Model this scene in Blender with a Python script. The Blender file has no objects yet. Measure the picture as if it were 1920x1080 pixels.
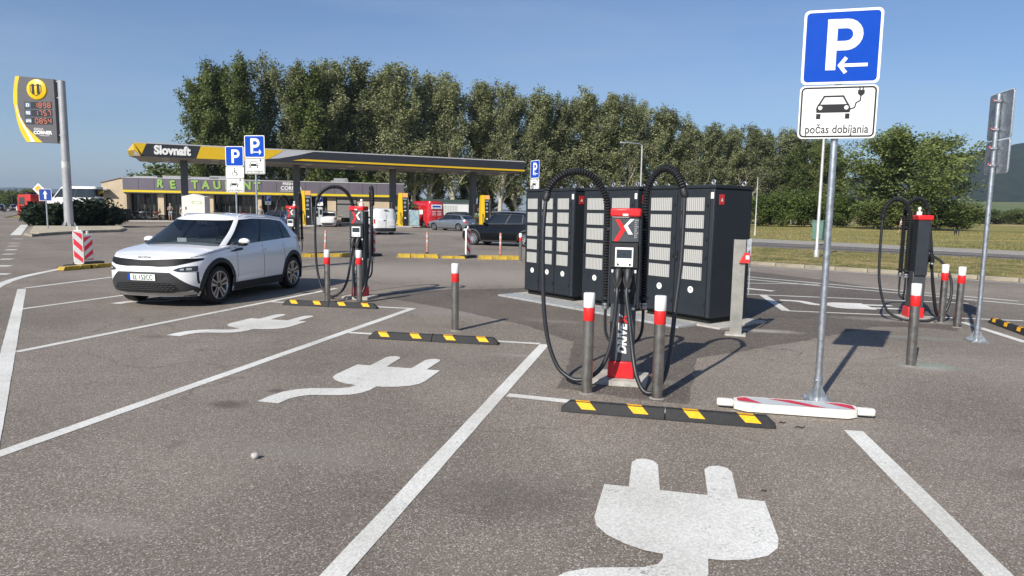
import bpy, math, random
import numpy as np
from mathutils import Matrix, Vector

# ------------------------------------------------------------------ camera
SC = bpy.context.scene
COL = SC.collection
F_PX, HOR, SLOPE, CAM_H = 1290.0, 396.0, 0.0165, 1.79
_th, _r = math.atan((540 - HOR) / F_PX), math.atan(SLOPE)
FW = Vector((0, math.cos(_th), -math.sin(_th)))
_up, _rt = Vector((0, math.sin(_th), math.cos(_th))), Vector((1, 0, 0))
RT = _rt * math.cos(_r) + _up * math.sin(_r)
UP = _up * math.cos(_r) - _rt * math.sin(_r)
cam = bpy.data.cameras.new('camera')
cam.sensor_width = 36.0
cam.lens = F_PX / 1920 * 36.0
cam.clip_start, cam.clip_end = 0.05, 12000
camo = bpy.data.objects.new('camera', cam)
COL.objects.link(camo)
m4 = Matrix((RT, UP, -FW)).transposed().to_4x4()
m4.translation = Vector((0, 0, CAM_H))
camo.matrix_world = m4
SC.camera = camo

# ------------------------------------------------------------------ sky, sun, exposure
SUN_EL, SHADOW_AZ = math.radians(35.5), math.radians(58.0)
to_sun = Vector((-math.cos(SHADOW_AZ) * math.cos(SUN_EL), -math.sin(SHADOW_AZ) * math.cos(SUN_EL), math.sin(SUN_EL)))
W = bpy.data.worlds.new('World'); SC.world = W; W.use_nodes = True
wn, wl = W.node_tree.nodes, W.node_tree.links
sky = wn.new('ShaderNodeTexSky'); sky.sky_type = 'NISHITA'; sky.sun_disc = False
sky.sun_elevation = SUN_EL; sky.sun_rotation = math.atan2(to_sun.x, to_sun.y) % (2 * math.pi)
sky.altitude = 300; sky.air_density = 1.0; sky.dust_density = 0.35; sky.ozone_density = 3.0
# thin high cirrus all over the sky
tc = wn.new('ShaderNodeTexCoord'); mp = wn.new('ShaderNodeMapping'); mp.inputs['Scale'].default_value = (1.0, 2.2, 7.0)
mp.inputs['Rotation'].default_value = (0.1, 0.25, 0.4)
nz = wn.new('ShaderNodeTexNoise'); nz.inputs['Scale'].default_value = 1.6; nz.inputs['Detail'].default_value = 6; nz.inputs['Roughness'].default_value = 0.6
cr = wn.new('ShaderNodeMapRange'); cr.inputs[1].default_value = 0.46; cr.inputs[2].default_value = 0.85; cr.inputs[4].default_value = 0.26
mx = wn.new('ShaderNodeMixRGB'); mx.inputs[2].default_value = (6.0, 6.3, 6.8, 1)
wl.new(tc.outputs['Generated'], mp.inputs[0]); wl.new(mp.outputs[0], nz.inputs['Vector']); wl.new(nz.outputs[0], cr.inputs[0])
wl.new(cr.outputs[0], mx.inputs[0]); wl.new(sky.outputs[0], mx.inputs[1])
tn = wn.new('ShaderNodeMixRGB'); tn.blend_type = 'MULTIPLY'; tn.inputs[0].default_value = 1; tn.inputs[2].default_value = (0.92, 1.0, 1.13, 1); wl.new(mx.outputs[0], tn.inputs[1])
bg = wn['Background']; wl.new(tn.outputs[0], bg.inputs[0]); bg.inputs[1].default_value = 0.068
sun = bpy.data.lights.new('sun', 'SUN'); sun.energy = 4.2; sun.angle = math.radians(0.53); sun.color = (1.0, 0.94, 0.85)
suno = bpy.data.objects.new('sun', sun); COL.objects.link(suno)
suno.rotation_euler = to_sun.to_track_quat('Z', 'Y').to_euler(); suno.location = (0, 0, 60)
SC.view_settings.view_transform = 'Standard'; SC.view_settings.look = 'None'
SC.view_settings.exposure = 0.60; SC.view_settings.gamma = 1.0; SC.view_settings.use_curve_mapping = False
SC.cycles.use_denoising = True
SC.cycles.max_bounces = 8; SC.cycles.transparent_max_bounces = 16; SC.cycles.volume_bounces = 0
SC.cycles.sample_clamp_indirect = 6

R = math.radians
rnd = random.Random(7)

def at(px, py, z=0.0):
    """ground point (at height z) that the photograph shows at a pixel"""
    d = FW + RT * ((px - 960) / F_PX) + UP * ((540 - py) / F_PX)
    t = (z - CAM_H) / d.z
    return Vector((d.x * t, d.y * t, z))

# ------------------------------------------------------------------ materials
_M = {}
def mat(name, col, rough=0.6, metal=0.0, var=0.0, vscale=6.0, bump=0.0, bscale=60.0, spec=0.5, coat=0.0, col2=None, emit=0.0, detail=4.0):
    if name in _M: return _M[name]
    m = bpy.data.materials.new(name); m.use_nodes = True
    n, l = m.node_tree.nodes, m.node_tree.links
    p = n['Principled BSDF']
    p.inputs['Base Color'].default_value = (*col, 1); p.inputs['Roughness'].default_value = rough
    p.inputs['Metallic'].default_value = metal; p.inputs['Specular IOR Level'].default_value = spec
    p.inputs['Coat Weight'].default_value = coat; p.inputs['Coat Roughness'].default_value = 0.05
    if emit:
        p.inputs['Emission Color'].default_value = (*col, 1); p.inputs['Emission Strength'].default_value = emit
    if var or bump:
        c = n.new('ShaderNodeTexCoord')
    if var:
        t = n.new('ShaderNodeTexNoise'); t.inputs['Scale'].default_value = vscale; t.inputs['Detail'].default_value = detail; t.inputs['Roughness'].default_value = 0.65
        l.new(c.outputs['Object'], t.inputs['Vector'])
        r = n.new('ShaderNodeValToRGB'); c2 = col2 or tuple(x * (1 - var) for x in col)
        r.color_ramp.elements[0].position = 0.32; r.color_ramp.elements[1].position = 0.68
        r.color_ramp.elements[0].color = (*c2, 1)
        r.color_ramp.elements[1].color = (*(col if col2 else tuple(min(1, x * (1 + var * 0.6)) for x in col)), 1)
        l.new(t.outputs[0], r.inputs[0]); l.new(r.outputs[0], p.inputs['Base Color'])
        mr = n.new('ShaderNodeMapRange'); mr.inputs[3].default_value = max(0.02, rough - 0.08); mr.inputs[4].default_value = min(1, rough + 0.1)
        l.new(t.outputs[0], mr.inputs[0]); l.new(mr.outputs[0], p.inputs['Roughness'])
    if bump:
        b = n.new('ShaderNodeBump'); b.inputs['Strength'].default_value = bump; b.inputs['Distance'].default_value = 0.01
        t2 = n.new('ShaderNodeTexNoise'); t2.inputs['Scale'].default_value = bscale; t2.inputs['Detail'].default_value = 3
        l.new(c.outputs['Object'], t2.inputs['Vector']); l.new(t2.outputs[0], b.inputs['Height']); l.new(b.outputs[0], p.inputs['Normal'])
    _M[name] = m
    return m

def nodes_of(name):
    m = bpy.data.materials.new(name); m.use_nodes = True
    _M[name] = m
    return m, m.node_tree.nodes, m.node_tree.links, m.node_tree.nodes['Principled BSDF']

def asphalt(name, lo, hi, stone, blotch=0.35, bump=0.5, stains=(), gscale=1.0):
    """worn asphalt: light stones in dark binder, broad blotches, faint scuffs, local stains (x, y, rx, ry, colour, amount)"""
    m, n, l, p = nodes_of(name)
    c = n.new('ShaderNodeTexCoord')
    def noise(scale, detail=4, rough=0.6, vec=None):
        t = n.new('ShaderNodeTexNoise'); t.inputs['Scale'].default_value = scale; t.inputs['Detail'].default_value = detail; t.inputs['Roughness'].default_value = rough
        l.new(vec or c.outputs['Object'], t.inputs['Vector']); return t.outputs[0]
    def ramp(v, a, b, ca, cb):
        r = n.new('ShaderNodeValToRGB'); e = r.color_ramp.elements
        e[0].position, e[1].position = a, b; e[0].color, e[1].color = (*ca, 1), (*cb, 1); l.new(v, r.inputs[0]); return r.outputs[0]
    def mix(f, a, b, mode='MIX'):
        x = n.new('ShaderNodeMixRGB'); x.blend_type = mode
        for s, v in ((0, f), (1, a), (2, b)):
            if isinstance(v, (int, float)): x.inputs[s].default_value = v
            elif isinstance(v, tuple): x.inputs[s].default_value = (*v, 1)
            else: l.new(v, x.inputs[s])
        return x.outputs[0]
    base = ramp(noise(0.55, 5, 0.62), 0.3, 0.72, lo, hi)
    vo = n.new('ShaderNodeTexVoronoi'); vo.inputs['Scale'].default_value = 130 * gscale; l.new(c.outputs['Object'], vo.inputs['Vector'])
    sp = n.new('ShaderNodeSeparateColor'); l.new(vo.outputs['Color'], sp.inputs[0])
    grain = ramp(sp.outputs[0], 0.15, 0.95, (0.66, 0.66, 0.66), (1.28, 1.27, 1.25))
    col = mix(1.0, base, grain, 'MULTIPLY')
    st = ramp(sp.outputs[1], 0.86, 0.93, (0, 0, 0), (1, 1, 1))
    col = mix(st, col, stone)
    dk = ramp(noise(100 * gscale, 2, 0.5), 0.28, 0.40, (0.56, 0.55, 0.54), (1, 1, 1))
    col = mix(1.0, col, dk, 'MULTIPLY')
    big = ramp(noise(0.13, 4, 0.6), 0.3, 0.7, (1 - blotch, 1 - blotch, 1 - blotch), (1.12, 1.11, 1.10))
    col = mix(1.0, col, big, 'MULTIPLY')
    mpn = n.new('ShaderNodeMapping'); mpn.inputs['Rotation'].default_value = (0, 0, R(35)); mpn.inputs['Scale'].default_value = (0.35, 2.6, 1); l.new(c.outputs['Object'], mpn.inputs[0])
    sc = ramp(noise(2.2, 6, 0.75, mpn.outputs[0]), 0.66, 0.80, (0, 0, 0), (0.35, 0.35, 0.35))
    col = mix(sc, col, tuple(min(1, x * 1.9) for x in hi))
    # hairline cracks, only here and there
    wv = n.new('ShaderNodeTexNoise'); wv.inputs['Scale'].default_value = 1.3; wv.inputs['Detail'].default_value = 4; l.new(c.outputs['Object'], wv.inputs['Vector'])
    wm = n.new('ShaderNodeMixRGB'); wm.blend_type = 'ADD'; wm.inputs[0].default_value = 0.9; l.new(c.outputs['Object'], wm.inputs[1]); l.new(wv.outputs['Color'], wm.inputs[2])
    vc = n.new('ShaderNodeTexVoronoi'); vc.feature = 'DISTANCE_TO_EDGE'; vc.inputs['Scale'].default_value = 0.30; l.new(wm.outputs[0], vc.inputs['Vector'])
    ck = ramp(vc.outputs['Distance'], 0.0012, 0.0042, (0.75, 0.75, 0.75), (0, 0, 0)); cm = ramp(noise(0.33, 3, 0.5), 0.50, 0.58, (0, 0, 0), (1, 1, 1))
    col = mix(mix(1.0, ck, cm, 'MULTIPLY'), col, tuple(x * 0.35 for x in lo))
    # oil drips and tyre grime
    drip = ramp(noise(1.7, 3, 0.55), 0.665, 0.72, (0, 0, 0), (0.40, 0.40, 0.40)); col = mix(drip, col, tuple(x * 0.42 for x in lo))
    mpt = n.new('ShaderNodeMapping'); mpt.inputs['Rotation'].default_value = (0, 0, R(-76)); mpt.inputs['Scale'].default_value = (0.10, 1.5, 1); l.new(c.outputs['Object'], mpt.inputs[0])
    tyre = ramp(noise(1.1, 4, 0.55, mpt.outputs[0]), 0.55, 0.72, (0, 0, 0), (0.26, 0.26, 0.26)); col = mix(tyre, col, tuple(x * 0.62 for x in lo))
    for (x, y, rx, ry, sc_, amt) in stains:
        mp_ = n.new('ShaderNodeMapping'); mp_.vector_type = 'TEXTURE'; mp_.inputs['Location'].default_value = (x, y, 0); mp_.inputs['Scale'].default_value = (rx, ry, 1); mp_.inputs['Rotation'].default_value = (0, 0, R(-14))
        l.new(c.outputs['Object'], mp_.inputs[0])
        ln = n.new('ShaderNodeVectorMath'); ln.operation = 'LENGTH'; l.new(mp_.outputs[0], ln.inputs[0])
        ad = n.new('ShaderNodeMath'); ad.operation = 'MULTIPLY_ADD'; l.new(noise(5, 5, 0.7), ad.inputs[0]); ad.inputs[1].default_value = 1.6; l.new(ln.outputs['Value'], ad.inputs[2])
        mr = n.new('ShaderNodeMapRange'); mr.inputs[1].default_value = 1.9; mr.inputs[2].default_value = 1.1; mr.inputs[3].default_value = 0; mr.inputs[4].default_value = amt
        l.new(ad.outputs[0], mr.inputs[0]); col = mix(mr.outputs[0], col, sc_)
    l.new(col, p.inputs['Base Color']); p.inputs['Roughness'].default_value = 0.85; p.inputs['Specular IOR Level'].default_value = 0.3
    b = n.new('ShaderNodeBump'); b.inputs['Strength'].default_value = bump; b.inputs['Distance'].default_value = 0.006
    l.new(sp.outputs[2], b.inputs['Height']); l.new(b.outputs[0], p.inputs['Normal'])
    return m

def paint_line(name, col, wear=0.5):
    m, n, l, p = nodes_of(name)
    c = n.new('ShaderNodeTexCoord')
    vo = n.new('ShaderNodeTexVoronoi'); vo.inputs['Scale'].default_value = 85; l.new(c.outputs['Object'], vo.inputs['Vector'])
    sp = n.new('ShaderNodeSeparateColor'); l.new(vo.outputs['Color'], sp.inputs[0])
    t = n.new('ShaderNodeTexNoise'); t.inputs['Scale'].default_value = 2.3; t.inputs['Detail'].default_value = 8; t.inputs['Roughness'].default_value = 0.75; l.new(c.outputs['Object'], t.inputs['Vector'])
    a = n.new('ShaderNodeMath'); a.operation = 'MULTIPLY_ADD'; l.new(sp.outputs[0], a.inputs[0]); a.inputs[1].default_value = 0.35; l.new(t.outputs[0], a.inputs[2])
    r = n.new('ShaderNodeValToRGB'); e = r.color_ramp.elements
    e[0].position, e[1].position = 0.24 + 0.12 * wear, 0.40 + 0.16 * wear
    e[0].color = (0.16, 0.155, 0.15, 1); e[1].color = (*col, 1)
    l.new(a.outputs[0], r.inputs[0])
    t3 = n.new('ShaderNodeTexNoise'); t3.inputs['Scale'].default_value = 0.9; t3.inputs['Detail'].default_value = 5; l.new(c.outputs['Object'], t3.inputs['Vector'])
    r3 = n.new('ShaderNodeValToRGB'); r3.color_ramp.elements[0].position = 0.3; r3.color_ramp.elements[1].position = 0.7
    r3.color_ramp.elements[0].color = (0.78, 0.77, 0.75, 1); r3.color_ramp.elements[1].color = (1.05, 1.05, 1.05, 1); l.new(t3.outputs[0], r3.inputs[0])
    x = n.new('ShaderNodeMixRGB'); x.blend_type = 'MULTIPLY'; x.inputs[0].default_value = 1; l.new(r.outputs[0], x.inputs[1]); l.new(r3.outputs[0], x.inputs[2])
    r4 = n.new('ShaderNodeValToRGB'); r4.color_ramp.elements[0].color = (0.80, 0.80, 0.79, 1); r4.color_ramp.elements[1].color = (1.08, 1.08, 1.07, 1); l.new(sp.outputs[1], r4.inputs[0])
    x4 = n.new('ShaderNodeMixRGB'); x4.blend_type = 'MULTIPLY'; x4.inputs[0].default_value = 1; l.new(x.outputs[0], x4.inputs[1]); l.new(r4.outputs[0], x4.inputs[2]); x = x4
    l.new(x.outputs[0], p.inputs['Base Color']); p.inputs['Roughness'].default_value = 0.7; p.inputs['Specular IOR Level'].default_value = 0.3
    b = n.new('ShaderNodeBump'); b.inputs['Strength'].default_value = 0.35; b.inputs['Distance'].default_value = 0.005
    l.new(sp.outputs[2], b.inputs['Height']); l.new(b.outputs[0], p.inputs['Normal'])
    return m

def ramp3(name, cols, scale, rough=0.95, bump=0.0, bscale=30, pos=None, stretch=None, detail=7, second=None):
    """ground-cover colour: a noise through several colours"""
    m, n, l, p = nodes_of(name)
    c = n.new('ShaderNodeTexCoord'); mp_ = n.new('ShaderNodeMapping'); mp_.inputs['Scale'].default_value = stretch or (1, 1, 1); l.new(c.outputs['Object'], mp_.inputs[0])
    t = n.new('ShaderNodeTexNoise'); t.inputs['Scale'].default_value = scale; t.inputs['Detail'].default_value = detail; t.inputs['Roughness'].default_value = 0.68; l.new(mp_.outputs[0], t.inputs['Vector'])
    r = n.new('ShaderNodeValToRGB'); e = r.color_ramp.elements
    k = len(cols); pos = pos or [0.3 + 0.4 * i / (k - 1) for i in range(k)]
    while len(e) < k: e.new(0.5)
    for i in range(k): e[i].position = pos[i]; e[i].color = (*cols[i], 1)
    l.new(t.outputs[0], r.inputs[0]); out = r.outputs[0]
    if second:
        t2 = n.new('ShaderNodeTexNoise'); t2.inputs['Scale'].default_value = second; t2.inputs['Detail'].default_value = 3; l.new(c.outputs['Object'], t2.inputs['Vector'])
        r2 = n.new('ShaderNodeValToRGB'); r2.color_ramp.elements[0].position = 0.35; r2.color_ramp.elements[1].position = 0.65
        r2.color_ramp.elements[0].color = (0.62, 0.62, 0.62, 1); r2.color_ramp.elements[1].color = (1.25, 1.25, 1.25, 1); l.new(t2.outputs[0], r2.inputs[0])
        x = n.new('ShaderNodeMixRGB'); x.blend_type = 'MULTIPLY'; x.inputs[0].default_value = 1; l.new(out, x.inputs[1]); l.new(r2.outputs[0], x.inputs[2]); out = x.outputs[0]
    l.new(out, p.inputs['Base Color']); p.inputs['Roughness'].default_value = rough; p.inputs['Specular IOR Level'].default_value = 0.15
    if bump:
        t4 = n.new('ShaderNodeTexNoise'); t4.inputs['Scale'].default_value = bscale; t4.inputs['Detail'].default_value = 5; l.new(c.outputs['Object'], t4.inputs['Vector'])
        b = n.new('ShaderNodeBump'); b.inputs['Strength'].default_value = bump; b.inputs['Distance'].default_value = 0.1; l.new(t4.outputs[0], b.inputs['Height']); l.new(b.outputs[0], p.inputs['Normal'])
    return m

def leaf_mat(name, dark, light, trans=0.35):
    m, n, l, p = nodes_of(name)
    a = n.new('ShaderNodeAttribute'); a.attribute_name = 'tint'
    o = n.new('ShaderNodeObjectInfo')
    ad = n.new('ShaderNodeMath'); ad.operation = 'MULTIPLY_ADD'; l.new(o.outputs['Random'], ad.inputs[0]); ad.inputs[1].default_value = 0.35
    l.new(a.outputs['Fac'], ad.inputs[2])
    r = n.new('ShaderNodeValToRGB'); r.color_ramp.elements[0].color = (*dark, 1); r.color_ramp.elements[1].color = (*light, 1); r.color_ramp.elements[1].position = 1.2 if False else 1.0
    l.new(ad.outputs[0], r.inputs[0])
    l.new(r.outputs[0], p.inputs['Base Color']); p.inputs['Roughness'].default_value = 0.55; p.inputs['Specular IOR Level'].default_value = 0.35
    tr = n.new('ShaderNodeBsdfTranslucent'); l.new(r.outputs[0], tr.inputs[0])
    ms = n.new('ShaderNodeMixShader'); ms.inputs[0].default_value = trans
    l.new(p.outputs[0], ms.inputs[1]); l.new(tr.outputs[0], ms.inputs[2]); l.new(ms.outputs[0], n['Material Output'].inputs[0])
    return m

def glass_mat(name, tint=(0.30, 0.34, 0.35)):
    """car glass: you see darkly in, and it mirrors the sky"""
    m, n, l, p = nodes_of(name)
    n.remove(p)
    tr = n.new('ShaderNodeBsdfTransparent'); tr.inputs[0].default_value = (*tint, 1)
    g = n.new('ShaderNodeBsdfGlossy'); g.inputs['Roughness'].default_value = 0.02; g.inputs[0].default_value = (0.95, 0.97, 1, 1)
    fr = n.new('ShaderNodeFresnel'); fr.inputs[0].default_value = 1.55
    ms = n.new('ShaderNodeMixShader'); l.new(fr.outputs[0], ms.inputs[0]); l.new(tr.outputs[0], ms.inputs[1]); l.new(g.outputs[0], ms.inputs[2])
    l.new(ms.outputs[0], n['Material Output'].inputs[0])
    return m

# ------------------------------------------------------------------ mesh helpers
class MB:
    def __init__(s): s.v = []; s.f = []; s.m = []; s.mats = []
    def mi(s, m):
        if m not in s.mats: s.mats.append(m)
        return s.mats.index(m)
    def add(s, vs, fs, m):
        b = len(s.v); k = s.mi(m); s.v += [tuple(x) for x in vs]
        for f in fs: s.f.append(tuple(b + i for i in f)); s.m.append(k)
        return s
    def box(s, c, d, m, rz=0.0, taper=(1, 1)):
        x, y, z = d[0] / 2, d[1] / 2, d[2] / 2; ca, sa = math.cos(rz), math.sin(rz); vs = []
        for (i, j, k) in ((-1, -1, -1), (1, -1, -1), (1, 1, -1), (-1, 1, -1), (-1, -1, 1), (1, -1, 1), (1, 1, 1), (-1, 1, 1)):
            tx, ty = (taper if k > 0 else (1, 1)); a, b = i * x * tx, j * y * ty
            vs.append((c[0] + a * ca - b * sa, c[1] + a * sa + b * ca, c[2] + k * z))
        return s.add(vs, [(0, 3, 2, 1), (4, 5, 6, 7), (0, 1, 5, 4), (1, 2, 6, 5), (2, 3, 7, 6), (3, 0, 4, 7)], m)
    def tube(s, path, r, m, n=10, caps=True):
        P = [Vector(p) for p in path]; k = len(P); rs = r if isinstance(r, (list, tuple)) else [r] * k
        T = []
        for i in range(k):
            t = (P[min(i + 1, k - 1)] - P[max(i - 1, 0)]); T.append(t.normalized() if t.length > 1e-9 else Vector((0, 0, 1)))
        a = Vector((1, 0, 0)) if abs(T[0].x) < 0.8 else Vector((0, 1, 0)); u = T[0].cross(a).normalized(); vs = []; fs = []
        for i in range(k):
            u = (u - T[i] * u.dot(T[i])).normalized(); w = T[i].cross(u)
            for j in range(n):
                q = 2 * math.pi * j / n; vs.append(P[i] + (u * math.cos(q) + w * math.sin(q)) * rs[i])
        for i in range(k - 1):
            for j in range(n): fs.append((i * n + j, i * n + (j + 1) % n, (i + 1) * n + (j + 1) % n, (i + 1) * n + j))
        if caps: fs.append(tuple(range(n - 1, -1, -1))); fs.append(tuple((k - 1) * n + j for j in range(n)))
        return s.add(vs, fs, m)
    def cyl(s, p0, p1, r, m, n=16, r1=None): return s.tube([p0, p1], [r, r if r1 is None else r1], m, n)
    def lathe(s, prof, m, n=24, o=(0, 0, 0), axis='z'):
        vs = []; fs = []; k = len(prof)
        for (r, h) in prof:
            for j in range(n):
                q = 2 * math.pi * j / n; a, b = r * math.cos(q), r * math.sin(q)
                vs.append((o[0] + a, o[1] + b, o[2] + h) if axis == 'z' else (o[0] + a, o[1] + h, o[2] + b) if axis == 'y' else (o[0] + h, o[1] + a, o[2] + b))
        for i in range(k - 1):
            for j in range(n):
                q = (i * n + j, i * n + (j + 1) % n, (i + 1) * n + (j + 1) % n, (i + 1) * n + j); fs.append(q if axis != 'y' else q[::-1])
        return s.add(vs, fs, m)
    def prism(s, poly, h0, h1, m, plane='xy', m_side=None):
        """polygon extruded from h0 to h1 along the plane's normal ('xz' extrudes along y)"""
        f = (lambda a, b, h: (a, b, h)) if plane == 'xy' else (lambda a, b, h: (a, h, b)) if plane == 'xz' else (lambda a, b, h: (h, a, b))
        k = len(poly); A = [f(a, b, h0) for a, b in poly]; B = [f(a, b, h1) for a, b in poly]
        s.add(A + B, [tuple(range(k - 1, -1, -1)), tuple(range(k, 2 * k))], m)
        return s.add(A + B, [(i, (i + 1) % k, k + (i + 1) % k, k + i) for i in range(k)], m_side or m)
    def flat(s, poly, h, m, plane='xy'):
        f = (lambda a, b: (a, b, h)) if plane == 'xy' else (lambda a, b: (a, h, b)) if plane == 'xz' else (lambda a, b: (h, a, b))
        return s.add([f(a, b) for a, b in poly], [tuple(range(len(poly)))], m)
    def stroke(s, pts, w, h, m, plane='xz', closed=False):
        """a band of width w along a 2-D polyline"""
        P = [Vector(p) for p in pts]; k = len(P); Lp = []; Rp = []
        for i in range(k):
            a = P[(i - 1) % k] if (closed or i > 0) else P[i]; b = P[(i + 1) % k] if (closed or i < k - 1) else P[i]
            d1 = (P[i] - a); d2 = (b - P[i]); d1 = d1.normalized() if d1.length > 1e-9 else d2.normalized(); d2 = d2.normalized() if d2.length > 1e-9 else d1
            t = (d1 + d2).normalized(); nn = Vector((-t.y, t.x)); c = max(0.35, nn.dot(Vector((-d1.y, d1.x)))); o = nn * (w / 2 / c)
            Lp.append(P[i] + o); Rp.append(P[i] - o)
        for i in range(k if closed else k - 1):
            j = (i + 1) % k; s.flat([Rp[i], Rp[j], Lp[j], Lp[i]], h, m, plane)
        return s
    def ball(s, c, r, m, n=12, k=8):
        r = r if isinstance(r, (tuple, list)) else (r, r, r); vs = []; fs = []
        for i in range(k + 1):
            p = math.pi * i / k
            for j in range(n):
                q = 2 * math.pi * j / n; vs.append((c[0] + r[0] * math.sin(p) * math.cos(q), c[1] + r[1] * math.sin(p) * math.sin(q), c[2] - r[2] * math.cos(p)))
        for i in range(k):
            for j in range(n): fs.append((i * n + j, i * n + (j + 1) % n, (i + 1) * n + (j + 1) % n, (i + 1) * n + j))
        return s.add(vs, fs, m)
    def torus(s, c, R0, r, m, n=14, k=8, axis='y'):
        pts = []
        for i in range(n + 1):
            q = 2 * math.pi * i / n; a, b = R0 * math.cos(q), R0 * math.sin(q)
            pts.append((c[0] + a, c[1], c[2] + b) if axis == 'y' else (c[0] + a, c[1] + b, c[2]) if axis == 'z' else (c[0], c[1] + a, c[2] + b))
        return s.tube(pts, r, m, k, caps=False)
    def build(s, name, parent=None, bevel=0.0, smooth=35, loc=None, rz=None):
        me = bpy.data.meshes.new(name); me.from_pydata(s.v, [], s.f)
        for m in s.mats: me.materials.append(m)
        if s.m: me.polygons.foreach_set('material_index', s.m)
        me.polygons.foreach_set('use_smooth', [True] * len(me.polygons)); me.update()
        me.set_sharp_from_angle(angle=R(smooth))
        o = bpy.data.objects.new(name, me); COL.objects.link(o)
        if parent is not None: o.parent = parent
        if loc is not None: o.location = loc
        if rz is not None: o.rotation_euler.z = rz
        if bevel:
            b = o.modifiers.new('bevel', 'BEVEL'); b.width = bevel; b.segments = 2; b.limit_method = 'ANGLE'; b.angle_limit = R(40)
        return o

def tag(o, label, cat, group=None):
    o['label'] = label; o['category'] = cat
    if group: o['group'] = group
    return o
def thing(name, label, cat, loc=(0, 0, 0), rz=0.0, group=None):
    o = bpy.data.objects.new(name, None); COL.objects.link(o); o.empty_display_size = 0.2
    o.location = loc; o.rotation_euler = (0, 0, rz)
    return tag(o, label, cat, group)
def structure(o): o['kind'] = 'structure'; return o
KIDS = {}
def dup(o, parent=None):
    c = o.copy(); COL.objects.link(c); c.parent = parent
    for ch in [x for x in o.children]: dup(ch, c)
    return c
def copy_thing(o, label, loc, rz=None, group=None):
    c = dup(o); c.location = loc
    if rz is not None: c.rotation_euler.z = rz
    c['label'] = label
    if group: c['group'] = group
    return c

def text(body, size, m, name, parent, loc, rot=(R(90), 0, 0), bold=0.0, sx=1.0, depth=0.0, align='CENTER', shear=0.0, space=1.0):
    cu = bpy.data.curves.new(name, 'FONT'); cu.body = body; cu.size = size; cu.align_x = align; cu.align_y = 'CENTER'
    cu.offset = bold; cu.extrude = depth; cu.shear = shear; cu.space_character = space; cu.resolution_u = 3
    t = bpy.data.objects.new(name, cu); COL.objects.link(t)
    bpy.context.view_layer.update()
    me = bpy.data.meshes.new_from_object(t.evaluated_get(bpy.context.evaluated_depsgraph_get()))
    bpy.data.objects.remove(t); bpy.data.curves.remove(cu)
    me.materials.clear(); me.materials.append(m); me.name = name
    o = bpy.data.objects.new(name, me); COL.objects.link(o); o.parent = parent; o.location = loc; o.rotation_euler = rot; o.scale = (sx, 1, 1)
    return o

def spline(pts, k=6):
    """Catmull-Rom through 3-D points"""
    P = [Vector(p) for p in pts]; out = []
    for i in range(len(P) - 1):
        a, b, c, d = P[max(i - 1, 0)], P[i], P[i + 1], P[min(i + 2, len(P) - 1)]
        for j in range(k):
            t = j / k; out.append(0.5 * ((2 * b) + (c - a) * t + (2 * a - 5 * b + 4 * c - d) * t * t + (3 * b - a - 3 * c + d) * t ** 3))
    out.append(P[-1]); return out
def resample(pts, step):
    P = [Vector(p) for p in pts]; out = [P[0]]; acc = 0.0
    for a, b in zip(P, P[1:]):
        L = (b - a).length; t = step - acc
        while t <= L: out.append(a + (b - a) * (t / L)); t += step
        acc = (acc + L) % step
    return out
def rrect(w, h, r, n=4, cx=0, cz=0):
    out = []
    for (sx, sz, a0) in ((1, -1, -90), (1, 1, 0), (-1, 1, 90), (-1, -1, 180)):
        for i in range(n + 1):
            a = R(a0 + 90 * i / n); out.append((cx + sx * (w / 2 - r) + r * math.cos(a), cz + sz * (h / 2 - r) + r * math.sin(a)))
    return out
def lerp(a, b, t): return a + (b - a) * t
def interp(x, tab):
    if x <= tab[0][0]: return tab[0][1]
    for (a, b), (c, d) in zip(tab, tab[1:]):
        if x <= c: return b + (d - b) * (x - a) / (c - a) if c > a else d
    return tab[-1][1]

# shared materials
M_WHITE = mat('white_paint', (0.72, 0.72, 0.70), 0.5, var=0.12, vscale=8)
M_RED = mat('red_paint', (0.62, 0.03, 0.03), 0.42, var=0.12, vscale=9)
M_BLACK = mat('black_plastic', (0.012, 0.013, 0.015), 0.5, var=0.3, vscale=14)
M_RUBBER = mat('black_rubber', (0.022, 0.022, 0.023), 0.75, var=0.4, vscale=20, bump=0.15, bscale=120)
M_CABLE = mat('cable_rubber', (0.02, 0.022, 0.026), 0.42, var=0.2, vscale=12)
M_ANTHRA = mat('anthracite_powder_coat', (0.023, 0.028, 0.034), 0.55, spec=0.2, var=0.12, vscale=5, bump=0.05, bscale=300)
M_ANTHRA2 = mat('anthracite_profile', (0.026, 0.031, 0.038), 0.42, var=0.1, vscale=6)
M_STEEL = mat('brushed_stainless', (0.42, 0.40, 0.37), 0.34, 1.0, var=0.25, vscale=9, bump=0.05, bscale=200)
M_GALV = mat('galvanised_steel', (0.50, 0.53, 0.56), 0.42, 0.9, var=0.28, vscale=22, detail=6)
M_ALU = mat('aluminium', (0.55, 0.56, 0.57), 0.35, 0.9, var=0.1)
M_YEL = mat('reflective_yellow', (0.82, 0.42, 0.008), 0.5, spec=0.2, var=0.15, vscale=20)
M_CONC = mat('concrete', (0.42, 0.40, 0.36), 0.9, var=0.3, vscale=7, bump=0.4, bscale=40)
M_BLUE = mat('sign_blue', (0.001, 0.058, 0.42), 0.4, var=0.05, spec=0.2)
M_SIGNW = mat('sign_white', (0.80, 0.80, 0.77), 0.35, var=0.05, vscale=12)
M_INK = mat('sign_black', (0.012, 0.012, 0.014), 0.45)
M_LAMPRED = mat('tail_lamp_red', (0.42, 0.012, 0.012), 0.12, coat=0.6)
M_CHROME = mat('chrome', (0.7, 0.7, 0.72), 0.12, 1.0)
M_DGLASS = mat('dark_glass', (0.010, 0.013, 0.016), 0.04, spec=0.8)
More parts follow.
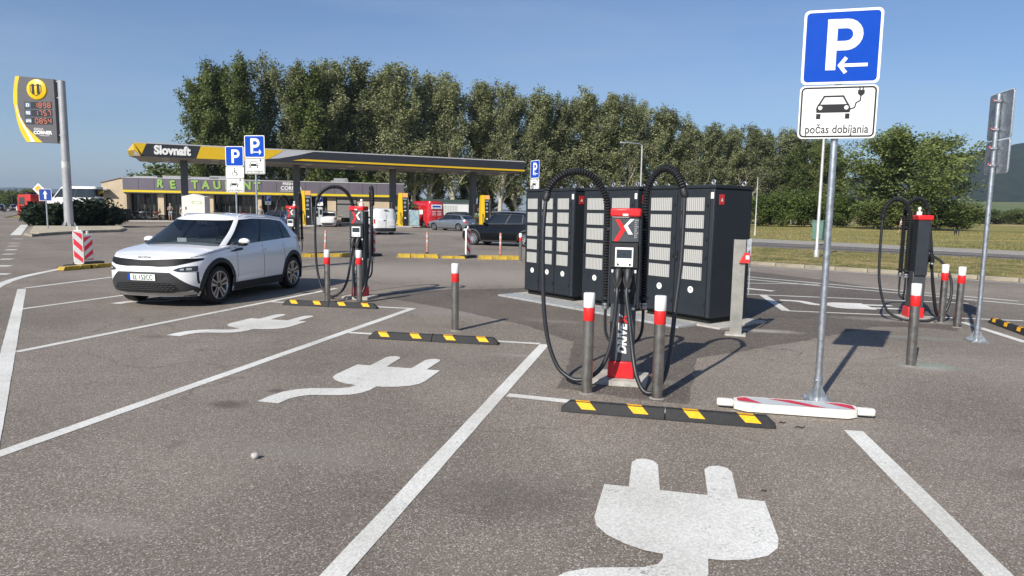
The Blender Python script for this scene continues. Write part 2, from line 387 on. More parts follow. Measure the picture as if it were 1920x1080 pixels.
M_UNDER = mat('underbody', (0.008, 0.008, 0.008), 0.9)
# ================================================================== THE SETTING
A_LOT = asphalt('asphalt_lot', (0.202, 0.171, 0.141), (0.300, 0.258, 0.216), (0.52, 0.48, 0.42),
    stains=[(-2.55, 6.1, .22, .16, (0.07, 0.06, 0.052), .6), (-2.3, 6.6, .10, .08, (0.06, 0.05, 0.045), .6), (-4.9, 9.3, .25, .18, (0.075, 0.064, 0.056), .55), (-0.35, 2.75, .20, .14, (0.08, 0.068, 0.06), .5), (3.9, 4.6, .5, .2, (0.11, 0.093, 0.08), .5), (-1.4, 14.8, 1.2, .3, (0.13, 0.11, 0.095), .5), (-2.0, 19.5, 7.0, 3.6, (0.36, 0.315, 0.27), 0.55), (-8.5, 30.0, 9.0, 4.0, (0.16, 0.138, 0.122), 0.5), (5.1, 8.25, 0.42, 0.22, (0.22, 0.34, 0.28), 0.5), (5.0, 8.1, 0.3, 0.16, (0.36, 0.35, 0.31), 0.6),
            (1.3, 8.3, 0.16, 0.05, (0.20, 0.32, 0.28), 0.5), (6.1, 10.2, 0.7, 0.16, (0.26, 0.33, 0.30), 0.35),
            (0.1, 8.45, 0.40, 0.10, (0.38, 0.37, 0.33), 0.35), (-2.3, 3.7, 0.5, 0.12, (0.30, 0.28, 0.26), 0.35),
            (-1.6, 4.9, 0.9, 0.25, (0.26, 0.25, 0.23), 0.3), (-0.9, 11.9, 1.6, 0.5, (0.26, 0.25, 0.235), 0.45),
            (-3.2, 2.9, 0.9, 0.5, (0.07, 0.066, 0.064), 0.55), (0.0, 4.2, 0.6, 0.4, (0.08, 0.075, 0.07), 0.4), (5.9, 5.3, 0.35, 0.3, (0.42, 0.40, 0.36), 0.5)])
A_PATCH = asphalt('asphalt_new_patch', (0.108, 0.090, 0.074), (0.160, 0.135, 0.113), (0.33, 0.31, 0.29), blotch=0.25,
    stains=[(3.9, 10.6, 0.7, 0.2, (0.42, 0.39, 0.33), 0.75), (1.2, 7.3, 0.9, 0.16, (0.30, 0.28, 0.24), 0.4), (6.9, 11.9, 1.3, 0.3, (0.34, 0.32, 0.28), 0.6), (0.7, 11.2, 0.6, 0.2, (0.3, 0.28, 0.24), 0.4)])
A_ROAD = asphalt('asphalt_road', (0.125, 0.113, 0.103), (0.180, 0.164, 0.150), (0.34, 0.33, 0.31), blotch=0.2, gscale=0.6)
L_WHITE = paint_line('white_road_paint', (0.75, 0.74, 0.70), 0.62)
G_FIELD = ramp3('dry_meadow', [(0.095, 0.125, 0.030), (0.19, 0.19, 0.055), (0.32, 0.265, 0.095), (0.42, 0.34, 0.15)], 0.09, bump=0.6, bscale=3, stretch=(0.5, 1.6, 1), second=1.3)
G_VERGE = ramp3('verge_turf', [(0.085, 0.12, 0.03), (0.19, 0.17, 0.06), (0.38, 0.28, 0.14)], 0.5, bump=0.5, bscale=9, second=4)

def sheet(name, poly, z, m, parent=None):
    o = MB().flat([(p[0], p[1]) for p in poly], z, m).build(name, parent)
    if parent is None: structure(o)
    return o
# open grassland to the horizon
seg = [(9500 * math.cos(2 * math.pi * i / 96), 9500 * math.sin(2 * math.pi * i / 96)) for i in range(96)]
sheet('grassland', seg, -0.06, G_FIELD)
# asphalt of the charging park, the forecourt and the approach road
KD = Vector((0.743, -0.669)); K0 = Vector((8.61, 25.03))
def kp(t): p = K0 + KD * t; return (p.x, p.y)
lot = sheet('parking_lot_asphalt', [(-70, -40), (70, -40), kp(75), kp(8), kp(0), (6.2, 27.6), (5.2, 29.4), (5.3, 31.5), (7, 36), (12, 60), (19, 92), (-18, 103), (-62, 84),
      (-175, 262), (-215, 240), (-95, 62)], 0.0, A_LOT)
# newer darker asphalt around cabinets and chargers (two overlapping cuts of one repair)
def pp(*px):
    P = [at(*p) for p in px]; out = []; rj = random.Random(4)
    for a, b in zip(P, P[1:] + P[:1]):
        k = max(1, int((b - a).length / 0.12))
        for i in range(k): q = a.lerp(b, i / k); out.append((q.x + rj.uniform(-.022, .022), q.y + rj.uniform(-.022, .022)))
    return out
sheet('asphalt_repair_patch', pp((688, 553), (760, 546), (985, 540), (1130, 520), (1400, 508), (1470, 516), (1560, 527), (1700, 549), (1830, 566), (1826, 586),
      (1810, 600), (1794, 622), (1730, 614), (1640, 612), (1520, 637), (1310, 672), (1299, 702), (1293, 757), (1180, 747), (1045, 727), (1058, 705), (1076, 642), (985, 610), (860, 583), (770, 566)), 0.0018, A_PATCH, lot)

_lz = [0]
def line(p0, p1, w, parent=lot, z=0.0036, name='white_line', m=None):
    _lz[0] += 1; z += (_lz[0] % 9) * 0.00015
    a, b = Vector(p0[:2]), Vector(p1[:2]); d = (b - a).normalized(); q = Vector((-d.y, d.x)) * w / 2
    n = max(1, int((b - a).length / 0.25)); vs = []; fs = []
    for i in range(n + 1):
        c = a + (b - a) * (i / n); j1, j2 = (rnd.uniform(-.004, .004), rnd.uniform(-.004, .004)) if 0 < i < n else (0, 0)
        vs += [(*(c - q * (1 + j1 / w)), z), (*(c + q * (1 + j2 / w)), z)]
        if i: fs.append((2 * i - 2, 2 * i, 2 * i + 1, 2 * i - 1))
    return MB().add(vs, fs, m or L_WHITE).build(name, parent)
def pline(a, b, w, ea=0.0, eb=0.0, z=0.0036):
    a, b = at(*a), at(*b); d = (b - a).normalized(); return line(a - d * ea, b + d * eb, w, z=z)
pline((-14, 856), (775, 578), 0.13, eb=0.0)              # bay dividers
pline((31, 660), (604, 546), 0.12, eb=0.6)
pline((625, 1080), (1021, 646), 0.13, ea=2.2)
pline((38, 580), (208, 557), 0.11, eb=5.2)
pline((46, 540.5), (205, 520.5), 0.12, eb=3.0)
line(at(41, 542), at(-28, 856), 0.15, z=0.0034)               # outer edge of the bays
pline((505, 566), (776, 579), 0.11)                     # bay heads
pline((655, 624), (1012, 645), 0.11)
pline((952, 741), (1440, 792), 0.12, eb=0.0)
pline((1600, 808), (1860, 1068), 0.15, eb=3.0)
for a, b, w in (((1400, 519), (1910, 565), 0.13), ((1400, 523.5), (1920, 571.5), 0.12), ((1400, 531), (1535, 533.5), 0.10), ((1400, 552), (1815, 569), 0.10),
                ((1474, 583), (1920, 602), 0.10), ((1431, 554), (1474, 583), 0.16), ((1803, 604), (1925, 643), 0.13), ((1400, 541), (1450, 546), 0.22)):
    pline(a, b, w, z=0.0040)
# give-way dashes and edge line at the junction
for (x, y, w) in ((33, 448, 1.0), (27, 456, 0.9), (25, 461.5, .8), (21, 468.5, .8), (16, 476.7, .75), (12, 486, .75), (8, 499, .7), (4, 514, .7), (0, 532, .7)):
    c = at(x, y); line(c + Vector((-0.22 * w, -0.05, 0)), c + Vector((0.22 * w, 0.05, 0)), 0.42 if y > 460 else 0.34, name='junction_dash')
line(at(29, 441), at(46, 421.5), 0.5)
cv = [at(*p) for p in ((-60, 590), (-30, 556), (0, 534), (40, 520), (80, 511), (118, 503.5))]
cv = spline(cv, 5)
for a, b in zip(cv, cv[1:]): line(a, b, 0.2, name='curved_edge_line')
line(at(-60, 404), at(16, 393.5), 0.4)
for (a, b) in (((655, 433), (700, 432)), ((755, 436), (870, 441)), ((590, 432), (640, 434))): line(at(*a), at(*b), 0.18, name='forecourt_line')

# painted plug symbols, 1 m wide, in the bays' direction
UDIR = R(76.5)
PLUG = [(-0.55, 0.46), (-0.39, 0.46), (-0.40, 0.92), (-0.37, 0.99), (-0.31, 1.02), (-0.25, 0.99), (-0.215, 0.92), (-0.19, 0.46), (0.11, 0.46), (0.105, 0.92), (0.14, 0.99), (0.2, 1.02), (0.265, 0.99), (0.29, 0.92), (0.295, 0.46),
        (0.455, 0.46), (0.47, -0.05), (0.45, -0.17), (0.39, -0.27), (0.29, -0.34), (0.16, -0.385), (0.08, -0.39),
        (0.075, -0.55), (0.045, -0.66), (-0.02, -0.745), (-0.12, -0.80), (-0.25, -0.835), (-0.38, -0.87), (-0.46, -0.94), (-0.505, -1.05), (-0.515, -1.22),
        (-0.735, -1.21), (-0.735, -1.03), (-0.70, -0.85), (-0.62, -0.72), (-0.51, -0.645), (-0.36, -0.60), (-0.24, -0.565), (-0.17, -0.51), (-0.15, -0.45),
        (-0.15, -0.40), (-0.25, -0.385), (-0.36, -0.335), (-0.46, -0.26), (-0.53, -0.16), (-0.555, -0.05)]
PTRI = [(0, 1, 7, 8, 14, 15, 16, 17, 18, 19, 20, 21, 40, 41, 42, 43, 44, 45), (1, 2, 3, 4, 5, 6, 7), (8, 9, 10, 11, 12, 13, 14), tuple(range(21, 41))]
def plug(c, u=UDIR, s=1.0):
    ca, sa = math.cos(u - math.pi / 2), math.sin(u - math.pi / 2)
    vs = [(c[0] + s * (x * ca - y * sa), c[1] + s * (x * sa + y * ca), 0.0052) for x, y in PLUG]
    return MB().add(vs, PTRI, L_WHITE).build('plug_symbol', lot)
plug((1.06, 3.81)); plug((-1.34, 7.21)); plug((-3.78, 10.40)); plug((-6.3, 13.4))
plug((6.75, 13.75), R(-9), 0.95)

# verge between the road and the service road, with kerb stones
VZ = 0.11
def rp(a, d, t): return (a[0] + d[0] * t, a[1] + d[1] * t)
S0, SD = (12.72, 37.1), (0.735, -0.678)
verge = sheet('grass_verge', [kp(0.0), kp(75), rp(S0, SD, 80), rp(S0, SD, 0), (9.4, 38.4), (6.2, 36), (5.5, 31.8), (5.6, 29.8), (6.5, 27.9)], VZ, G_VERGE)
KM = mat('kerb_concrete', (0.30, 0.265, 0.20), 0.9, var=0.3, vscale=3, bump=0.3, bscale=30)
kb = MB().box((0, 0, 0.06), (0.985, 0.16, 0.13), KM); first = None
ang = math.atan2(KD.y, KD.x)
for i in range(44):
    p = kp(0.5 + i)
    if first is None: first = kb.build('kerb_stone', verge, bevel=0.015); o = first
    else: o = first.copy(); COL.objects.link(o); o.parent = verge
    o.location = (p[0], p[1], rnd.uniform(-.006, .006)); o.rotation_euler.z = ang + rnd.uniform(-.006, .006)
q = [kp(0.0), (6.2, 27.75), (5.3, 29.5), (5.25, 31.6), (6.0, 35.8)]
for a, b in zip(q, q[1:]):
    a, b = Vector(a), Vector(b); n = max(1, round((b - a).length))
    for i in range(n):
        o = first.copy(); COL.objects.link(o); o.parent = verge; c = a + (b - a) * ((i + .5) / n); o.location = (c.x, c.y, 0); d = b - a; o.rotation_euler.z = math.atan2(d.y, d.x)
# service road behind it, its edge line, and the pale path beyond
S1, SE = (16.37, 47.82), (0.640, -0.768)
sroad = sheet('service_road', [rp(S0, SD, 85), rp(S0, SD, -0.2), (2, 48), (-8, 66), (14, 92), (4, 66), rp(S1, SE, -4), rp(S1, SE, 0), rp(S1, SE, 85)], -0.02, A_ROAD)
line(rp((16.2, 47.65), SE, -3), rp((16.2, 47.65), SE, 60), 0.28, parent=sroad, z=-0.014)
line(rp(S0, SD, 0.5), rp(S0, SD, 60), 0.10, parent=sroad, z=-0.014)
PATHM = ramp3('pale_gravel', [(0.24, 0.22, 0.19), (0.33, 0.31, 0.27), (0.40, 0.37, 0.32)], 2.5, bump=0.3, bscale=40)
sheet('gravel_path', [rp(S1, SE, 0.0), rp(S1, SE, 80), rp((18.67, 54.57), (0.603, -0.797), 80), rp((18.67, 54.57), (0.603, -0.797), -1)], -0.03, PATHM)
sheet('mown_track', [rp((24, 66), (0.62, -0.785), -30), rp((24, 66), (0.62, -0.785), 70), rp((24.9, 66.8), (0.62, -0.785), 70), rp((24.9, 66.8), (0.62, -0.785), -30)], -0.045, mat('straw_track', (0.33, 0.29, 0.17), 0.95, var=0.3, vscale=3))
ke = Vector(kp(0)) - Vector((0.669, 0.743)) * 0.42; line(ke, ke + KD * 44, 0.12)

# far hills
def ridge(name, mtl, x0, x1, y, depth, prof, seed, nx=150, ny=14, rough=4.0):
    rg = np.random.RandomState(seed); xs = np.linspace(x0, x1, nx); vs = []; fs = []
    ph = rg.rand(14) * 6.28; fr = np.linspace(2, 40, 14); am = 1 / fr ** 0.9
    for j in range(ny):
        v = j / (ny - 1)
        for i, x in enumerate(xs):
            u = (x - x0) / (x1 - x0); h = interp(u, prof)
            nn = sum(a * math.sin(f * (u * 3 + v * 0.7) * 3.1 + p) for a, f, p in zip(am, fr, ph))
            prof_v = math.sin(min(1, v * 1.0) * math.pi / 2) ** 1.3
            vs.append((x, y + depth * v, -1.5 + max(0, h) * prof_v + nn * rough * v * (1 if h > 1 else 0)))
    for j in range(ny - 1):
        for i in range(nx - 1): fs.append((j * nx + i, j * nx + i + 1, (j + 1) * nx + i + 1, (j + 1) * nx + i))
    return structure(MB().add(vs, fs, mtl).build(name, smooth=80))
FOREST = ramp3('hill_forest', [(0.006, 0.012, 0.006), (0.014, 0.024, 0.011), (0.032, 0.044, 0.020)], 0.03, bump=1.0, bscale=0.12, detail=9)
ridge('wooded_hill', FOREST, 250, 2600, 1150, 700, [(0, 0), (0.12, 40), (0.25, 85), (0.36, 150), (0.46, 205), (0.55, 235), (0.62, 255), (0.8, 275), (1, 270)], 3, rough=5)
ridge('far_ridge', FOREST, -6800, 400, 5000, 900, [(0, 220), (0.15, 190), (0.30, 140), (0.38, 130), (0.48, 110), (0.60, 95), (0.75, 60), (0.9, 24), (1, 0)], 5, rough=5)
WHEAT = ramp3('stubble_field', [(0.30, 0.24, 0.11), (0.40, 0.33, 0.16)], 0.05)
structure(MB().add([(70, 205, -0.05), (330, 190, -0.05), (700, 520, 6.5), (150, 540, 5.0)], [(0, 1, 2, 3)], WHEAT).build('stubble_field'))
structure(MB().add([(330, 905, 8), (1500, 800, 8), (1700, 1010, 34), (420, 1080, 26)], [(0, 1, 2, 3)], ramp3('hill_pasture', [(0.09, 0.13, 0.04), (0.16, 0.17, 0.07)], 0.02)).build('hill_pasture'))
# ================================================================== EV CHARGERS
CH_GREY = mat('charger_grey', (0.052, 0.058, 0.066), 0.45, var=0.1, vscale=7)
CH_RED = mat('charger_red', (0.66, 0.018, 0.022), 0.35, var=0.08, vscale=9)
CH_SCREEN = mat('charger_screen', (0.03, 0.045, 0.06), 0.08, spec=0.7)
CONDL = [(-0.204, 0.13, 0.778), (-0.208, 0.13, 1.097), (-0.209, 0.13, 1.5), (-0.207, 0.12, 1.784), (-0.235, 0.11, 1.953), (-0.316, 0.07, 2.109), (-0.421, 0.03, 2.196), (-0.519, 0, 2.216), (-0.625, -0.05, 2.202), (-0.729, -0.1, 2.138), (-0.803, -0.15, 2.041), (-0.825, -0.2, 1.929)]
CABL = [(-0.825, -0.2, 1.96), (-0.837, -0.25, 1.607), (-0.828, -0.28, 1.219), (-0.803, -0.3, 0.773), (-0.746, -0.32, 0.439), (-0.644, -0.35, 0.196), (-0.519, -0.38, 0.093), (-0.404, -0.4, 0.067), (-0.268, -0.4, 0.122), (-0.164, -0.38, 0.236), (-0.097, -0.35, 0.429), (-0.067, -0.3, 0.699), (-0.052, -0.27, 0.944), (-0.056, -0.235, 1.03)]
CONDR = [(0.2, 0.13, 0.797), (0.195, 0.13, 1.227), (0.19, 0.13, 1.678), (0.19, 0.12, 1.958), (0.229, 0.09, 2.124), (0.313, 0.05, 2.232), (0.399, 0, 2.251), (0.487, -0.06, 2.194), (0.544, -0.12, 2.09), (0.579, -0.16, 1.983)]
CABR = [(0.579, -0.16, 2.0), (0.578, -0.2, 1.637), (0.568, -0.25, 1.266), (0.534, -0.32, 0.842), (0.508, -0.4, 0.476), (0.469, -0.5, 0.225), (0.394, -0.56, 0.073), (0.314, -0.58, 0.034), (0.244, -0.55, 0.07), (0.179, -0.5, 0.205), (0.135, -0.42, 0.402), (0.086, -0.33, 0.712), (0.045, -0.27, 0.948), (0.046, -0.235, 1.03)]
def corrugated(path, r=0.041):
    P = resample(spline(path, 10), 0.0100); rs = []
    for i in range(len(P)): rs.append(r if i % 3 else r * 0.60)
    return MB().tube(P, rs, M_BLACK, 12)
def connector(x):
    b = MB()
    b.tube([(x, -0.13, 1.185), (x, -0.185, 1.175), (x, -0.215, 1.13), (x, -0.228, 1.06), (x, -0.232, 1.01)], [0.05, 0.052, 0.044, 0.032, 0.026], M_BLACK, 12)
    b.tube([(x - 0.03, -0.20, 1.165), (x - 0.034, -0.245, 1.10), (x - 0.01, -0.25, 1.03)], [0.014, 0.013, 0.015], M_RUBBER, 8)
    b.tube([(x + 0.03, -0.20, 1.165), (x + 0.034, -0.245, 1.10), (x + 0.01, -0.25, 1.03)], [0.014, 0.013, 0.015], M_RUBBER, 8)
    b.lathe([(0.03, 0), (0.034, 0.012), (0.03, 0.03)], M_GALV, 12, (x, -0.232, 0.985))
    return b
def make_charger(label, loc, rz, antenna=False, condL=None, cabL=None, condR=None, cabR=None, name='ev_charger'):
    t = thing(name, label, 'charger', loc, rz, 'fast charging posts')
    ft = [(-0.29, -0.24), (-0.05, -0.27), (0.27, -0.25), (0.28, 0.22), (-0.27, 0.24)]
    MB().prism(ft, -0.01, 0.055, M_CONC).build('concrete_foot', t, bevel=0.01)
    MB().box((0, -0.01, 0.145), (0.275, 0.27, 0.18), CH_RED, taper=(0.965, 0.965)).build('red_base', t, bevel=0.012)
    MB().box((0, -0.02, 0.545), (0.25, 0.21, 0.63), CH_GREY, taper=(1.02, 1.0)).build('lower_column', t, bevel=0.012)
    up = MB(); up.box((0, -0.025, 1.29), (0.285, 0.20, 0.90), M_ANTHRA)
    for s in (-1, 1):
        up.prism([(s * 0.143, -0.13), (s * 0.163, -0.12), (s * 0.163, 0.065), (s * 0.143, 0.075)][::s], 0.80, 1.745, M_ANTHRA2)
    up.build('upper_body', t, bevel=0.006)
    cp = MB().box((0, -0.045, 1.795), (0.31, 0.25, 0.088), CH_RED).build('red_cap', t, bevel=0.018)
    MB().box((0, -0.172, 1.772), (0.055, 0.006, 0.022), M_SIGNW).build('cap_sticker', cp)
    if antenna: MB().cyl((0.04, 0, 1.84), (0.04, 0, 1.9), 0.045, M_SIGNW, 12).cyl((0.04, 0, 1.9), (0.04, 0, 1.925), 0.015, M_SIGNW, 8).ball((0.04, 0, 1.95), 0.03, M_SIGNW, 10, 6).build('antenna', t)
    pn = MB().box((0, -0.128, 1.618), (0.28, 0.022, 0.25), CH_GREY).build('logo_panel', t, bevel=0.004)
    MB().flat([(-0.105, 1.725), (-0.062, 1.725), (0.006, 1.624), (-0.07, 1.50), (-0.118, 1.50), (-0.045, 1.622)], -0.1405, CH_RED, 'xz').build('red_chevron', pn)
    MB().flat([(0.05, 1.73), (0.09, 1.73), (0.022, 1.662), (0.078, 1.572), (0.034, 1.572), (-0.016, 1.656)], -0.1405, M_SIGNW, 'xz').build('white_chevron', pn)
    dl = MB(); rr = random.Random(3)
    for i in range(9):
        zc = 1.725 - i * 0.022
        for j in range(2 + (i % 3 == 0)): dl.flat([(0.094 + j * 0.014, zc), (0.094 + j * 0.014 + rr.uniform(.006, .012), zc), (0.094 + j * 0.014 + .010, zc - 0.014), (0.094 + j * 0.014, zc - 0.014)][::-1], -0.1405, M_ALU, 'xz')
    dl.build('small_print', pn)
    MB().prism([(-0.135, 1.485), (0.135, 1.485), (0.14, 1.23), (-0.14, 1.23)], -0.165, -0.12, M_BLACK, 'xz').build('display_housing', t, bevel=0.006)
    fr = MB().box((0, -0.168, 1.338), (0.185, 0.012, 0.20), M_SIGNW).build('display', t, bevel=0.004)
    MB().box((0, -0.1745, 1.372), (0.155, 0.004, 0.088), CH_SCREEN).build('screen', fr)
    MB().lathe([(0.0, -0.1795), (0.011, -0.1795), (0.012, -0.172)], M_BLACK, 12, (-0.062, 0, 1.262), 'y').build('button', fr)
    MB().lathe([(0.0, -0.1795), (0.011, -0.1795), (0.012, -0.172)], M_BLACK, 12, (0.06, 0, 1.262), 'y').build('button', fr)
    MB().torus((0.0, -0.177, 1.368), 0.009, 0.003, M_BLACK).build('screen_icon', fr)
    hs = MB().prism([(-0.135, 1.215), (0.135, 1.215), (0.12, 0.98), (0.06, 0.86), (-0.06, 0.86), (-0.12, 0.98)], -0.142, -0.10, M_BLACK, 'xz').build('holster', t, bevel=0.01)
    for x in (-0.118, 0.118): MB().box((x, -0.144, 1.19), (0.018, 0.006, 0.03), M_SIGNW).build('socket_label', hs)
    for x in (-0.055, 0.047): connector(x).build('plug_connector', t)
    MB().lathe([(0, -0.131), (0.016, -0.131), (0.016, -0.12)], M_SIGNW, 12, (0.108, 0, 0.80), 'y').build('round_sticker', t)
    cL, kL, cR, kR = condL or CONDL, cabL or CABL, condR or CONDR, cabR or CABR
    for c, k, s in ((cL, kL, -1), (cR, kR, 1)):
        cd = corrugated(c).build('corrugated_conduit', t, smooth=20)
        p = Vector(c[0])
        MB().lathe([(0.038, 0.02), (0.058, 0.02), (0.058, 0.045), (0.038, 0.045)], M_BLACK, 14, (p.x, p.y, p.z + 0.06)).lathe([(0.0, -0.03), (0.034, -0.03), (0.042, 0), (0.036, 0.05)], M_GALV, 14, (p.x, p.y, p.z)).build('conduit_clamp', cd)
        MB().box((p.x - s * 0.03, p.y - 0.02, p.z + 0.09), (0.08, 0.05, 0.03), M_BLACK).box((p.x - s * 0.03, p.y - 0.02, 1.62), (0.07, 0.05, 0.03), M_BLACK).build('conduit_bracket', cd)
        e = Vector(c[-1]); d = (Vector(c[-1]) - Vector(c[-2])).normalized()
        MB().tube([e - d * 0.05, e + d * 0.01, e + d * 0.035], [0.04, 0.04, 0.022], M_BLACK, 12).build('conduit_end', cd)
        MB().tube(spline([(p.x, p.y, p.z - 0.02), (p.x, p.y, p.z - 0.16), (p.x - s * 0.01, p.y, p.z - 0.28), (p.x - s * 0.05, p.y, p.z - 0.37), (p.x - s * 0.12, p.y - 0.04, p.z - 0.42)], 5), 0.0165, M_CABLE, 9).build('feed_cable', t)
        MB().tube(spline(k, 7), 0.0225, M_CABLE, 12).build('charging_cable', t)
    tx = text('DRIVE', 0.118, M_SIGNW, 'lettering', t, (0.012, -0.1335, 0.475), (R(90), R(-90), 0), bold=0.006, sx=0.98, shear=0.18)
    x0, z0 = 0.012, 0.69
    def q(p): return (x0 - p[1], z0 + p[0])
    MB().flat([q(p) for p in ((-0.045, 0.045), (-0.02, 0.045), (0.012, 0.0), (-0.03, -0.045), (-0.055, -0.045), (-0.014, 0.0))], -0.1335, CH_RED, 'xz').flat([q(p) for p in ((0.055, 0.045), (0.03, 0.045), (0.014, 0.012), (0.026, 0.0))], -0.1335, M_SIGNW, 'xz').flat([q(p) for p in ((0.02, -0.002), (0.052, -0.045), (0.03, -0.045), (0.008, -0.012))], -0.1335, CH_RED, 'xz').build('lettering_x', t)
    return t
BAY = R(-13.5)
make_charger('charging post with red cap and DRIVE lettering nearest the camera, between two bollards', (1.19, 7.25, 0), BAY)
make_charger('charging post with red cap right of the white electric car, behind the far wheel stop', (-3.05, 13.75, 0), BAY, True,
    condR=[(0.2, 0.13, 0.797), (0.195, 0.13, 1.227), (0.19, 0.13, 1.678), (0.19, 0.12, 1.958), (0.205, 0.07, 2.124), (0.25, -0.02, 2.2), (0.31, -0.12, 2.2), (0.36, -0.2, 2.12), (0.385, -0.24, 1.99), (0.39, -0.25, 1.88)],
    cabR=[(0.39, -0.25, 1.9), (0.385, -0.28, 1.6), (0.37, -0.3, 1.2), (0.36, -0.33, 0.75), (0.33, -0.4, 0.4), (0.27, -0.48, 0.16), (0.18, -0.5, 0.07), (0.09, -0.46, 0.1), (0.05, -0.4, 0.22), (0.02, -0.36, 0.45), (0.02, -0.32, 0.75), (0.035, -0.27, 0.95), (0.046, -0.235, 1.03)])
make_charger('charging post with red cap behind the rear end of the white electric car', (-6.55, 20.6, 0), BAY, True,
    condL=[(-0.204, 0.13, 0.778), (-0.208, 0.13, 1.5), (-0.207, 0.12, 1.784), (-0.215, 0.05, 2.0), (-0.23, -0.08, 2.12), (-0.25, -0.22, 2.1), (-0.27, -0.34, 1.98), (-0.28, -0.38, 1.85)],
    cabL=[(-0.28, -0.38, 1.87), (-0.34, -0.5, 1.6), (-0.55, -1.0, 1.15), (-0.75, -1.55, 0.95), (-0.85, -1.9, 0.98)],
    condR=[(0.2, 0.13, 0.797), (0.195, 0.13, 1.227), (0.19, 0.13, 1.678), (0.19, 0.12, 1.958), (0.205, 0.07, 2.1), (0.24, -0.02, 2.2), (0.28, -0.12, 2.2), (0.31, -0.2, 2.12), (0.32, -0.24, 1.99), (0.325, -0.25, 1.88)],
    cabR=[(0.325, -0.25, 1.9), (0.33, -0.28, 1.6), (0.34, -0.3, 1.2), (0.34, -0.33, 0.75), (0.32, -0.4, 0.4), (0.27, -0.48, 0.16), (0.18, -0.5, 0.07), (0.09, -0.46, 0.1), (0.05, -0.4, 0.22), (0.02, -0.36, 0.45), (0.02, -0.32, 0.75), (0.035, -0.27, 0.95), (0.046, -0.235, 1.03)])
make_charger('charging post seen from its back beside the road at the right, cable looping left', (7.08, 12.05, 0), R(80), True,
    condL=[(-0.13, 0.20, 0.778), (-0.13, 0.20, 1.5), (-0.13, 0.2, 1.80), (-0.12, 0.25, 1.98), (-0.11, 0.34, 2.08), (-0.11, 0.46, 2.1), (-0.12, 0.57, 2.03), (-0.13, 0.63, 1.9), (-0.13, 0.645, 1.78)],
    cabL=[(-0.13, 0.645, 1.8), (-0.14, 0.65, 1.5), (-0.15, 0.65, 1.0), (-0.17, 0.62, 0.6), (-0.2, 0.5, 0.2), (-0.25, 0.3, 0.05), (-0.3, 0.05, 0.03), (-0.3, -0.2, 0.05), (-0.25, -0.42, 0.18), (-0.2, -0.52, 0.5), (-0.14, -0.50, 0.8), (-0.08, -0.38, 1.03), (-0.056, -0.26, 1.12), (-0.055, -0.23, 1.1)],
    condR=[(0.13, 0.20, 0.778), (0.13, 0.20, 1.5), (0.13, 0.2, 1.80), (0.12, 0.17, 2.0), (0.11, 0.10, 2.1), (0.10, 0.0, 2.13), (0.12, -0.1, 2.08), (0.14, -0.16, 1.95)],
    cabR=[(0.14, -0.16, 1.97), (0.16, -0.24, 1.6), (0.22, -0.32, 1.2), (0.26, -0.38, 0.7), (0.28, -0.45, 0.3), (0.27, -0.5, 0.08), (0.22, -0.5, 0.05), (0.14, -0.42, 0.25), (0.08, -0.33, 0.65), (0.046, -0.27, 0.92), (0.046, -0.235, 1.03)])

# ================================================================== POWER CABINETS
def perforated():
    m, n, l, p = nodes_of('perforated_vent')
    c = n.new('ShaderNodeTexCoord'); sx = n.new('ShaderNodeSeparateXYZ'); l.new(c.outputs['Object'], sx.inputs[0])
    def wave(o, k, ph=0.0):
        a = n.new('ShaderNodeMath'); a.operation = 'MULTIPLY_ADD'; l.new(o, a.inputs[0]); a.inputs[1].default_value = k; a.inputs[2].default_value = ph
        b = n.new('ShaderNodeMath'); b.operation = 'SINE'; l.new(a.outputs[0], b.inputs[0]); return b.outputs[0]
    w1 = n.new('ShaderNodeMath'); w1.operation = 'ABSOLUTE'; l.new(wave(sx.outputs[0], math.pi / 0.039), w1.inputs[0])
    w2 = n.new('ShaderNodeMath'); w2.operation = 'ABSOLUTE'; l.new(wave(sx.outputs[2], math.pi / 0.022), w2.inputs[0])
    mu = n.new('ShaderNodeMath'); mu.operation = 'MULTIPLY_ADD'; l.new(w2.outputs[0], mu.inputs[0]); mu.inputs[1].default_value = 0.25; l.new(w1.outputs[0], mu.inputs[2])
    r = n.new('ShaderNodeValToRGB'); r.color_ramp.elements[0].position = 0.35; r.color_ramp.elements[1].position = 1.0
    r.color_ramp.elements[0].color = (0.24, 0.24, 0.235, 1); r.color_ramp.elements[1].color = (0.56, 0.55, 0.51, 1); l.new(mu.outputs[0], r.inputs[0])
    l.new(r.outputs[0], p.inputs['Base Color']); p.inputs['Roughness'].default_value = 0.5; p.inputs['Metallic'].default_value = 0.2
    return m
M_PERF = perforated()
CAB_O, CAB_A = Vector((0.27, 14.73, 0)), R(-52.5)
CDX, CDY = Vector((math.cos(CAB_A), math.sin(CAB_A), 0)), Vector((-math.sin(CAB_A), math.cos(CAB_A), 0))
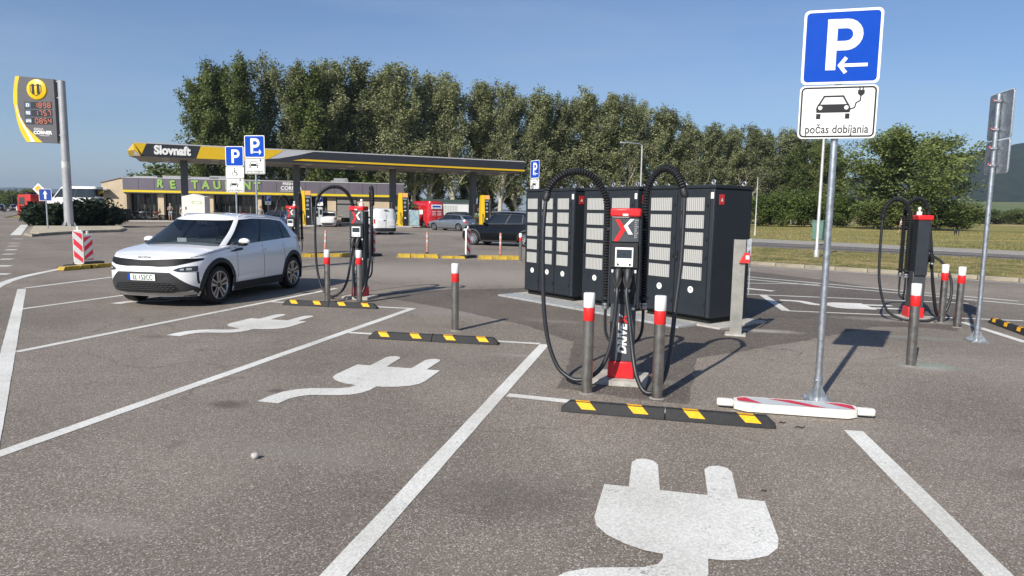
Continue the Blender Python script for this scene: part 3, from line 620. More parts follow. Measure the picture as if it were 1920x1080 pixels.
def cabinet(t0, t1, doors, label):
    w = t1 - t0; c = CAB_O + CDX * ((t0 + t1) / 2)
    t = thing('power_cabinet', label, 'electrical cabinet', c, CAB_A, 'power cabinets in a row')
    D = 1.0; H = 2.20
    MB().box((0, D / 2 + 0.02, 0.06), (w - 0.08, D - 0.10, 0.12), M_UNDER).build('plinth', t)
    MB().box((0, D / 2, 0.12 + (H - 0.12) / 2), (w, D, H - 0.12), M_ANTHRA).build('housing', t, bevel=0.012)
    MB().box((0, D / 2, H + 0.032), (w + 0.03, D + 0.03, 0.06), M_ANTHRA).build('roof', t, bevel=0.012)
    MB().box((w / 2 - 0.035, -0.012, 1.16), (0.07, 0.022, 2.05), M_ANTHRA2).build('corner_profile', t, bevel=0.005)
    dw = (w - 0.09) / doors
    for i in range(doors):
        x = -w / 2 + 0.015 + dw * (i + 0.5)
        d = MB().box((x, -0.011, 1.155), (dw - 0.018, 0.02, 2.03), M_ANTHRA).build('door', t, bevel=0.006)
        gw = dw * 0.68
        for k in range(5):
            MB().box((x, -0.024, 1.95 - 0.28 * k), (gw, 0.008, 0.215), M_PERF).build('vent_grille', d)
        for z in (0.35, 1.1, 1.4, 1.95):
            MB().box((x + dw / 2 - 0.035, -0.03, z), (0.03, 0.02, 0.055), M_BLACK).build('hinge', d, bevel=0.004)
        MB().box((x - dw / 2 + 0.045, -0.032, 1.1), (0.028, 0.024, 0.16), M_BLACK).cyl((x - dw / 2 + 0.045, -0.05, 1.08), (x - dw / 2 + 0.045, -0.04, 1.08), 0.008, M_CHROME, 8).build('lock_handle', d)
        st = MB(); st.lathe([(0, -0.0235), (0.055, -0.0235), (0.055, -0.021)], M_SIGNW, 20, (x + 0.02, 0, 0.56), 'y')
        st.stroke([(x - 0.002, 0.595), (x + 0.02, 0.565), (x + 0.042, 0.595)], 0.009, -0.0245, M_INK).stroke([(x + 0.02, 0.565), (x + 0.02, 0.53)], 0.009, -0.0245, M_INK)
        st.build('round_sticker', d)
    for x in (-w / 2 + 0.1, 0.0, w / 2 - 0.1):
        for y in (0.08, D - 0.1):
            MB().torus((x, y, H + 0.105), 0.032, 0.011, M_GALV).cyl((x, y, H + 0.055), (x, y, H + 0.08), 0.016, M_GALV, 8).build('lifting_eye', t)
    MB().box((w / 2 - 0.035, -0.026, 2.09), (0.055, 0.005, 0.10), M_SIGNW).build('name_plate', t)
    rs = MB().box((w / 2 + 0.003, 0.17, 2.03), (0.005, 0.13, 0.16), M_RED).build('warning_sticker', t)
    MB().flat([(0.14, 2.0), (0.2, 2.0), (0.17, 2.06)], w / 2 + 0.007, M_SIGNW, 'yz').build('sticker_symbol', rs)
cabinet(0.0, 1.53, 3, 'leftmost anthracite power cabinet, farthest from the near charging post')
cabinet(1.79, 3.17, 2, 'middle anthracite power cabinet, partly hidden behind the near charging post')
cabinet(3.37, 4.78, 2, 'rightmost anthracite power cabinet beside the galvanised guard post')
# concrete base and galvanised duct covers along the cabinet fronts
structure(MB().box((0, 0, 0), (5.3, 1.3, 0.05), M_CONC).build('cabinet_base_slab', loc=CAB_O + CDX * 2.42 + CDY * 0.52 + Vector((0, 0, 0.006)), rz=CAB_A, bevel=0.01))
DUCT = mat('duct_cover_steel', (0.42, 0.43, 0.43), 0.6, 0.25, var=0.2, vscale=14, bump=0.8, bscale=70)
for i in range(4):
    c = CAB_O + CDX * (0.45 + i * 1.2) - CDY * 0.36
    tag(MB().box((0, 0, 0.018), (1.18, 0.48, 0.036), DUCT).build('duct_cover', loc=c, rz=CAB_A + rnd.uniform(-.01, .01), bevel=0.004),
        ('galvanised duct cover plate farthest left in front of the cabinets', 'second galvanised duct cover plate from the left, before the cabinets', 'third galvanised duct cover plate from the left, behind the near charging post', 'galvanised duct cover plate nearest the guard post')[i], 'metal plate', 'duct covers before the cabinets')

# guard post with emergency stop
gp = thing('guard_post', 'galvanised steel profile post with red emergency stop beside the cabinets', 'post', (3.36, 10.18, 0), R(-20))
MB().prism([(-0.085, -0.06), (0.085, -0.06), (0.085, 0.06), (0.06, 0.06), (0.06, -0.042), (0.01, -0.036), (-0.01, -0.036), (-0.06, -0.042), (-0.06, 0.06), (-0.085, 0.06)], 0, 1.43, mat('zinc_post', (0.30, 0.295, 0.27), 0.6, 0.4, var=0.22, vscale=5, bump=0.15)).build('profile', gp)
MB().prism([(0.095, 1.43), (0.16, 1.45), (0.16, 0.62), (0.145, 0.62), (0.145, 1.30), (0.095, 1.18)], 0.0, 0.05, M_GALV, 'xz').build('side_bracket', gp)
eb = MB().prism([(-0.0, 1.09), (0.15, 1.09), (0.15, 1.24), (0.07, 1.24)], -0.10, -0.062, M_RED, 'xz').build('emergency_box', gp, bevel=0.004)
MB().box((0.115, -0.103, 1.175), (0.05, 0.006, 0.055), M_SIGNW).build('emergency_label', eb)
for z in (0.96, 1.06): MB().lathe([(0, -0.066), (0.011, -0.066), (0.011, -0.059)], M_CHROME, 8, (0.035, 0, z), 'y').build('bolt', gp)
MB().box((0, 0, 0.01), (0.3, 0.26, 0.03), M_CONC).build('footing', gp, bevel=0.01)

# ================================================================== BOLLARDS
def make_bollard():
    t = thing('bollard', '', 'bollard', (0, 0, 0), 0, 'stainless steel bollards')
    MB().lathe([(0.0, 0.0), (0.054, 0.0), (0.054, 0.985), (0.0, 0.985)], M_STEEL, 24).build('steel_tube', t)
    MB().lathe([(0.0555, 0.735), (0.0565, 0.737), (0.0565, 0.862), (0.0555, 0.864)], mat('reflective_red', (0.72, 0.02, 0.02), 0.35, var=0.08), 24).build('red_band', t)
    MB().lathe([(0.0555, 0.866), (0.0565, 0.868), (0.0565, 1.0), (0.052, 1.008), (0.0, 1.008)], M_SIGNW, 24).build('white_cap', t)
    MB().lathe([(0.078, 0.0), (0.07, 0.008), (0.054, 0.012)], mat('mortar', (0.24, 0.22, 0.20), 0.95, var=.3, vscale=20), 14).build('mortar_collar', t)
    return t
BL = [((0.76, 6.70), 'steel bollard left of the near charging post'), ((1.43, 6.55), 'steel bollard right of the near charging post'),
      ((-0.84, 10.16), 'lone steel bollard behind the middle wheel stop'), ((-3.52, 13.03), 'steel bollard left of the charging post behind the far wheel stop'),
      ((-2.91, 13.03), 'steel bollard right of the charging post behind the far wheel stop'), ((4.86, 8.22), 'steel bollard standing forward by green scuffs, left of the back-facing sign'),
      ((7.41, 11.74), 'steel bollard just right of the back-facing charging post'), ((7.37, 11.25), 'steel bollard nearest to the back-facing sign, right of another bollard'),
      ((0.28, 24.6), 'steel bollard beside the left edge of the cabinets near the yellow kerb'), ((-6.3, 19.6), 'steel bollard at the charging post behind the white car')]
b0 = make_bollard()
for i, (p, lb) in enumerate(BL):
    if i == 0: o = b0; o['label'] = lb
    else: o = copy_thing(b0, lb, (0, 0, 0))
    o.location = (p[0], p[1], 0); o.rotation_euler = (R(rnd.uniform(-.5, .5)), R(rnd.uniform(-.5, .5)), rnd.uniform(0, 6))

# ================================================================== WHEEL STOPS
def make_stop():
    t = thing('wheel_stop', '', 'wheel stop', (0, 0, 0), 0, 'rubber wheel stops')
    for s in (-1, 1):
        x0, x1 = (0.003, 0.915)
        sec = [(-0.075, 0), (-0.07, 0.03), (-0.03, 0.095), (0.03, 0.095), (0.07, 0.03), (0.075, 0)]
        vs = [(s * x0, y, z) for y, z in sec] + [(s * (x1 - 0.07), y, z) for y, z in sec] + [(s * x1, y * 0.85, z * 0.35) for y, z in sec]
        k = 6; fs = []
        for r_ in (0, 1):
            for j in range(k): fs.append((r_ * k + j, r_ * k + (j + 1) % k, (r_ + 1) * k + (j + 1) % k, (r_ + 1) * k + j))
        fs += [tuple(range(k)), tuple(range(3 * k - 1, 2 * k - 1, -1))]
        if s > 0: fs = [f[::-1] for f in fs]
        b = MB().add(vs, fs, M_RUBBER).build('rubber_half', t, bevel=0.004)
        for c in (0.24, 0.70):
            def P(x, v, e=0.0015): y, z = lerp(-0.068, -0.032, v), lerp(0.033, 0.092, v); return (x, y - e, z + e * 0.6)
            x = s * c; MB().add([P(x - 0.065 + 0.035, 0.08), P(x + 0.065 + 0.035, 0.08), P(x + 0.065 - 0.02, 0.97), P(x - 0.065 - 0.02, 0.97)], [(0, 1, 2, 3)], M_YEL).add([(x - 0.085, -0.028, 0.0965), (x + 0.045, -0.028, 0.0965), (x + 0.03, 0.02, 0.0965), (x - 0.1, 0.02, 0.0965)], [(0, 1, 2, 3)], M_YEL).build('yellow_reflector', b)
    return t
s0 = make_stop()
for i, (a, b, lb) in enumerate((((1047, 772), (1460, 806), 'black rubber wheel stop with yellow reflectors in front of the near charging post'), ((688, 635), (934, 648), 'black rubber wheel stop with yellow reflectors before the lone bollard'),
        ((528, 572), (705, 580), 'black rubber wheel stop with yellow reflectors beside the white electric car'), ((1842, 601), (1955, 643), 'black rubber wheel stop at the right edge behind the back-facing sign'))):
    if i == 0: o = s0; o['label'] = lb
    else: o = copy_thing(s0, lb, (0, 0, 0))
    a, b = at(*a), at(*b); c = (a + b) / 2; d = b - a; az = math.atan2(d.y, d.x); n = Vector((-math.sin(az), math.cos(az), 0))
    o.location = c + n * 0.075; o.rotation_euler.z = az
# ================================================================== SIGNS
def P_glyph(b, cx, cz, h, y, m):
    """the letter P: stem and bowl"""
    w = h * 0.19; x0 = cx - h * 0.24
    b.flat([(x0, cz - h / 2), (x0 + w, cz - h / 2), (x0 + w, cz + h / 2), (x0, cz + h / 2)], y, m, 'xz')
    r = h * 0.215; zc = cz + h / 2 - w / 2 - r; xs = x0 + w; xe = x0 + h * 0.36
    pts = [(xs, cz + h / 2 - w / 2), (xe, cz + h / 2 - w / 2)] + [(xe + r * math.sin(R(a)), zc + r * math.cos(R(a))) for a in range(18, 180, 18)] + [(xe, zc - r), (xs, zc - r)]
    b.stroke(pts, w * 0.97, y, m)
def arrow(b, cx, cz, L, d, y, m):
    b.flat([(cx - L / 2 if d > 0 else cx - L / 2 + L * 0.1, cz - L * 0.06), (cx + L / 2 - (L * 0.1 if d > 0 else 0), cz - L * 0.06), (cx + L / 2 - (L * 0.1 if d > 0 else 0), cz + L * 0.06), (cx - L / 2 if d > 0 else cx - L / 2 + L * 0.1, cz + L * 0.06)], y, m, 'xz')
    t = cx + d * L / 2; k = L * 0.27
    b.stroke([(t - d * k * 1.05, cz + k), (t - d * 0.02, cz), (t - d * k * 1.05, cz - k)], L * 0.13, y - 0.0004, m)
def plate(parent, name, w, h, zc, y, face, rim, r=0.03):
    """sign plate: folded grey back, coloured rim and face"""
    o = MB().prism(rrect(w, h, r, cz=zc), y, y + 0.012, rim, 'xz', M_GALV).build(name, parent)
    MB().prism(rrect(w - 0.02, h - 0.02, r, cz=zc), y + 0.0125, y + 0.022, M_GALV, 'xz').build('back_frame', o)
    return o
def p_plate(parent, w, zc, y, arr=0):
    o = plate(parent, 'parking_plate', w, w, zc, y, M_BLUE, M_SIGNW, w * 0.07)
    MB().flat(rrect(w * 0.93, w * 0.93, w * 0.05, cz=zc), y - 0.0015, M_BLUE, 'xz').build('blue_face', o)
    b = MB(); P_glyph(b, -w * 0.03 if arr else -w * 0.0, zc + (w * 0.03 if arr else 0), w * 0.68, y - 0.003, M_SIGNW); b.build('letter_p', o)
    if arr: b = MB(); arrow(b, w * 0.15, zc - w * 0.25, w * 0.38, arr, y - 0.004, M_SIGNW); b.build('arrow', o)
    return o
def ecar_plate(parent, w, h, zc, y, words=True):
    o = plate(parent, 'charging_plate', w, h, zc, y, M_SIGNW, M_SIGNW, w * 0.06)
    b = MB(); b.stroke(rrect(w * 0.94, h * 0.92, w * 0.05, cz=zc), w * 0.022, y - 0.0015, M_INK, closed=True); b.build('black_border', o)
    b = MB(); s = w / 0.7; cx, cz = -0.04 * s, zc + 0.045 * s
    b.flat([(cx - 0.15 * s, cz - 0.05 * s), (cx + 0.15 * s, cz - 0.05 * s), (cx + 0.155 * s, cz - 0.01 * s), (cx + 0.14 * s, cz + 0.03 * s), (cx - 0.14 * s, cz + 0.03 * s), (cx - 0.155 * s, cz - 0.01 * s)], y - 0.0015, M_INK, 'xz')
    b.stroke([(cx - 0.13 * s, cz + 0.025 * s), (cx - 0.085 * s, cz + 0.105 * s), (cx + 0.085 * s, cz + 0.105 * s), (cx + 0.13 * s, cz + 0.025 * s)], 0.016 * s, y - 0.0019, M_INK)
    for q in (-1, 1): b.flat([(cx + q * 0.13 * s - 0.02 * s, cz - 0.11 * s), (cx + q * 0.13 * s + 0.02 * s, cz - 0.11 * s), (cx + q * 0.13 * s + 0.02 * s, cz - 0.06 * s), (cx + q * 0.13 * s - 0.02 * s, cz - 0.06 * s)], y - 0.0015, M_INK, 'xz')
    b.stroke([(cx + 0.15 * s, cz - 0.02 * s), (cx + 0.19 * s, cz - 0.005 * s), (cx + 0.20 * s, cz + 0.04 * s), (cx + 0.235 * s, cz + 0.06 * s), (cx + 0.24 * s, cz + 0.115 * s)], 0.012 * s, y - 0.0022, M_INK)
    b.flat([(cx + 0.21 * s, cz + 0.16 * s), (cx + 0.21 * s, cz + 0.125 * s), (cx + 0.23 * s, cz + 0.105 * s), (cx + 0.25 * s, cz + 0.105 * s), (cx + 0.27 * s, cz + 0.125 * s), (cx + 0.27 * s, cz + 0.16 * s)][::-1], y - 0.0015, M_INK, 'xz')
    for q in (0.226, 0.254): b.stroke([(cx + q * s, cz + 0.158 * s), (cx + q * s, cz + 0.195 * s)], 0.011 * s, y - 0.0018, M_INK)
    b.build('car_pictogram', o)
    b = MB()
    for q in (-1, 1): b.flat([(cx + q * 0.117 * s + 0.02 * s * math.cos(a * R(30)), cz - 0.003 * s + 0.02 * s * math.sin(a * R(30))) for a in range(12)], y - 0.0026, M_SIGNW, 'xz')
    b.build('headlight_dots', o)
    if words: text('počas dobíjania', 0.114 * s, M_INK, 'lettering', o, (0, y - 0.002, zc - h * 0.33), bold=0.0012 * s, sx=0.80)
    return o
def pole(parent, H, r=0.032, base=True, n=16):
    MB().lathe([(0, 0), (r, 0), (r, H), (r * 0.6, H + 0.01), (0, H + 0.01)], M_GALV, n).build('pole', parent)
    if base:
        b = MB(); b.box((0, 0, 0.009), (0.24, 0.24, 0.018), M_GALV).lathe([(r + .008, 0.018), (r + .008, 0.24), (r, 0.245)], M_GALV, 16)
        for a in range(4):
            q = R(45 + 90 * a); c, s_ = math.cos(q), math.sin(q)
            b.add([(c * r, s_ * r, 0.018), (c * 0.13, s_ * 0.13, 0.018), (c * 0.13, s_ * 0.13, 0.03), (c * r, s_ * r, 0.17)], [(0, 1, 2, 3)], M_GALV)
            b.cyl((c * 0.135, s_ * 0.135, 0.018), (c * 0.135, s_ * 0.135, 0.045), 0.012, M_GALV, 6)
        for a in range(3): b.cyl((math.cos(a * 2.1) * r, math.sin(a * 2.1) * r, 0.21), (math.cos(a * 2.1) * (r + 0.03), math.sin(a * 2.1) * (r + 0.03), 0.21), 0.008, M_GALV, 6)
        b.build('pole_foot', parent)
def clips(parent, zs, r=0.032):
    for z in zs:
        MB().box((0, 0.012, z), (0.11, 0.05, 0.028), M_ALU).torus((0, 0.03, z), r + 0.006, 0.006, M_ALU, axis='z').box((0.05, 0.035, z + 0.02), (0.02, 0.02, 0.03), mat('clip_label', (0.6, 0.12, 0.12), 0.5)).build('clip', parent)
def post_sign(label, loc, rz, top, w, arr, plates, group='parking signs for charging', r=0.032, base=True, words=True, off=0.0):
    t = thing('parking_sign', label, 'road sign', loc, rz, group); pole(t, top - 0.03, r, base)
    y = -r - 0.024; z = top - w / 2; zz = []
    p_plate(t, w, z, y, arr); zz += [z + w * 0.3, z - w * 0.3]; z0 = top - w - 0.012
    for kind in plates:
        if kind == 'e': h = w * 0.72; ecar_plate(t, w, h, z0 - h / 2, y, words); zz += [z0 - h * 0.25, z0 - h * 0.75]; z0 -= h + 0.012
        if kind == 'w':
            h = w * 0.56; o = plate(t, 'wheelchair_plate', w, h, z0 - h / 2, y, M_SIGNW, M_SIGNW, w * 0.06); zc = z0 - h / 2
            b = MB(); b.flat([(0.0 + 0.025 * math.cos(a * R(45)), zc + 0.125 + 0.025 * math.sin(a * R(45))) for a in range(8)], y - 0.002, M_INK, 'xz')
            b.stroke([(-0.005, zc + 0.09), (-0.015, zc - 0.0), (0.07, zc - 0.005), (0.10, zc - 0.10)], 0.028, y - 0.002, M_INK).stroke([(-0.01, zc + 0.05), (0.06, zc + 0.04)], 0.018, y - 0.0024, M_INK)
            b.stroke([(-0.01 + 0.085 * math.cos(R(a)), zc - 0.05 + 0.085 * math.sin(R(a))) for a in range(130, 375, 20)], 0.018, y - 0.0022, M_INK); b.build('wheelchair_pictogram', o); zz += [zc]; z0 -= h + 0.012
        if kind == 's': h = w * 0.55; o = plate(t, 'supplementary_plate', w, h, z0 - h / 2, y, M_SIGNW, M_SIGNW, w * 0.05); MB().flat([(-0.06, z0 - h * .7), (0.05, z0 - h * .7), (0.05, z0 - h * .35), (-0.06, z0 - h * .35)], y - 0.002, M_INK, 'xz').build('pictogram', o); z0 -= h + 0.012
    clips(t, zz, r); return t
post_sign('large parking sign with left arrow and charging plate beside the lying barrier board', (2.99, 6.55, 0), R(-15), 3.665, 0.665, -1, 'e')
post_sign('parking sign seen from behind at the right edge on a galvanised pole', (6.84, 9.98, 0), R(80), 3.58, 0.66, -1, 'e')
post_sign('tall parking sign with right arrow above the roof of the white electric car', (-8.15, 22.0, 0), R(-10), 4.02, 0.69, 1, 'e')
post_sign('parking sign with wheelchair and charging plates above the white electric car', (-9.75, 24.4, 0), R(-10), 3.88, 0.69, 0, 'we')
post_sign('parking sign with arrow turned aside behind the leftmost power cabinet', (0.86, 27.0, 0), R(-62), 3.76, 0.69, -1, 'e')
post_sign('small parking sign left of the first fuel pump before the shop windows', (-24.6, 69.5, 0), 0, 3.0, 0.62, 0, 's', 'small parking signs by the shop', words=False, base=False)
post_sign('small parking sign right of the first fuel pump before the shop windows', (-19.4, 69.5, 0), 0, 3.0, 0.62, 0, 's', 'small parking signs by the shop', words=False, base=False)

# ================================================================== LYING BARRIER BOARD AND BEACONS
M_BARR = mat('barrier_plastic', (0.74, 0.72, 0.66), 0.55, var=0.15, vscale=6, bump=0.1, bscale=30)
M_SHEET = mat('reflective_white', (0.52, 0.54, 0.54), 0.4, var=0.08, vscale=10)
M_SHEETR = mat('reflective_red_film', (0.60, 0.02, 0.04), 0.4, var=0.1, vscale=8)
a, b = at(1347, 770), at(1648, 792); c = (a + b) / 2; d = b - a
t = thing('barrier_board', 'white plastic barrier board with red stripes lying on the asphalt', 'barrier', c + Vector((0.02, 0.12, 0)), math.atan2(d.y, d.x))
Lb = 0.53
MB().prism([(-Lb, -0.055), (-Lb + 0.10, -0.125), (Lb - 0.10, -0.125), (Lb, -0.055), (Lb, 0.055), (Lb - 0.10, 0.125), (-Lb + 0.10, 0.125), (-Lb, 0.055)], 0.012, 0.088, M_BARR).build('board', t, bevel=0.018)
for s in (-1, 1): MB().box((s * (Lb + 0.075), 0, 0.055), (0.15, 0.075, 0.065), M_BARR).build('end_grip', t, bevel=0.015)
fl = MB().flat([(-Lb + 0.03, -0.075), (-Lb + 0.12, -0.10), (Lb - 0.12, -0.10), (Lb - 0.03, -0.075), (Lb - 0.03, 0.05), (Lb - 0.11, 0.095), (-Lb + 0.11, 0.095), (-Lb + 0.03, 0.05)], 0.0895, M_SHEET).build('reflective_film', t)
for pol in ([(-Lb + 0.03, 0.05), (-Lb + 0.03, -0.05), (-0.30, -0.098), (-0.30, -0.085), (-0.42, 0.088)], [(-0.22, 0.094), (0.12, -0.098), (0.26, -0.098), (-0.02, 0.094)], [(0.27, 0.094), (Lb - 0.05, -0.08), (Lb - 0.03, -0.07), (Lb - 0.03, 0.05), (Lb - 0.11, 0.094)]):
    MB().flat(pol, 0.0907, M_SHEETR).build('red_stripe', fl)

def beacon(label, loc, rz, H=1.12, w=0.25, flip=1):
    t = thing('beacon_board', label, 'beacon', loc, rz, 'red and white beacon boards')
    MB().prism([(-0.38, -0.14), (-0.3, -0.2), (0.3, -0.2), (0.38, -0.14), (0.38, 0.14), (0.3, 0.2), (-0.3, 0.2), (-0.38, 0.14)], 0.0, 0.10, M_RUBBER).build('rubber_foot', t, bevel=0.02)
    z0, z1 = 0.12, H - 0.09
    MB().prism([(-w * 0.42, z0), (w * 0.42, z0), (w / 2, z0 + 0.06), (w / 2, z1 - 0.05), (w * 0.36, z1), (-w * 0.36, z1), (-w / 2, z1 - 0.05), (-w / 2, z0 + 0.06)], -0.035, 0.035, M_BARR, 'xz').build('board', t, bevel=0.01)
    MB().box((0, 0, H - 0.05), (0.06, 0.05, 0.11), M_BARR).build('top_grip', t, bevel=0.008)
    MB().box((0, 0, 0.10), (0.12, 0.05, 0.06), M_BARR).build('stem', t)
    for y in (-0.037, 0.037):
        f = MB().flat(rrect(w - 0.03, z1 - z0 - 0.06, 0.02, cz=(z0 + z1) / 2), y, M_SHEET, 'xz').build('reflective_film', t)
        x0, x1 = -w / 2 + 0.016, w / 2 - 0.016; k = (x1 - x0) * flip; lo, hi = z0 + 0.035, z1 - 0.035; n = 3; step = (hi - lo) / 2.55
        for i in range(-1, 4):
            zb = lo + i * step - 0.05; q = [(x0, zb + (k if flip > 0 else 0)), (x0, zb + step * .5 + (k if flip > 0 else 0)), (x1, zb + step * .5 + (0 if flip > 0 else -k)), (x1, zb + (0 if flip > 0 else -k))]
            q = [(x, min(max(z, lo), hi)) for x, z in q]
            if max(z for x, z in q) - min(z for x, z in q) > 0.02: MB().flat(q, y * 1.04, M_SHEETR, 'xz').build('red_stripe', f)
    return t
beacon('nearer red and white beacon board of the pair left of the white car', (-12.15, 19.25, 0), R(8), 1.16, 0.26)
beacon('red and white beacon board at the left, behind the nearer one', (-12.60, 20.4, 0), R(48), 1.0, 0.26, -1)
beacon('red and white beacon board behind the second charging post, on the kerb line', (-5.3, 26.05, 0), R(62), 1.12)
beacon('red and white beacon board on the kerb line left of the black off-road car', (-1.7, 26.1, 0), R(55), 1.2)
M_PINK = mat('faded_post_pink', (0.55, 0.24, 0.19), 0.6, var=0.35, vscale=5)
def flexpost(label, px, py, h, lean=0.0):
    p = at(px, py); t = thing('marker_post', label, 'marker post', p, 0, 'faded marker posts on the kerb'); t.rotation_euler = (0, lean, 0)
    MB().lathe([(0, 0.06), (0.042, 0.06), (0.042, h - 0.03), (0.03, h), (0, h)], M_PINK, 12).build('tube', t)
    MB().lathe([(0.1, 0.0), (0.09, 0.05), (0.05, 0.09), (0.043, 0.12)], M_RUBBER, 12).build('foot', t)
    for z in (h * 0.55, h * 0.78): MB().lathe([(0.0435, z), (0.0435, z + 0.09)], M_SHEET, 12).build('reflective_band', t)
flexpost('faded red marker post between the two beacon boards on the yellow kerb', 801, 478, 0.92)
flexpost('faded red marker post in front of the rear wheel of the black off-road car', 938, 483, 0.95)
flexpost('faded red marker post left of the second charging post', 609, 481, 0.98, R(3))

# yellow separator kerbs
M_YK = mat('yellow_kerb_paint', (0.62, 0.40, 0.02), 0.85, var=0.45, vscale=7, bump=0.5, bscale=25, col2=(0.26, 0.20, 0.07))
def kerb_run(a, b, n, dz=0.0, group='yellow kerb pieces between lot and forecourt', lb='worn yellow painted kerb piece between charging bays and forecourt'):
    a, b = at(*a), at(*b); d = (b - a); L = d.length / n; az = math.atan2(d.y, d.x)
    for i in range(n):
        c = a + d * ((i + 0.5) / n); l2 = L / 2 - 0.012
        o = MB().prism([(-l2, 0), (l2, 0), (l2 - (0.06 if i == n - 1 else 0), 0.13 + dz), (-l2 + (0.06 if i == 0 else 0), 0.13 + dz)], -0.11, 0.11, M_YK, 'xz').build('yellow_kerb', loc=c, rz=az + rnd.uniform(-.02, .02), bevel=0.03)
        tag(o, lb, 'kerb', group)
kerb_run((556, 482), (690, 481), 5); kerb_run((744, 482.5), (824, 484), 3, 0.02); kerb_run((826, 484), (874, 485), 2, -0.04); kerb_run((895, 486), (980, 487), 3, 0.02)
kerb_run((112, 508), (206, 500), 3, -0.02, 'yellow kerb pieces beside the white car', 'worn yellow painted kerb piece by the left beacon boards')

# small stone on the asphalt
rr = random.Random(5); st = MB().ball((0, 0, 0.022), (0.032, 0.026, 0.024), mat('pale_stone', (0.50, 0.47, 0.42), 0.9, var=0.3, vscale=30, bump=0.3), 9, 6)
st.v = [(x * rr.uniform(.82, 1.15), y * rr.uniform(.82, 1.15), z) for x, y, z in st.v]
tag(st.build('stone', loc=at(478, 860), smooth=60), 'small pale stone lying alone on the asphalt', 'stone')
lw = mat('dead_leaf', (0.05, 0.035, 0.02), 0.9)
for (px, py, s) in ((1500, 803, 0.05), (1467, 794, 0.035), (1432, 922, 0.02)):
    p = at(px, py); o = MB().tube([(-s, 0, 0.006), (-s * .3, s * .25, 0.012), (s * .2, -s * .1, 0.006), (s, s * .2, 0.014)], [0.002, 0.006, 0.007, 0.002], lw, 5).build('dry_leaf', loc=p)
    tag(o, {1500: 'dark curled leaf on the asphalt below the lying barrier board', 1467: 'dark leaf beside the right end of the near wheel stop', 1432: 'tiny dark leaf at the corner of the painted plug symbol'}[px], 'leaf')

# ================================================================== FUEL PRICE TOTEM
TG, TY, TW = mat('totem_grey', (0.095, 0.095, 0.105), 0.45, var=0.08), mat('fuel_yellow', (0.80, 0.52, 0.01), 0.4, var=0.06), mat('totem_white', (0.7, 0.66, 0.58), 0.45)
M_LED = mat('price_led', (0.50, 0.13, 0.06), 0.5, emit=0.12); M_PAN = mat('price_panel', (0.02, 0.024, 0.032), 0.35); M_TAG = mat('grade_tag', (0.11, 0.16, 0.24), 0.5)
t = thing('price_totem', 'tall curved fuel price totem on a thick grey pole at the left', 'price sign', (-32.77, 50.95, 0), 0)
PG = mat('painted_pole_grey', (0.42, 0.42, 0.43), 0.45, 0.3, var=0.12, vscale=2)
MB().lathe([(0, 0), (0.31, 0.0), (0.305, 0.6), (0.235, 10.6), (0.0, 10.66)], PG, 24).build('pole', t)
fb = MB()
for k in range(8):
    q = k * math.pi / 4; c, s = math.cos(q), math.sin(q); fb.add([(c * .28, s * .28, 0), (c * .56, s * .56, 0), (c * .56, s * .56, .06), (c * .30, s * .30, .55)], [(0, 1, 2, 3)], PG)
fb.lathe([(0.6, 0), (0.6, 0.03), (0.25, 0.03)], PG, 16).build('foot_fins', t)
MB().lathe([(0.285, 4.35), (0.288, 4.36), (0.283, 4.85)], mat('pole_band', (0.55, 0.55, 0.53), 0.6, var=0.3, vscale=4), 20).build('paper_band', t)
OUT = [(-3.171, 10.858), (-2.872, 10.847), (-0.439, 10.678), (-0.401, 6.159), (-1.479, 6.194), (-2.613, 6.202), (-2.85, 6.6), (-3.048, 7.017), (-3.24, 7.75), (-3.362, 8.435), (-3.41, 9.0), (-3.399, 9.535), (-3.31, 10.2)]
pn = MB().prism(OUT, -0.2, 0.2, TG, 'xz').build('panel', t)
INN = [(-2.872, 10.847), (-3.03, 10.3), (-3.088, 9.802), (-3.136, 8.859), (-2.985, 8.02), (-2.6, 7.288), (-2.093, 6.767), (-1.479, 6.194)]
strip = [(-3.171, 10.858), (-3.31, 10.2), (-3.399, 9.535), (-3.41, 9.0), (-3.24, 7.75), (-3.048, 7.017), (-2.85, 6.6), (-2.613, 6.202)]
yb = MB()
for i in range(7): yb.flat([strip[i], strip[i + 1], INN[i + 1], INN[i]], -0.205, TY, 'xz')
yb.build('yellow_edge', pn)
WL, WR = [(-3.27, 8.9), (-3.18, 8.25), (-2.98, 7.62), (-2.67, 7.0), (-2.42, 6.5), (-2.342, 6.205)], [(-3.235, 8.9), (-3.10, 8.25), (-2.84, 7.62), (-2.46, 7.0), (-2.17, 6.5), (-1.99, 6.205)]
wb = MB()
for i in range(5): wb.flat([WL[i], WL[i + 1], WR[i + 1], WR[i]], -0.21, TW, 'xz')
wb.build('white_sweep', pn)
dc = MB().lathe([(0, -0.36), (0.5, -0.34), (0.70, -0.27), (0.735, -0.2)], TY, 32, (-1.66, 0, 9.93), 'y').build('yellow_disc', pn)
sh = MB(); sh.stroke([(-2.05, 10.22), (-1.27, 10.22), (-1.27, 9.80), (-1.45, 9.58), (-1.66, 9.48), (-1.87, 9.58), (-2.05, 9.80)], 0.035, -0.375, M_INK, closed=True)
for x in (-1.845, -1.475): sh.flat([(x - 0.085, 9.6), (x + 0.085, 9.6), (x + 0.085, 10.3), (x - 0.085, 10.3)], -0.38, M_INK, 'xz')
sh.build('shield_emblem', dc)
SEG = {'0': 'abcdef', '1': 'bc', '2': 'abged', '3': 'abgcd', '4': 'fgbc', '5': 'afgcd', '6': 'afgedc', '7': 'abc', '8': 'abcdefg', '9': 'abcdfg'}
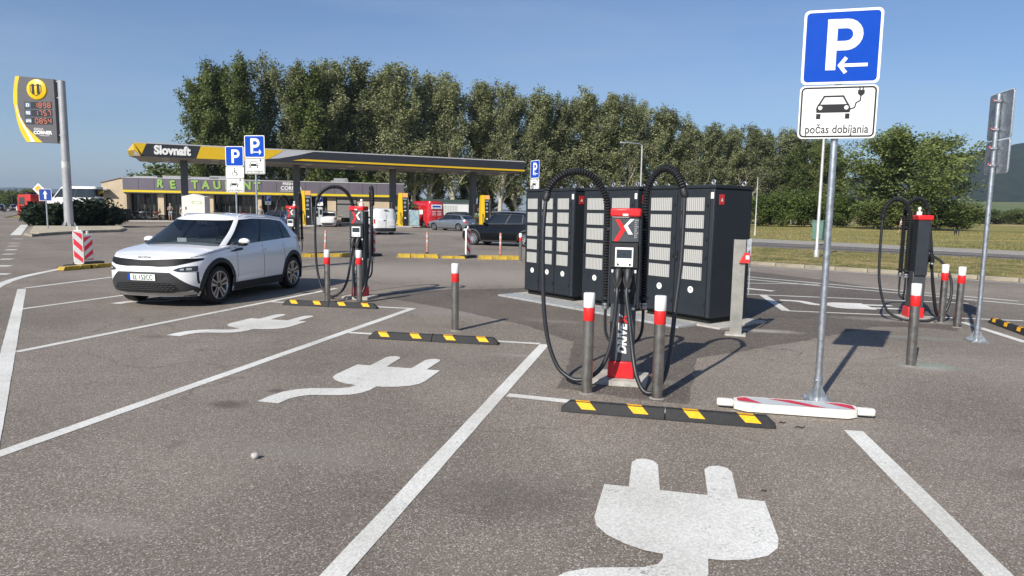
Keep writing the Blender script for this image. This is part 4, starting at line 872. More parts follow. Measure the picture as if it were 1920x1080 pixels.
def seg7(b, ch, x, z, w, h, y):
    q = {'a': ((0, h), (w, h)), 'b': ((w, h), (w, h / 2)), 'c': ((w, h / 2), (w, 0)), 'd': ((0, 0), (w, 0)), 'e': ((0, 0), (0, h / 2)), 'f': ((0, h / 2), (0, h)), 'g': ((0, h / 2), (w, h / 2))}
    for s in SEG[ch]:
        (a, c), (d, e) = q[s]; dx, dz = (d - a) * .12, (e - c) * .12
        b.stroke([(x + a + dx, z + c + dz), (x + d - dx, z + e - dz)], 0.055, y, M_LED)
for i, (g, pr) in enumerate((('D', '1898'), ('95', '1757'), ('LPG', '0854'))):
    z = 8.83 - i * 0.555; r_ = MB().box((-1.65, -0.205, z), (1.98, 0.03, 0.46), M_PAN).build('price_row', pn)
    MB().box((-2.38, -0.224, z), (0.42, 0.012, 0.34), M_TAG).build('grade_tile', r_)
    text(g, 0.30 if len(g) < 3 else 0.22, M_SIGNW, 'grade_lettering', r_, (-2.38, -0.233, z - 0.01), bold=0.012)
    b = MB()
    for k, ch in enumerate(pr): seg7(b, ch, -1.90 + k * 0.315, z - 0.165, 0.19, 0.33, -0.2225)
    b.build('price_digits', r_)
text('FRESH', 0.26, M_SIGNW, 'lettering', pn, (-1.72, -0.204, 7.12), sx=0.95); text('CORNER', 0.33, M_SIGNW, 'lettering', pn, (-1.43, -0.204, 6.88), bold=0.016)
MB().stroke([(-1.65, 6.70), (-1.3, 6.665), (-0.95, 6.67)], 0.025, -0.204, M_SIGNW).build('underline', pn)
for z in (6.25, 6.75, 9.4, 10.55): MB().box((-0.30, 0, z), (0.36, 0.12, 0.08), PG).build('bracket', t)
# ================================================================== CARS
M_TYRE = mat('tyre_rubber', (0.016, 0.016, 0.017), 0.8, var=0.3, vscale=15)
M_RIM = mat('alloy_rim', (0.50, 0.50, 0.52), 0.3, 0.9, var=0.1)
M_RIMD = mat('rim_dark', (0.02, 0.02, 0.022), 0.35)
M_CLAD = mat('grey_cladding', (0.022, 0.023, 0.025), 0.62, var=0.15, vscale=12)
M_CLAD2 = mat('bumper_grey', (0.034, 0.035, 0.038), 0.55, var=0.15, vscale=12)
GLASS = glass_mat('windscreen_glass', (0.45, 0.50, 0.52)); GLASSD = glass_mat('privacy_glass', (0.10, 0.11, 0.12))
def carpaint(name, col, metal=0.0, rough=0.25): return mat(name, col, rough, metal, coat=1.0)

def make_wheel(parent, x, y, r, rimr, w, spokes=5, side=1, style=0):
    """tyre with a rim and spokes; side +1 is the left of the car"""
    o = (x, y, r)
    ty = MB().lathe([(rimr - .01, -w / 2 + .01), (rimr + .012, -w / 2), (r - .03, -w / 2 + .004), (r - .004, -w / 2 + .03), (r, 0), (r - .004, w / 2 - .03), (r - .03, w / 2 - .004), (rimr + .012, w / 2), (rimr - .01, w / 2 - .01)], M_TYRE, 28, o, 'y').build('tyre', parent)
    f = y + side * (w / 2 - 0.012)
    b = MB(); b.lathe([(rimr + .002, f + side * 0.006), (rimr - 0.016, f + side * 0.008), (rimr - 0.028, f - side * 0.02), (rimr - 0.03, f - side * 0.12)], M_RIM, 28, (x, 0, r), 'y')
    b.lathe([(0, f - side * 0.09), (rimr - 0.03, f - side * 0.10)], M_UNDER, 20, (x, 0, r), 'y')
    for i in range(spokes):
        q = 2 * math.pi * i / spokes + 0.3; c, s = math.cos(q), math.sin(q)
        def pt(rad, t, d): return (x + rad * c - t * s, f + side * d, r + rad * s + t * c)
        wi, wo = (0.035, 0.075) if style else (0.03, 0.03)
        fs = [(0, 1, 2, 3), (0, 4, 5, 1), (2, 6, 7, 3), (1, 5, 6, 2)]
        b.add([pt(0.04, -wi, -.012), pt(rimr - .012, -wo, 0.0), pt(rimr - .012, wo, 0.0), pt(0.04, wi, -.012), pt(0.04, -wi, -.05), pt(rimr - .012, -wo, -.05), pt(rimr - .012, wo, -.05), pt(0.04, wi, -.05)], fs, M_RIM)
        if style: b.add([pt(0.07, -.014, -.010), pt(rimr - .03, -.012, .0015), pt(rimr - .03, .038, .0015), pt(0.07, .016, -.010)], [(0, 1, 2, 3)], M_RIMD)
    b.lathe([(0, f - side * 0.002), (0.045, f - side * 0.004), (0.055, f - side * 0.03)], M_RIM if not style else M_RIMD, 14, (x, 0, r), 'y')
    b.build('rim', ty, smooth=30)
    return ty

class Car:
    """plan outline: superellipse rounded nose and tail, lofted upward; front +x, left +y"""
    def __init__(s, L, W, axf, axr, wr, belt, nose, tail, width, clear=0.2, archr=None, nx=9.0, ny=2.8, step=0.05, crown=0.03):
        s.L, s.W, s.axf, s.axr, s.wr, s.belt, s.nose, s.tail, s.width, s.clear, s.nx, s.ny, s.step, s.crown = L, W, axf, axr, wr, belt, nose, tail, width, clear, nx, ny, step, crown
        s.ar = archr or wr + 0.06
    def fl(s, z, front): return s.L / 2 + interp(z, s.nose if front else s.tail)
    def hw(s, z): return s.W / 2 * interp(z, s.width)
    def front_x(s, y, z): a = min(0.9999, abs(y) / s.hw(z)); return s.fl(z, True) * (1 - a ** s.ny) ** (1 / s.nx)
    def rear_x(s, y, z): a = min(0.9999, abs(y) / s.hw(z)); return -s.fl(z, False) * (1 - a ** s.ny) ** (1 / s.nx)
    def side_y(s, x, z): a = min(0.9999, abs(x) / s.fl(z, x > 0)); return s.hw(z) * (1 - a ** s.nx) ** (1 / s.ny)
    def outline(s):
        out = []
        for sg in (1, -1):
            h = [(sg * (1 - (y ** s.ny)) ** (1 / s.nx), y) for y in (0, .1, .2, .3, .4, .5, .58, .65, .70, .75, .80, .84, .87, .90, .92)]
            n = int(0.40 * s.L / s.step); x0 = (1 - .92 ** s.ny) ** (1 / s.nx)
            h += [(sg * x0 * (1 - i / n), (1 - (x0 * (1 - i / n)) ** s.nx) ** (1 / s.ny)) for i in range(1, n + 1)]
            out.append(h)
        return out[0] + out[1][-2::-1]
    def arch(s, x):
        z = s.clear
        for ax in (s.axf, s.axr):
            dx = x - ax
            if abs(dx) < s.ar: z = max(z, s.wr + math.sqrt(s.ar ** 2 - dx * dx))
        return z
    def body(s, parent, paint, rows=9, name='body', under=True):
        ol = s.outline(); vs = []; fs = []; n = len(ol); mid = 4
        K = rows + mid
        for xn, yn in ol:
            top = s.belt_at(xn)
            for k in range(rows):
                v = k / (rows - 1); x = xn * s.L / 2; z = lerp(s.clear, top, v)
                x = xn * s.fl(z, xn > 0); z = lerp(s.clear, s.belt_at(xn), v)
                if yn > 0.8: z = max(z, min(s.arch(x), top - 0.02))
                vs.append((x, yn * s.hw(z), z))
            x, y, z = vs[-1]
            for k in range(1, mid + 1):
                q = 1 - k / mid; vs.append((x, y * q, z + s.crown * (1 - q * q) * (yn)))
        nv = len(vs); vs += [(x, -y, z) for x, y, z in vs]
        for i in range(n - 1):
            for k in range(K - 1):
                f = (i * K + k, (i + 1) * K + k, (i + 1) * K + k + 1, i * K + k + 1); fs.append(f); fs.append(tuple(nv + j for j in f[::-1]))
        o = MB().add(vs, fs, paint).build(name, parent, smooth=32)
        if under:
            b = MB(); b.box((0, 0, s.clear + 0.20), (s.L - 0.5, s.W - 0.62, 0.42), M_UNDER)
            b.box(((s.axf + s.axr) / 2, 0, s.clear + 0.10), (abs(s.axf - s.axr) - 2 * s.ar, s.W - 0.16, 0.2), M_UNDER)
            for ax in (s.axf, s.axr):
                for sg in (-1, 1):
                    pts = [(ax + (s.ar - .004) * math.cos(R(a)), s.wr + (s.ar - .004) * math.sin(R(a))) for a in range(-20, 201, 20)]
                    for (a0, b0), (a1, b1) in zip(pts, pts[1:]): b.add([(a0, sg * (s.W / 2 - .33), b0), (a1, sg * (s.W / 2 - .33), b1), (a1, sg * (s.W / 2 - .045), b1), (a0, sg * (s.W / 2 - .045), b0)], [(0, 1, 2, 3)], M_UNDER)
            b.build('underbody', parent)
        return o
    def belt_at(s, xn): return interp(xn * s.L / 2, s.belt)
    def fpatch(s, parent, name, m, cols, e=0.006, front=True, ny=None):
        """patch on the nose or tail: cols = [(y, z_low, z_high)...]"""
        vs = []; fs = []; nz = max(4, int(max(c[2] - c[1] for c in cols) / 0.022))
        cols = [tuple(lerp(p, q, k / 4) for p, q in zip(c0, c1)) for c0, c1 in zip(cols, cols[1:]) for k in range(4)] + [cols[-1]]
        for y, a, b in cols:
            for k in range(nz):
                z = lerp(a, b, k / (nz - 1)); x = (s.front_x(y, z) + e) if front else (s.rear_x(y, z) - e); vs.append((x, y, z))
        for i in range(len(cols) - 1):
            for k in range(nz - 1): fs.append((i * nz + k, (i + 1) * nz + k, (i + 1) * nz + k + 1, i * nz + k + 1))
        return MB().add(vs, fs, m).build(name, parent, smooth=50)
    def spatch(s, parent, name, m, cols, side, e=0.005, nz=3):
        vs = []; fs = []
        for x, a, b in cols:
            for k in range(nz):
                z = lerp(a, b, k / (nz - 1)); vs.append((x, side * (s.side_y(x, z) + e), z))
        for i in range(len(cols) - 1):
            for k in range(nz - 1): fs.append((i * nz + k, (i + 1) * nz + k, (i + 1) * nz + k + 1, i * nz + k + 1))
        return MB().add(vs, fs, m).build(name, parent, smooth=50)
    def archtrim(s, parent, ax, side, m, w=0.075, e=0.012):
        vs = []; fs = []; n = 19
        for i in range(n):
            q = R(-8 + 196 * i / (n - 1))
            for rr_ in (s.ar - 0.012, s.ar + w * 0.5, s.ar + w):
                x, z = ax + rr_ * math.cos(q), max(s.clear + 0.01, s.wr + rr_ * math.sin(q)); vs.append((x, side * (s.side_y(x, z) + (e if rr_ < s.ar + w * .9 else 0.001)), z))
        for i in range(n - 1):
            for k in (0, 1): fs.append((i * 3 + k, (i + 1) * 3 + k, (i + 1) * 3 + k + 1, i * 3 + k + 1))
        return MB().add(vs, fs, m).build('wheel_arch_trim', parent, smooth=60)
    def cabin(s, parent, paint, xa, xb, xc, xd, roof, wb, wr_, glass, glass_side, pillars=(), side_limits=None, rail=0.88, a_end=0.86, d_end=-0.80, rear_glass=True, side_glass=True, frame=None, bulge=0.04, crown=0.045, rpaint=None):
        """greenhouse from belt to roof: windscreen, side windows, rear window, painted roof with pillars"""
        front = [(y) for y in (0, .2, .4, .6, .76, .90)]
        nx, ny = 11.0, 4.0
        def inv(y): return (1 - y ** ny) ** (1 / nx)
        def invx(x): return (1 - abs(x) ** nx) ** (1 / ny)
        h = [(inv(y), y) for y in front]; x0 = inv(.90)
        xs = sorted(set([round(v, 4) for v in np.linspace(x0 - .02, -x0 + .02, 40)] + [a_end, d_end] + [p for pr in pillars for p in pr]), reverse=True)
        h += [(x, invx(x)) for x in xs if abs(x) < x0]; h += [(-inv(y), y) for y in front[::-1]]
        rows = [0, .12, .25, .4, .55, .7, .8, rail, .95, 1.0]; n, K = len(h), len(rows); vs = []
        for xn, yn in h:
            for v in rows:
                f, r_ = lerp(xa, xb, v), lerp(xd, xc, v); c, half = (f + r_) / 2, (f - r_) / 2
                x = c + half * xn; w = lerp(wb, wr_, v) + bulge * math.sin(v * math.pi) * 0.6
                if v > rail: w -= 0.10 * ((v - rail) / (1 - rail)) ** 2
                z0 = interp(x, s.belt) + 0.004; z1 = interp(x, roof)
                vs.append((x, yn * w, lerp(z0, z1, v)))
        cls = {k: MB() for k in ('windscreen', 'rear_window', 'side_window', 'side_window_', 'roof', 'pillar_trim', 'pillar_trim_')}
        ms = {'windscreen': glass, 'rear_window': glass_side if rear_glass else paint, 'side_window': glass_side if side_glass else paint, 'roof': rpaint or paint, 'pillar_trim': frame or M_BLACK}
        for i in range(n - 1):
            xm = (h[i][0] + h[i + 1][0]) / 2; ym = (h[i][1] + h[i + 1][1]) / 2
            for k in range(K - 1):
                vm = (rows[k] + rows[k + 1]) / 2
                if vm > rail: c = 'roof'
                elif ym < .9 and i < len(front) - 1: c = 'windscreen'
                elif ym < .9 and i >= n - len(front): c = 'rear_window' if vm > 0.12 else 'roof'
                elif xm > a_end or xm < d_end: c = 'roof'
                elif any(a >= xm >= b for a, b in pillars): c = 'pillar_trim'
                else: c = 'side_window'
                q = [vs[i * K + k], vs[(i + 1) * K + k], vs[(i + 1) * K + k + 1], vs[i * K + k + 1]]
                cls[c].add(q, [(0, 1, 2, 3)], ms[c]); cls[c + '_' if c + '_' in cls else c].add([(x, -y, z) for x, y, z in q[::-1]], [(0, 1, 2, 3)], ms[c])
        for i in range(n - 1):
            a, b = vs[i * K + K - 1], vs[(i + 1) * K + K - 1]
            for k in range(4):
                u0, u1 = 1 - k / 4, 1 - (k + 1) / 4
                def tp(p, u): return (p[0], p[1] * u, p[2] + crown * (1 - u * u) * min(1, abs(p[1]) / (wr_ * .8)))
                q = [tp(a, u0), tp(b, u0), tp(b, u1), tp(a, u1)]
                cls['roof'].add(q, [(0, 1, 2, 3)], ms['roof']); cls['roof'].add([(x, -y, z) for x, y, z in q[::-1]], [(0, 1, 2, 3)], ms['roof'])
        for k, b in cls.items():
            if b.f:
                # merge doubled vertices so shading stays smooth
                idx = {}; remap = []; nv = []
                for p in b.v:
                    q = (round(p[0], 4), round(p[1], 4), round(p[2], 4))
                    if q not in idx: idx[q] = len(nv); nv.append(p)
                    remap.append(idx[q])
                ff = []; mm = []
                for f, m_ in zip(b.f, b.m):
                    g = []
                    for i_ in f:
                        if remap[i_] not in g: g.append(remap[i_])
                    if len(g) >= 3: ff.append(tuple(g)); mm.append(m_)
                b.v, b.f, b.m = nv, ff, mm; b.build(k.rstrip('_'), parent, smooth=40)
        s.cab = (h, rows, vs, K)
    def wheels(s, parent, rimr, spokes=5, style=0, w=0.225):
        for ax in (s.axf, s.axr):
            for sd in (1, -1): make_wheel(parent, ax, sd * (s.W / 2 - w / 2 - 0.025), s.wr, rimr, w, spokes, sd, style)
    def mirrors(s, parent, x, z, paint, y=None):
        for sd in (1, -1):
            yy = sd * ((y or s.W / 2 - 0.06) + 0.08)
            m_ = MB().ball((x, yy + sd * 0.04, z), (0.068, 0.115, 0.062), paint, 12, 8)
            m_.ball((x + 0.012, yy + sd * 0.03, z - 0.045), (0.065, 0.10, 0.045), M_BLACK, 12, 6); m_.cyl((x - 0.02, yy - sd * 0.10, z - 0.07), (x, yy, z - 0.05), 0.022, M_BLACK, 8); m_.build('mirror', parent)
    def simple_lights(s, parent, fz, rz_, rw=0.2, rh=0.12, fw=0.34, fh=0.13, plate_text=None, pz=0.75):
        for sd in (1, -1):
            hw_ = s.W / 2
            s.fpatch(parent, 'headlight', mat('headlight_glass', (0.5, 0.52, 0.55), 0.1, spec=0.8), [(sd * (hw_ - fw - .1), fz, fz + fh * .7), (sd * (hw_ - fw * .5 - .08), fz, fz + fh), (sd * (hw_ - .09), fz + .02, fz + fh)][::sd])
            s.fpatch(parent, 'tail_light', M_LAMPRED, [(sd * (hw_ - rw - .06), rz_, rz_ + rh), (sd * (hw_ - rw * .5 - .06), rz_, rz_ + rh), (sd * (hw_ - .06), rz_, rz_ + rh)][::sd], e=0.01, front=False)
        s.fpatch(parent, 'grille', M_BLACK, [(-.45, .45, .62), (0, .43, .64), (.45, .45, .62)])
        s.fpatch(parent, 'rear_bumper', M_CLAD, [(-.7, s.clear + .02, s.clear + .2), (0, s.clear + .02, s.clear + .22), (.7, s.clear + .02, s.clear + .2)], front=False, e=0.012)
        pl = s.fpatch(parent, 'number_plate', M_SIGNW, [(-.26, pz, pz + .11), (.26, pz, pz + .11)], front=False, e=0.02)
        if plate_text: text(plate_text, 0.10, M_INK, 'plate_lettering', pl, (s.rear_x(0.2, pz) - 0.03, 0, pz + 0.055), (R(90), 0, R(-90)))
        s.fpatch(parent, 'front_number_plate', M_SIGNW, [(-.26, .42, .53), (.26, .42, .53)], e=0.016)
    def seams(s, parent, xs, z0, z1):
        for sd in (1, -1):
            for x, lean in xs: s.spatch(parent, 'door_seam', M_UNDER, [(x - .005, z0, z1), (x + .005, z0, z1)], sd, e=0.0025, nz=6)

# ---- the white electric car in the left bay
CW = carpaint('white_car_paint', (0.88, 0.88, 0.88))
car = thing('electric_car', 'white electric car parked at the left bay, nose towards the camera', 'car', (-6.03, 14.10, 0), R(79.9 + 180))
E1 = Car(4.49, 1.885, 1.38, -1.385, 0.355, [(-2.3, 0.98), (-2.0, 1.14), (-1.2, 1.13), (0, 1.085), (0.75, 1.06), (1.1, 1.06), (1.6, 1.00), (1.95, 0.945), (2.1, 0.90), (2.3, 0.86)],
         [(0.18, -0.16), (0.3, -0.03), (0.45, 0.0), (0.62, 0.01), (0.76, -0.01), (0.86, -0.06), (0.95, -0.12), (1.1, -0.2)], [(0.2, -0.12), (0.4, 0.0), (0.75, 0.0), (0.95, -0.07), (1.15, -0.14)],
         [(0.2, 0.93), (0.35, 0.975), (0.5, 1.0), (0.8, 1.0), (0.95, 0.975), (1.05, 0.945), (1.2, 0.90)], clear=0.20, archr=0.43, step=0.028, crown=0.05)
E1.body(car, CW, rows=15)
E1.cabin(car, CW, 1.32, 0.42, -1.62, -2.02, [(-1.75, 1.44), (-1.4, 1.53), (-0.8, 1.595), (-0.1, 1.62), (0.4, 1.595), (0.7, 1.56)], 0.865, 0.66, GLASS, GLASSD, pillars=((0.20, 0.145), (-0.395, -0.44)), a_end=0.83, d_end=-0.62, bulge=0.05)
E1.wheels(car, 0.262, 5, 1, 0.235)
E1.mirrors(car, 0.72, 1.13, CW, 0.90)
for sd in (1, -1):
    for ax in (E1.axf, E1.axr): E1.archtrim(car, ax, sd, M_CLAD)
    E1.spatch(car, 'sill_cladding', M_CLAD, [(x, 0.205, 0.36) for x in np.linspace(0.92, -0.93, 14)], sd, e=0.012)
    E1.spatch(car, 'front_corner_cladding', M_CLAD, [(x, 0.205, 0.34) for x in np.linspace(2.05, 1.86, 5)], sd, e=0.008)
    for z, xx in ((0.93, 0.12), (0.935, -0.80)): MB().ball((-xx * 0 + (-0.15 if xx > 0 else -1.0), sd * (E1.side_y(-0.5, 0.93) + 0.008), z), (0.11, 0.014, 0.022), CW, 12, 6).build('door_handle', car)
    E1.spatch(car, 'fender_trim', M_BLACK, [(1.02, 0.945, 0.962), (0.86, 0.945, 0.985), (0.80, 0.952, 1.0), (0.60, 0.965, 1.004)], sd, e=0.007)
    E1.spatch(car, 'bonnet_seam', M_UNDER, [(x, interp(x, E1.belt) - 0.052, interp(x, E1.belt) - 0.043) for x in np.linspace(1.98, 1.0, 12)], sd, e=0.003, nz=2)
E1.seams(car, [(0.83, 0), (-0.13, 0), (-0.98, 0)], 0.37, 1.04)
# nose: black band under the bonnet edge, lamps, grey bumper field, mesh grille, silver skid, plate
band = [(-.88, .838, .874), (-.72, .79, .876), (-.58, .755, .872), (-.45, .742, .864), (-.3, .736, .858), (-.17, .742, .85), (0, .742, .842), (.17, .742, .85), (.3, .736, .858), (.45, .742, .864), (.58, .755, .872), (.72, .79, .876), (.88, .838, .874)]
E1.fpatch(car, 'nose_band', mat('piano_black', (0.006, 0.006, 0.007), 0.55, spec=0.25), band, e=0.008)
lowf = [(-.84, .33, .36), (-.72, .30, .46), (-.6, .28, .56), (-.5, .27, .635), (-.25, .27, .64), (0, .27, .64), (.25, .27, .64), (.5, .27, .635), (.6, .28, .56), (.72, .30, .46), (.84, .33, .36)]
bf = E1.fpatch(car, 'lower_bumper', M_CLAD2, lowf, e=0.006)
gr = E1.fpatch(bf, 'mesh_grille', M_UNDER, [(-.62, .335, .35), (-.52, .315, .445), (-.25, .305, .455), (0, .305, .455), (.25, .305, .455), (.52, .315, .445), (.62, .335, .35)], e=0.012)
b = MB()
for i in range(4):
    z = 0.330 + i * 0.033
    for k in range(13):
        y = -0.50 + k * 0.083 + (0.04 if i % 2 else 0)
        if abs(y) < 0.54 - 0.0 * i: xx = E1.front_x(y, z) + 0.014; b.box((xx, y, z), (0.010, 0.066, 0.009), M_CLAD2)
b.build('grille_bars', bf)
E1.fpatch(car, 'skid_plate', mat('satin_silver', (0.52, 0.53, 0.54), 0.35, 0.6), [(-.80, .235, .29), (-.66, .225, .30), (-.5, .215, .275), (-.25, .21, .262), (0, .21, .262), (.25, .21, .262), (.5, .215, .275), (.66, .225, .30), (.80, .235, .29)], e=0.014)
LMP = mat('headlight_smoke', (0.03, 0.033, 0.037), 0.06, spec=0.9); LED = mat('headlight_led', (0.42, 0.44, 0.46), 0.15)
for sd in (1, -1):
    hl = E1.fpatch(car, 'headlight', LMP, [(sd * .56, .672, .685), (sd * .63, .65, .715), (sd * .72, .648, .735), (sd * .80, .648, .742), (sd * .855, .65, .745)][::sd], e=0.010)
    E1.fpatch(hl, 'led_unit', LED, [(sd * .74, .675, .715), (sd * .80, .675, .715)][::sd], e=0.015); E1.fpatch(hl, 'led_unit', LED, [(sd * .66, .675, .70), (sd * .71, .675, .705)][::sd], e=0.015)
    E1.fpatch(car, 'air_curtain', M_BLACK, [(sd * .845, .43, .64), (sd * .862, .43, .64)][::sd], e=0.010)
    E1.fpatch(car, 'tail_light', M_LAMPRED, [(sd * .5, .88, .96), (sd * .7, .88, .97), (sd * .86, .87, .97)][::sd], e=0.01, front=False)
pl = E1.fpatch(car, 'number_plate', M_SIGNW, [(-.262, .492, .606), (0, .492, .606), (.262, .492, .606)], e=0.026)
E1.fpatch(pl, 'eu_band', M_BLUE, [(-.262, .492, .606), (-.215, .492, .606)], e=0.0275)
text('EL·152CC', 0.118, mat('plate_green', (0.02, 0.10, 0.05), 0.5), 'plate_lettering', pl, (E1.front_x(0, .55) + 0.032, 0.025, .546), (R(90), 0, R(90)), bold=0.0, sx=0.78)
text('SKODA', 0.058, M_INK, 'lettering', car, (E1.front_x(0, .87) + 0.006, 0.0, .888), (R(50), 0, R(90)), bold=0.001, sx=1.35)
for sd in (1, -1):
    MB().tube([(0.25, sd * 0.60, 1.595), (0.1, sd * 0.615, 1.632), (-0.6, sd * 0.615, 1.622), (-1.35, sd * 0.60, 1.555), (-1.5, sd * 0.59, 1.515)], [0.01, 0.018, 0.018, 0.018, 0.01], CW, 8).build('roof_rail', car)
# interior seen through the glass
SEAT = mat('seat_fabric', (0.10, 0.10, 0.11), 0.8); DASH = mat('dashboard', (0.02, 0.02, 0.022), 0.6)
MB().box((0.72, 0, 0.98), (0.6, 1.5, 0.22), DASH).build('dashboard', car, bevel=0.05)
for y in (-0.38, 0.38):
    MB().box((-0.05, y, 0.78), (0.5, 0.5, 0.18), SEAT).box((-0.32, y, 1.08), (0.16, 0.48, 0.62), SEAT).box((-0.36, y, 1.43), (0.10, 0.26, 0.18), SEAT).build('front_seat', car, bevel=0.05)
MB().box((-1.2, 0, 1.02), (0.2, 1.36, 0.55), SEAT).build('rear_seat', car, bevel=0.05)
sw = MB().torus((0.42, 0.38, 1.03), 0.17, 0.016, DASH, 18, 6, 'x'); sw.box((0.43, 0.38, 1.03), (0.02, 0.2, 0.06), DASH); sw.build('steering_wheel', car)
MB().box((0.50, 0, 1.47), (0.03, 0.22, 0.06), DASH).build('inner_mirror', car)
MB().box((0.62, -0.38, 1.105), (0.012, 0.20, 0.12), M_SIGNW).build('paper_card', car)

# ---- vehicles on the forecourt
def std_car(name, label, cat, loc, head, paint, L=4.4, W=1.8, H=1.48, kind='hatch', spokes=5, plate='', rimr=0.22):
    t = thing(name, label, cat, loc, R(head)); h = L / 2
    k = H / 1.48
    if kind == 'suv': belt = [(-h, 0.95), (-h + .3, 1.10), (-1, 1.12), (0.6, 1.08), (1.0, 1.06), (h - .5, 1.02), (h, 0.95)]
    else: belt = [(-h, 0.86), (-h + .25, 0.98), (-1, 0.98), (0.7, 0.93), (1.0, 0.92), (h - .5, 0.82), (h, 0.70)]
    c = Car(L, W, h - 0.86, -h + (0.85 if kind != 'wagon' else 1.0), 0.37 if kind == 'suv' else 0.315, belt, [(0.2, -.12), (0.4, 0), (0.65, 0), (0.9, -.14)], [(0.2, -.1), (0.45, 0), (0.75, -.01), (1.1, -.12)],
            [(0.2, .94), (0.45, 1.0), (0.75, 1.0), (1.0, .94), (1.2, .9)], clear=0.2 if kind == 'suv' else 0.16, step=0.07)
    c.body(t, paint, rows=9)
    rb = {'hatch': (-h + 0.55, -h + 0.12), 'wagon': (-h + 0.75, -h + 0.18), 'suv': (-h + 0.45, -h + 0.15), 'sedan': (-h + 1.15, -h + 0.45)}[kind]
    roof = [(rb[0] - .2, H - .13), (rb[0] + .5, H - .05), (-0.3, H - .005), (0.3, H - .02), (0.7, H - .06)]
    c.cabin(t, paint, 1.15 if kind != 'suv' else 1.1, 0.35, rb[0], rb[1], roof, W * .455, W * .35, M_DGLASS, M_DGLASS, pillars=((0.16, 0.11), (-0.42, -0.46)), a_end=.84, d_end=-.72)
    c.wheels(t, rimr, spokes); c.mirrors(t, 0.75, 1.02 if kind != 'suv' else 1.14, paint, W / 2 - .05)
    c.simple_lights(t, 0.58 if kind != 'suv' else 0.72, 0.72 if kind != 'suv' else 0.86, plate_text=plate, pz=0.62 if kind == 'wagon' else 0.72)
    c.seams(t, [(0.85, 0), (-0.1, 0), (-1.0, 0)], 0.32, 0.9)
    for sd in (1, -1):
        c.spatch(t, 'sill_trim', M_CLAD, [(x, c.clear + .005, c.clear + .1) for x in np.linspace(h - 1.3, -h + 1.35, 8)], sd, e=0.008)
        for x in (-.02, -.92): MB().ball((x, sd * (c.side_y(x, .86) + .01), .86 if kind != 'suv' else .98), (.09, .014, .018), paint, 8, 4).build('door_handle', t)
        if kind == 'suv':
            for ax in (c.axf, c.axr): c.archtrim(t, ax, sd, M_CLAD, 0.06)
            MB().tube([(0.5, sd * W * .345, H - .02), (0.1, sd * W * .355, H + .025), (-1.2, sd * W * .35, H - .0), (-1.55, sd * W * .34, H - .06)], 0.017, M_ALU, 6).build('roof_rail', t)
            MB().tube([(1.0, sd * (W * .46), 1.11), (0, sd * W * .478, 1.13), (-1.35, sd * W * .468, 1.16), (-1.5, sd * W * .44, 1.35), (-1.25, sd * W * .40, H - .14), (0.2, sd * W * .395, H - .10)], 0.012, M_CHROME, 6).build('window_chrome', t)
    return t, c
PX = lambda px, y: ((px - 960) / F_PX * y * 1.007, y)
g = PX(848, 61.5); std_car('station_wagon', 'grey estate car driving in from behind the columns, left of the black off-road car', 'car', (g[0], g[1], 0), 147, carpaint('grey_car_paint', (0.20, 0.225, 0.25), 0.5), 4.6, 1.8, 1.44, 'wagon')
std_car('off_road_car', 'black off-road car behind the yellow kerb, left of the cabinets', 'car', (-0.35, 36.1, 0), 155, mat('black_car_paint', (0.002, 0.0025, 0.004), 0.2, 0.0, spec=0.25, coat=0.25), 4.75, 1.9, 1.74, 'suv', 10, rimr=0.25)
g = PX(621, 68.5); std_car('hatchback', 'white saloon seen from the rear beside the first fuel pump', 'car', (g[0], g[1], 0), 97, carpaint('white_saloon_paint', (0.70, 0.70, 0.68)), 4.6, 1.82, 1.5, 'sedan')
g = PX(520, 60); std_car('blue_car', 'dark blue car behind the white electric car, before the shop', 'car', (g[0], g[1], 0), 160, carpaint('blue_car_paint', (0.008, 0.018, 0.07), 0.2), 4.3, 1.8, 1.5, 'hatch')
g = PX(868, 74); std_car('dark_estate', 'dark blue car behind the grey estate, past the canopy column', 'car', (g[0], g[1], 0), 20, carpaint('navy_paint', (0.012, 0.02, 0.035), 0.2), 4.5, 1.8, 1.6, 'suv')
g = PX(925, 78); std_car('silver_car', 'dark car half hidden behind the roof of the black off-road car', 'car', (g[0], g[1], 0), 170, carpaint('graphite_paint', (0.03, 0.034, 0.04), 0.4), 4.4, 1.8, 1.55, 'hatch')
for px, y, hd, col, lb in ((10, 140, 60, (0.02, 0.025, 0.03), 'dark car far off at the left edge of the road'), (36, 150, 70, (0.015, 0.018, 0.02), 'dark car far off on the road, left of the small white car'), (50, 145, 60, (0.75, 0.75, 0.73), 'small white car far off on the road behind the red lorry')):
    g = PX(px, y); std_car('distant_car', lb, 'car', (g[0], g[1], 0), hd + 60, carpaint('distant_paint_%d' % px, col), 4.3, 1.8, 1.5, 'hatch')

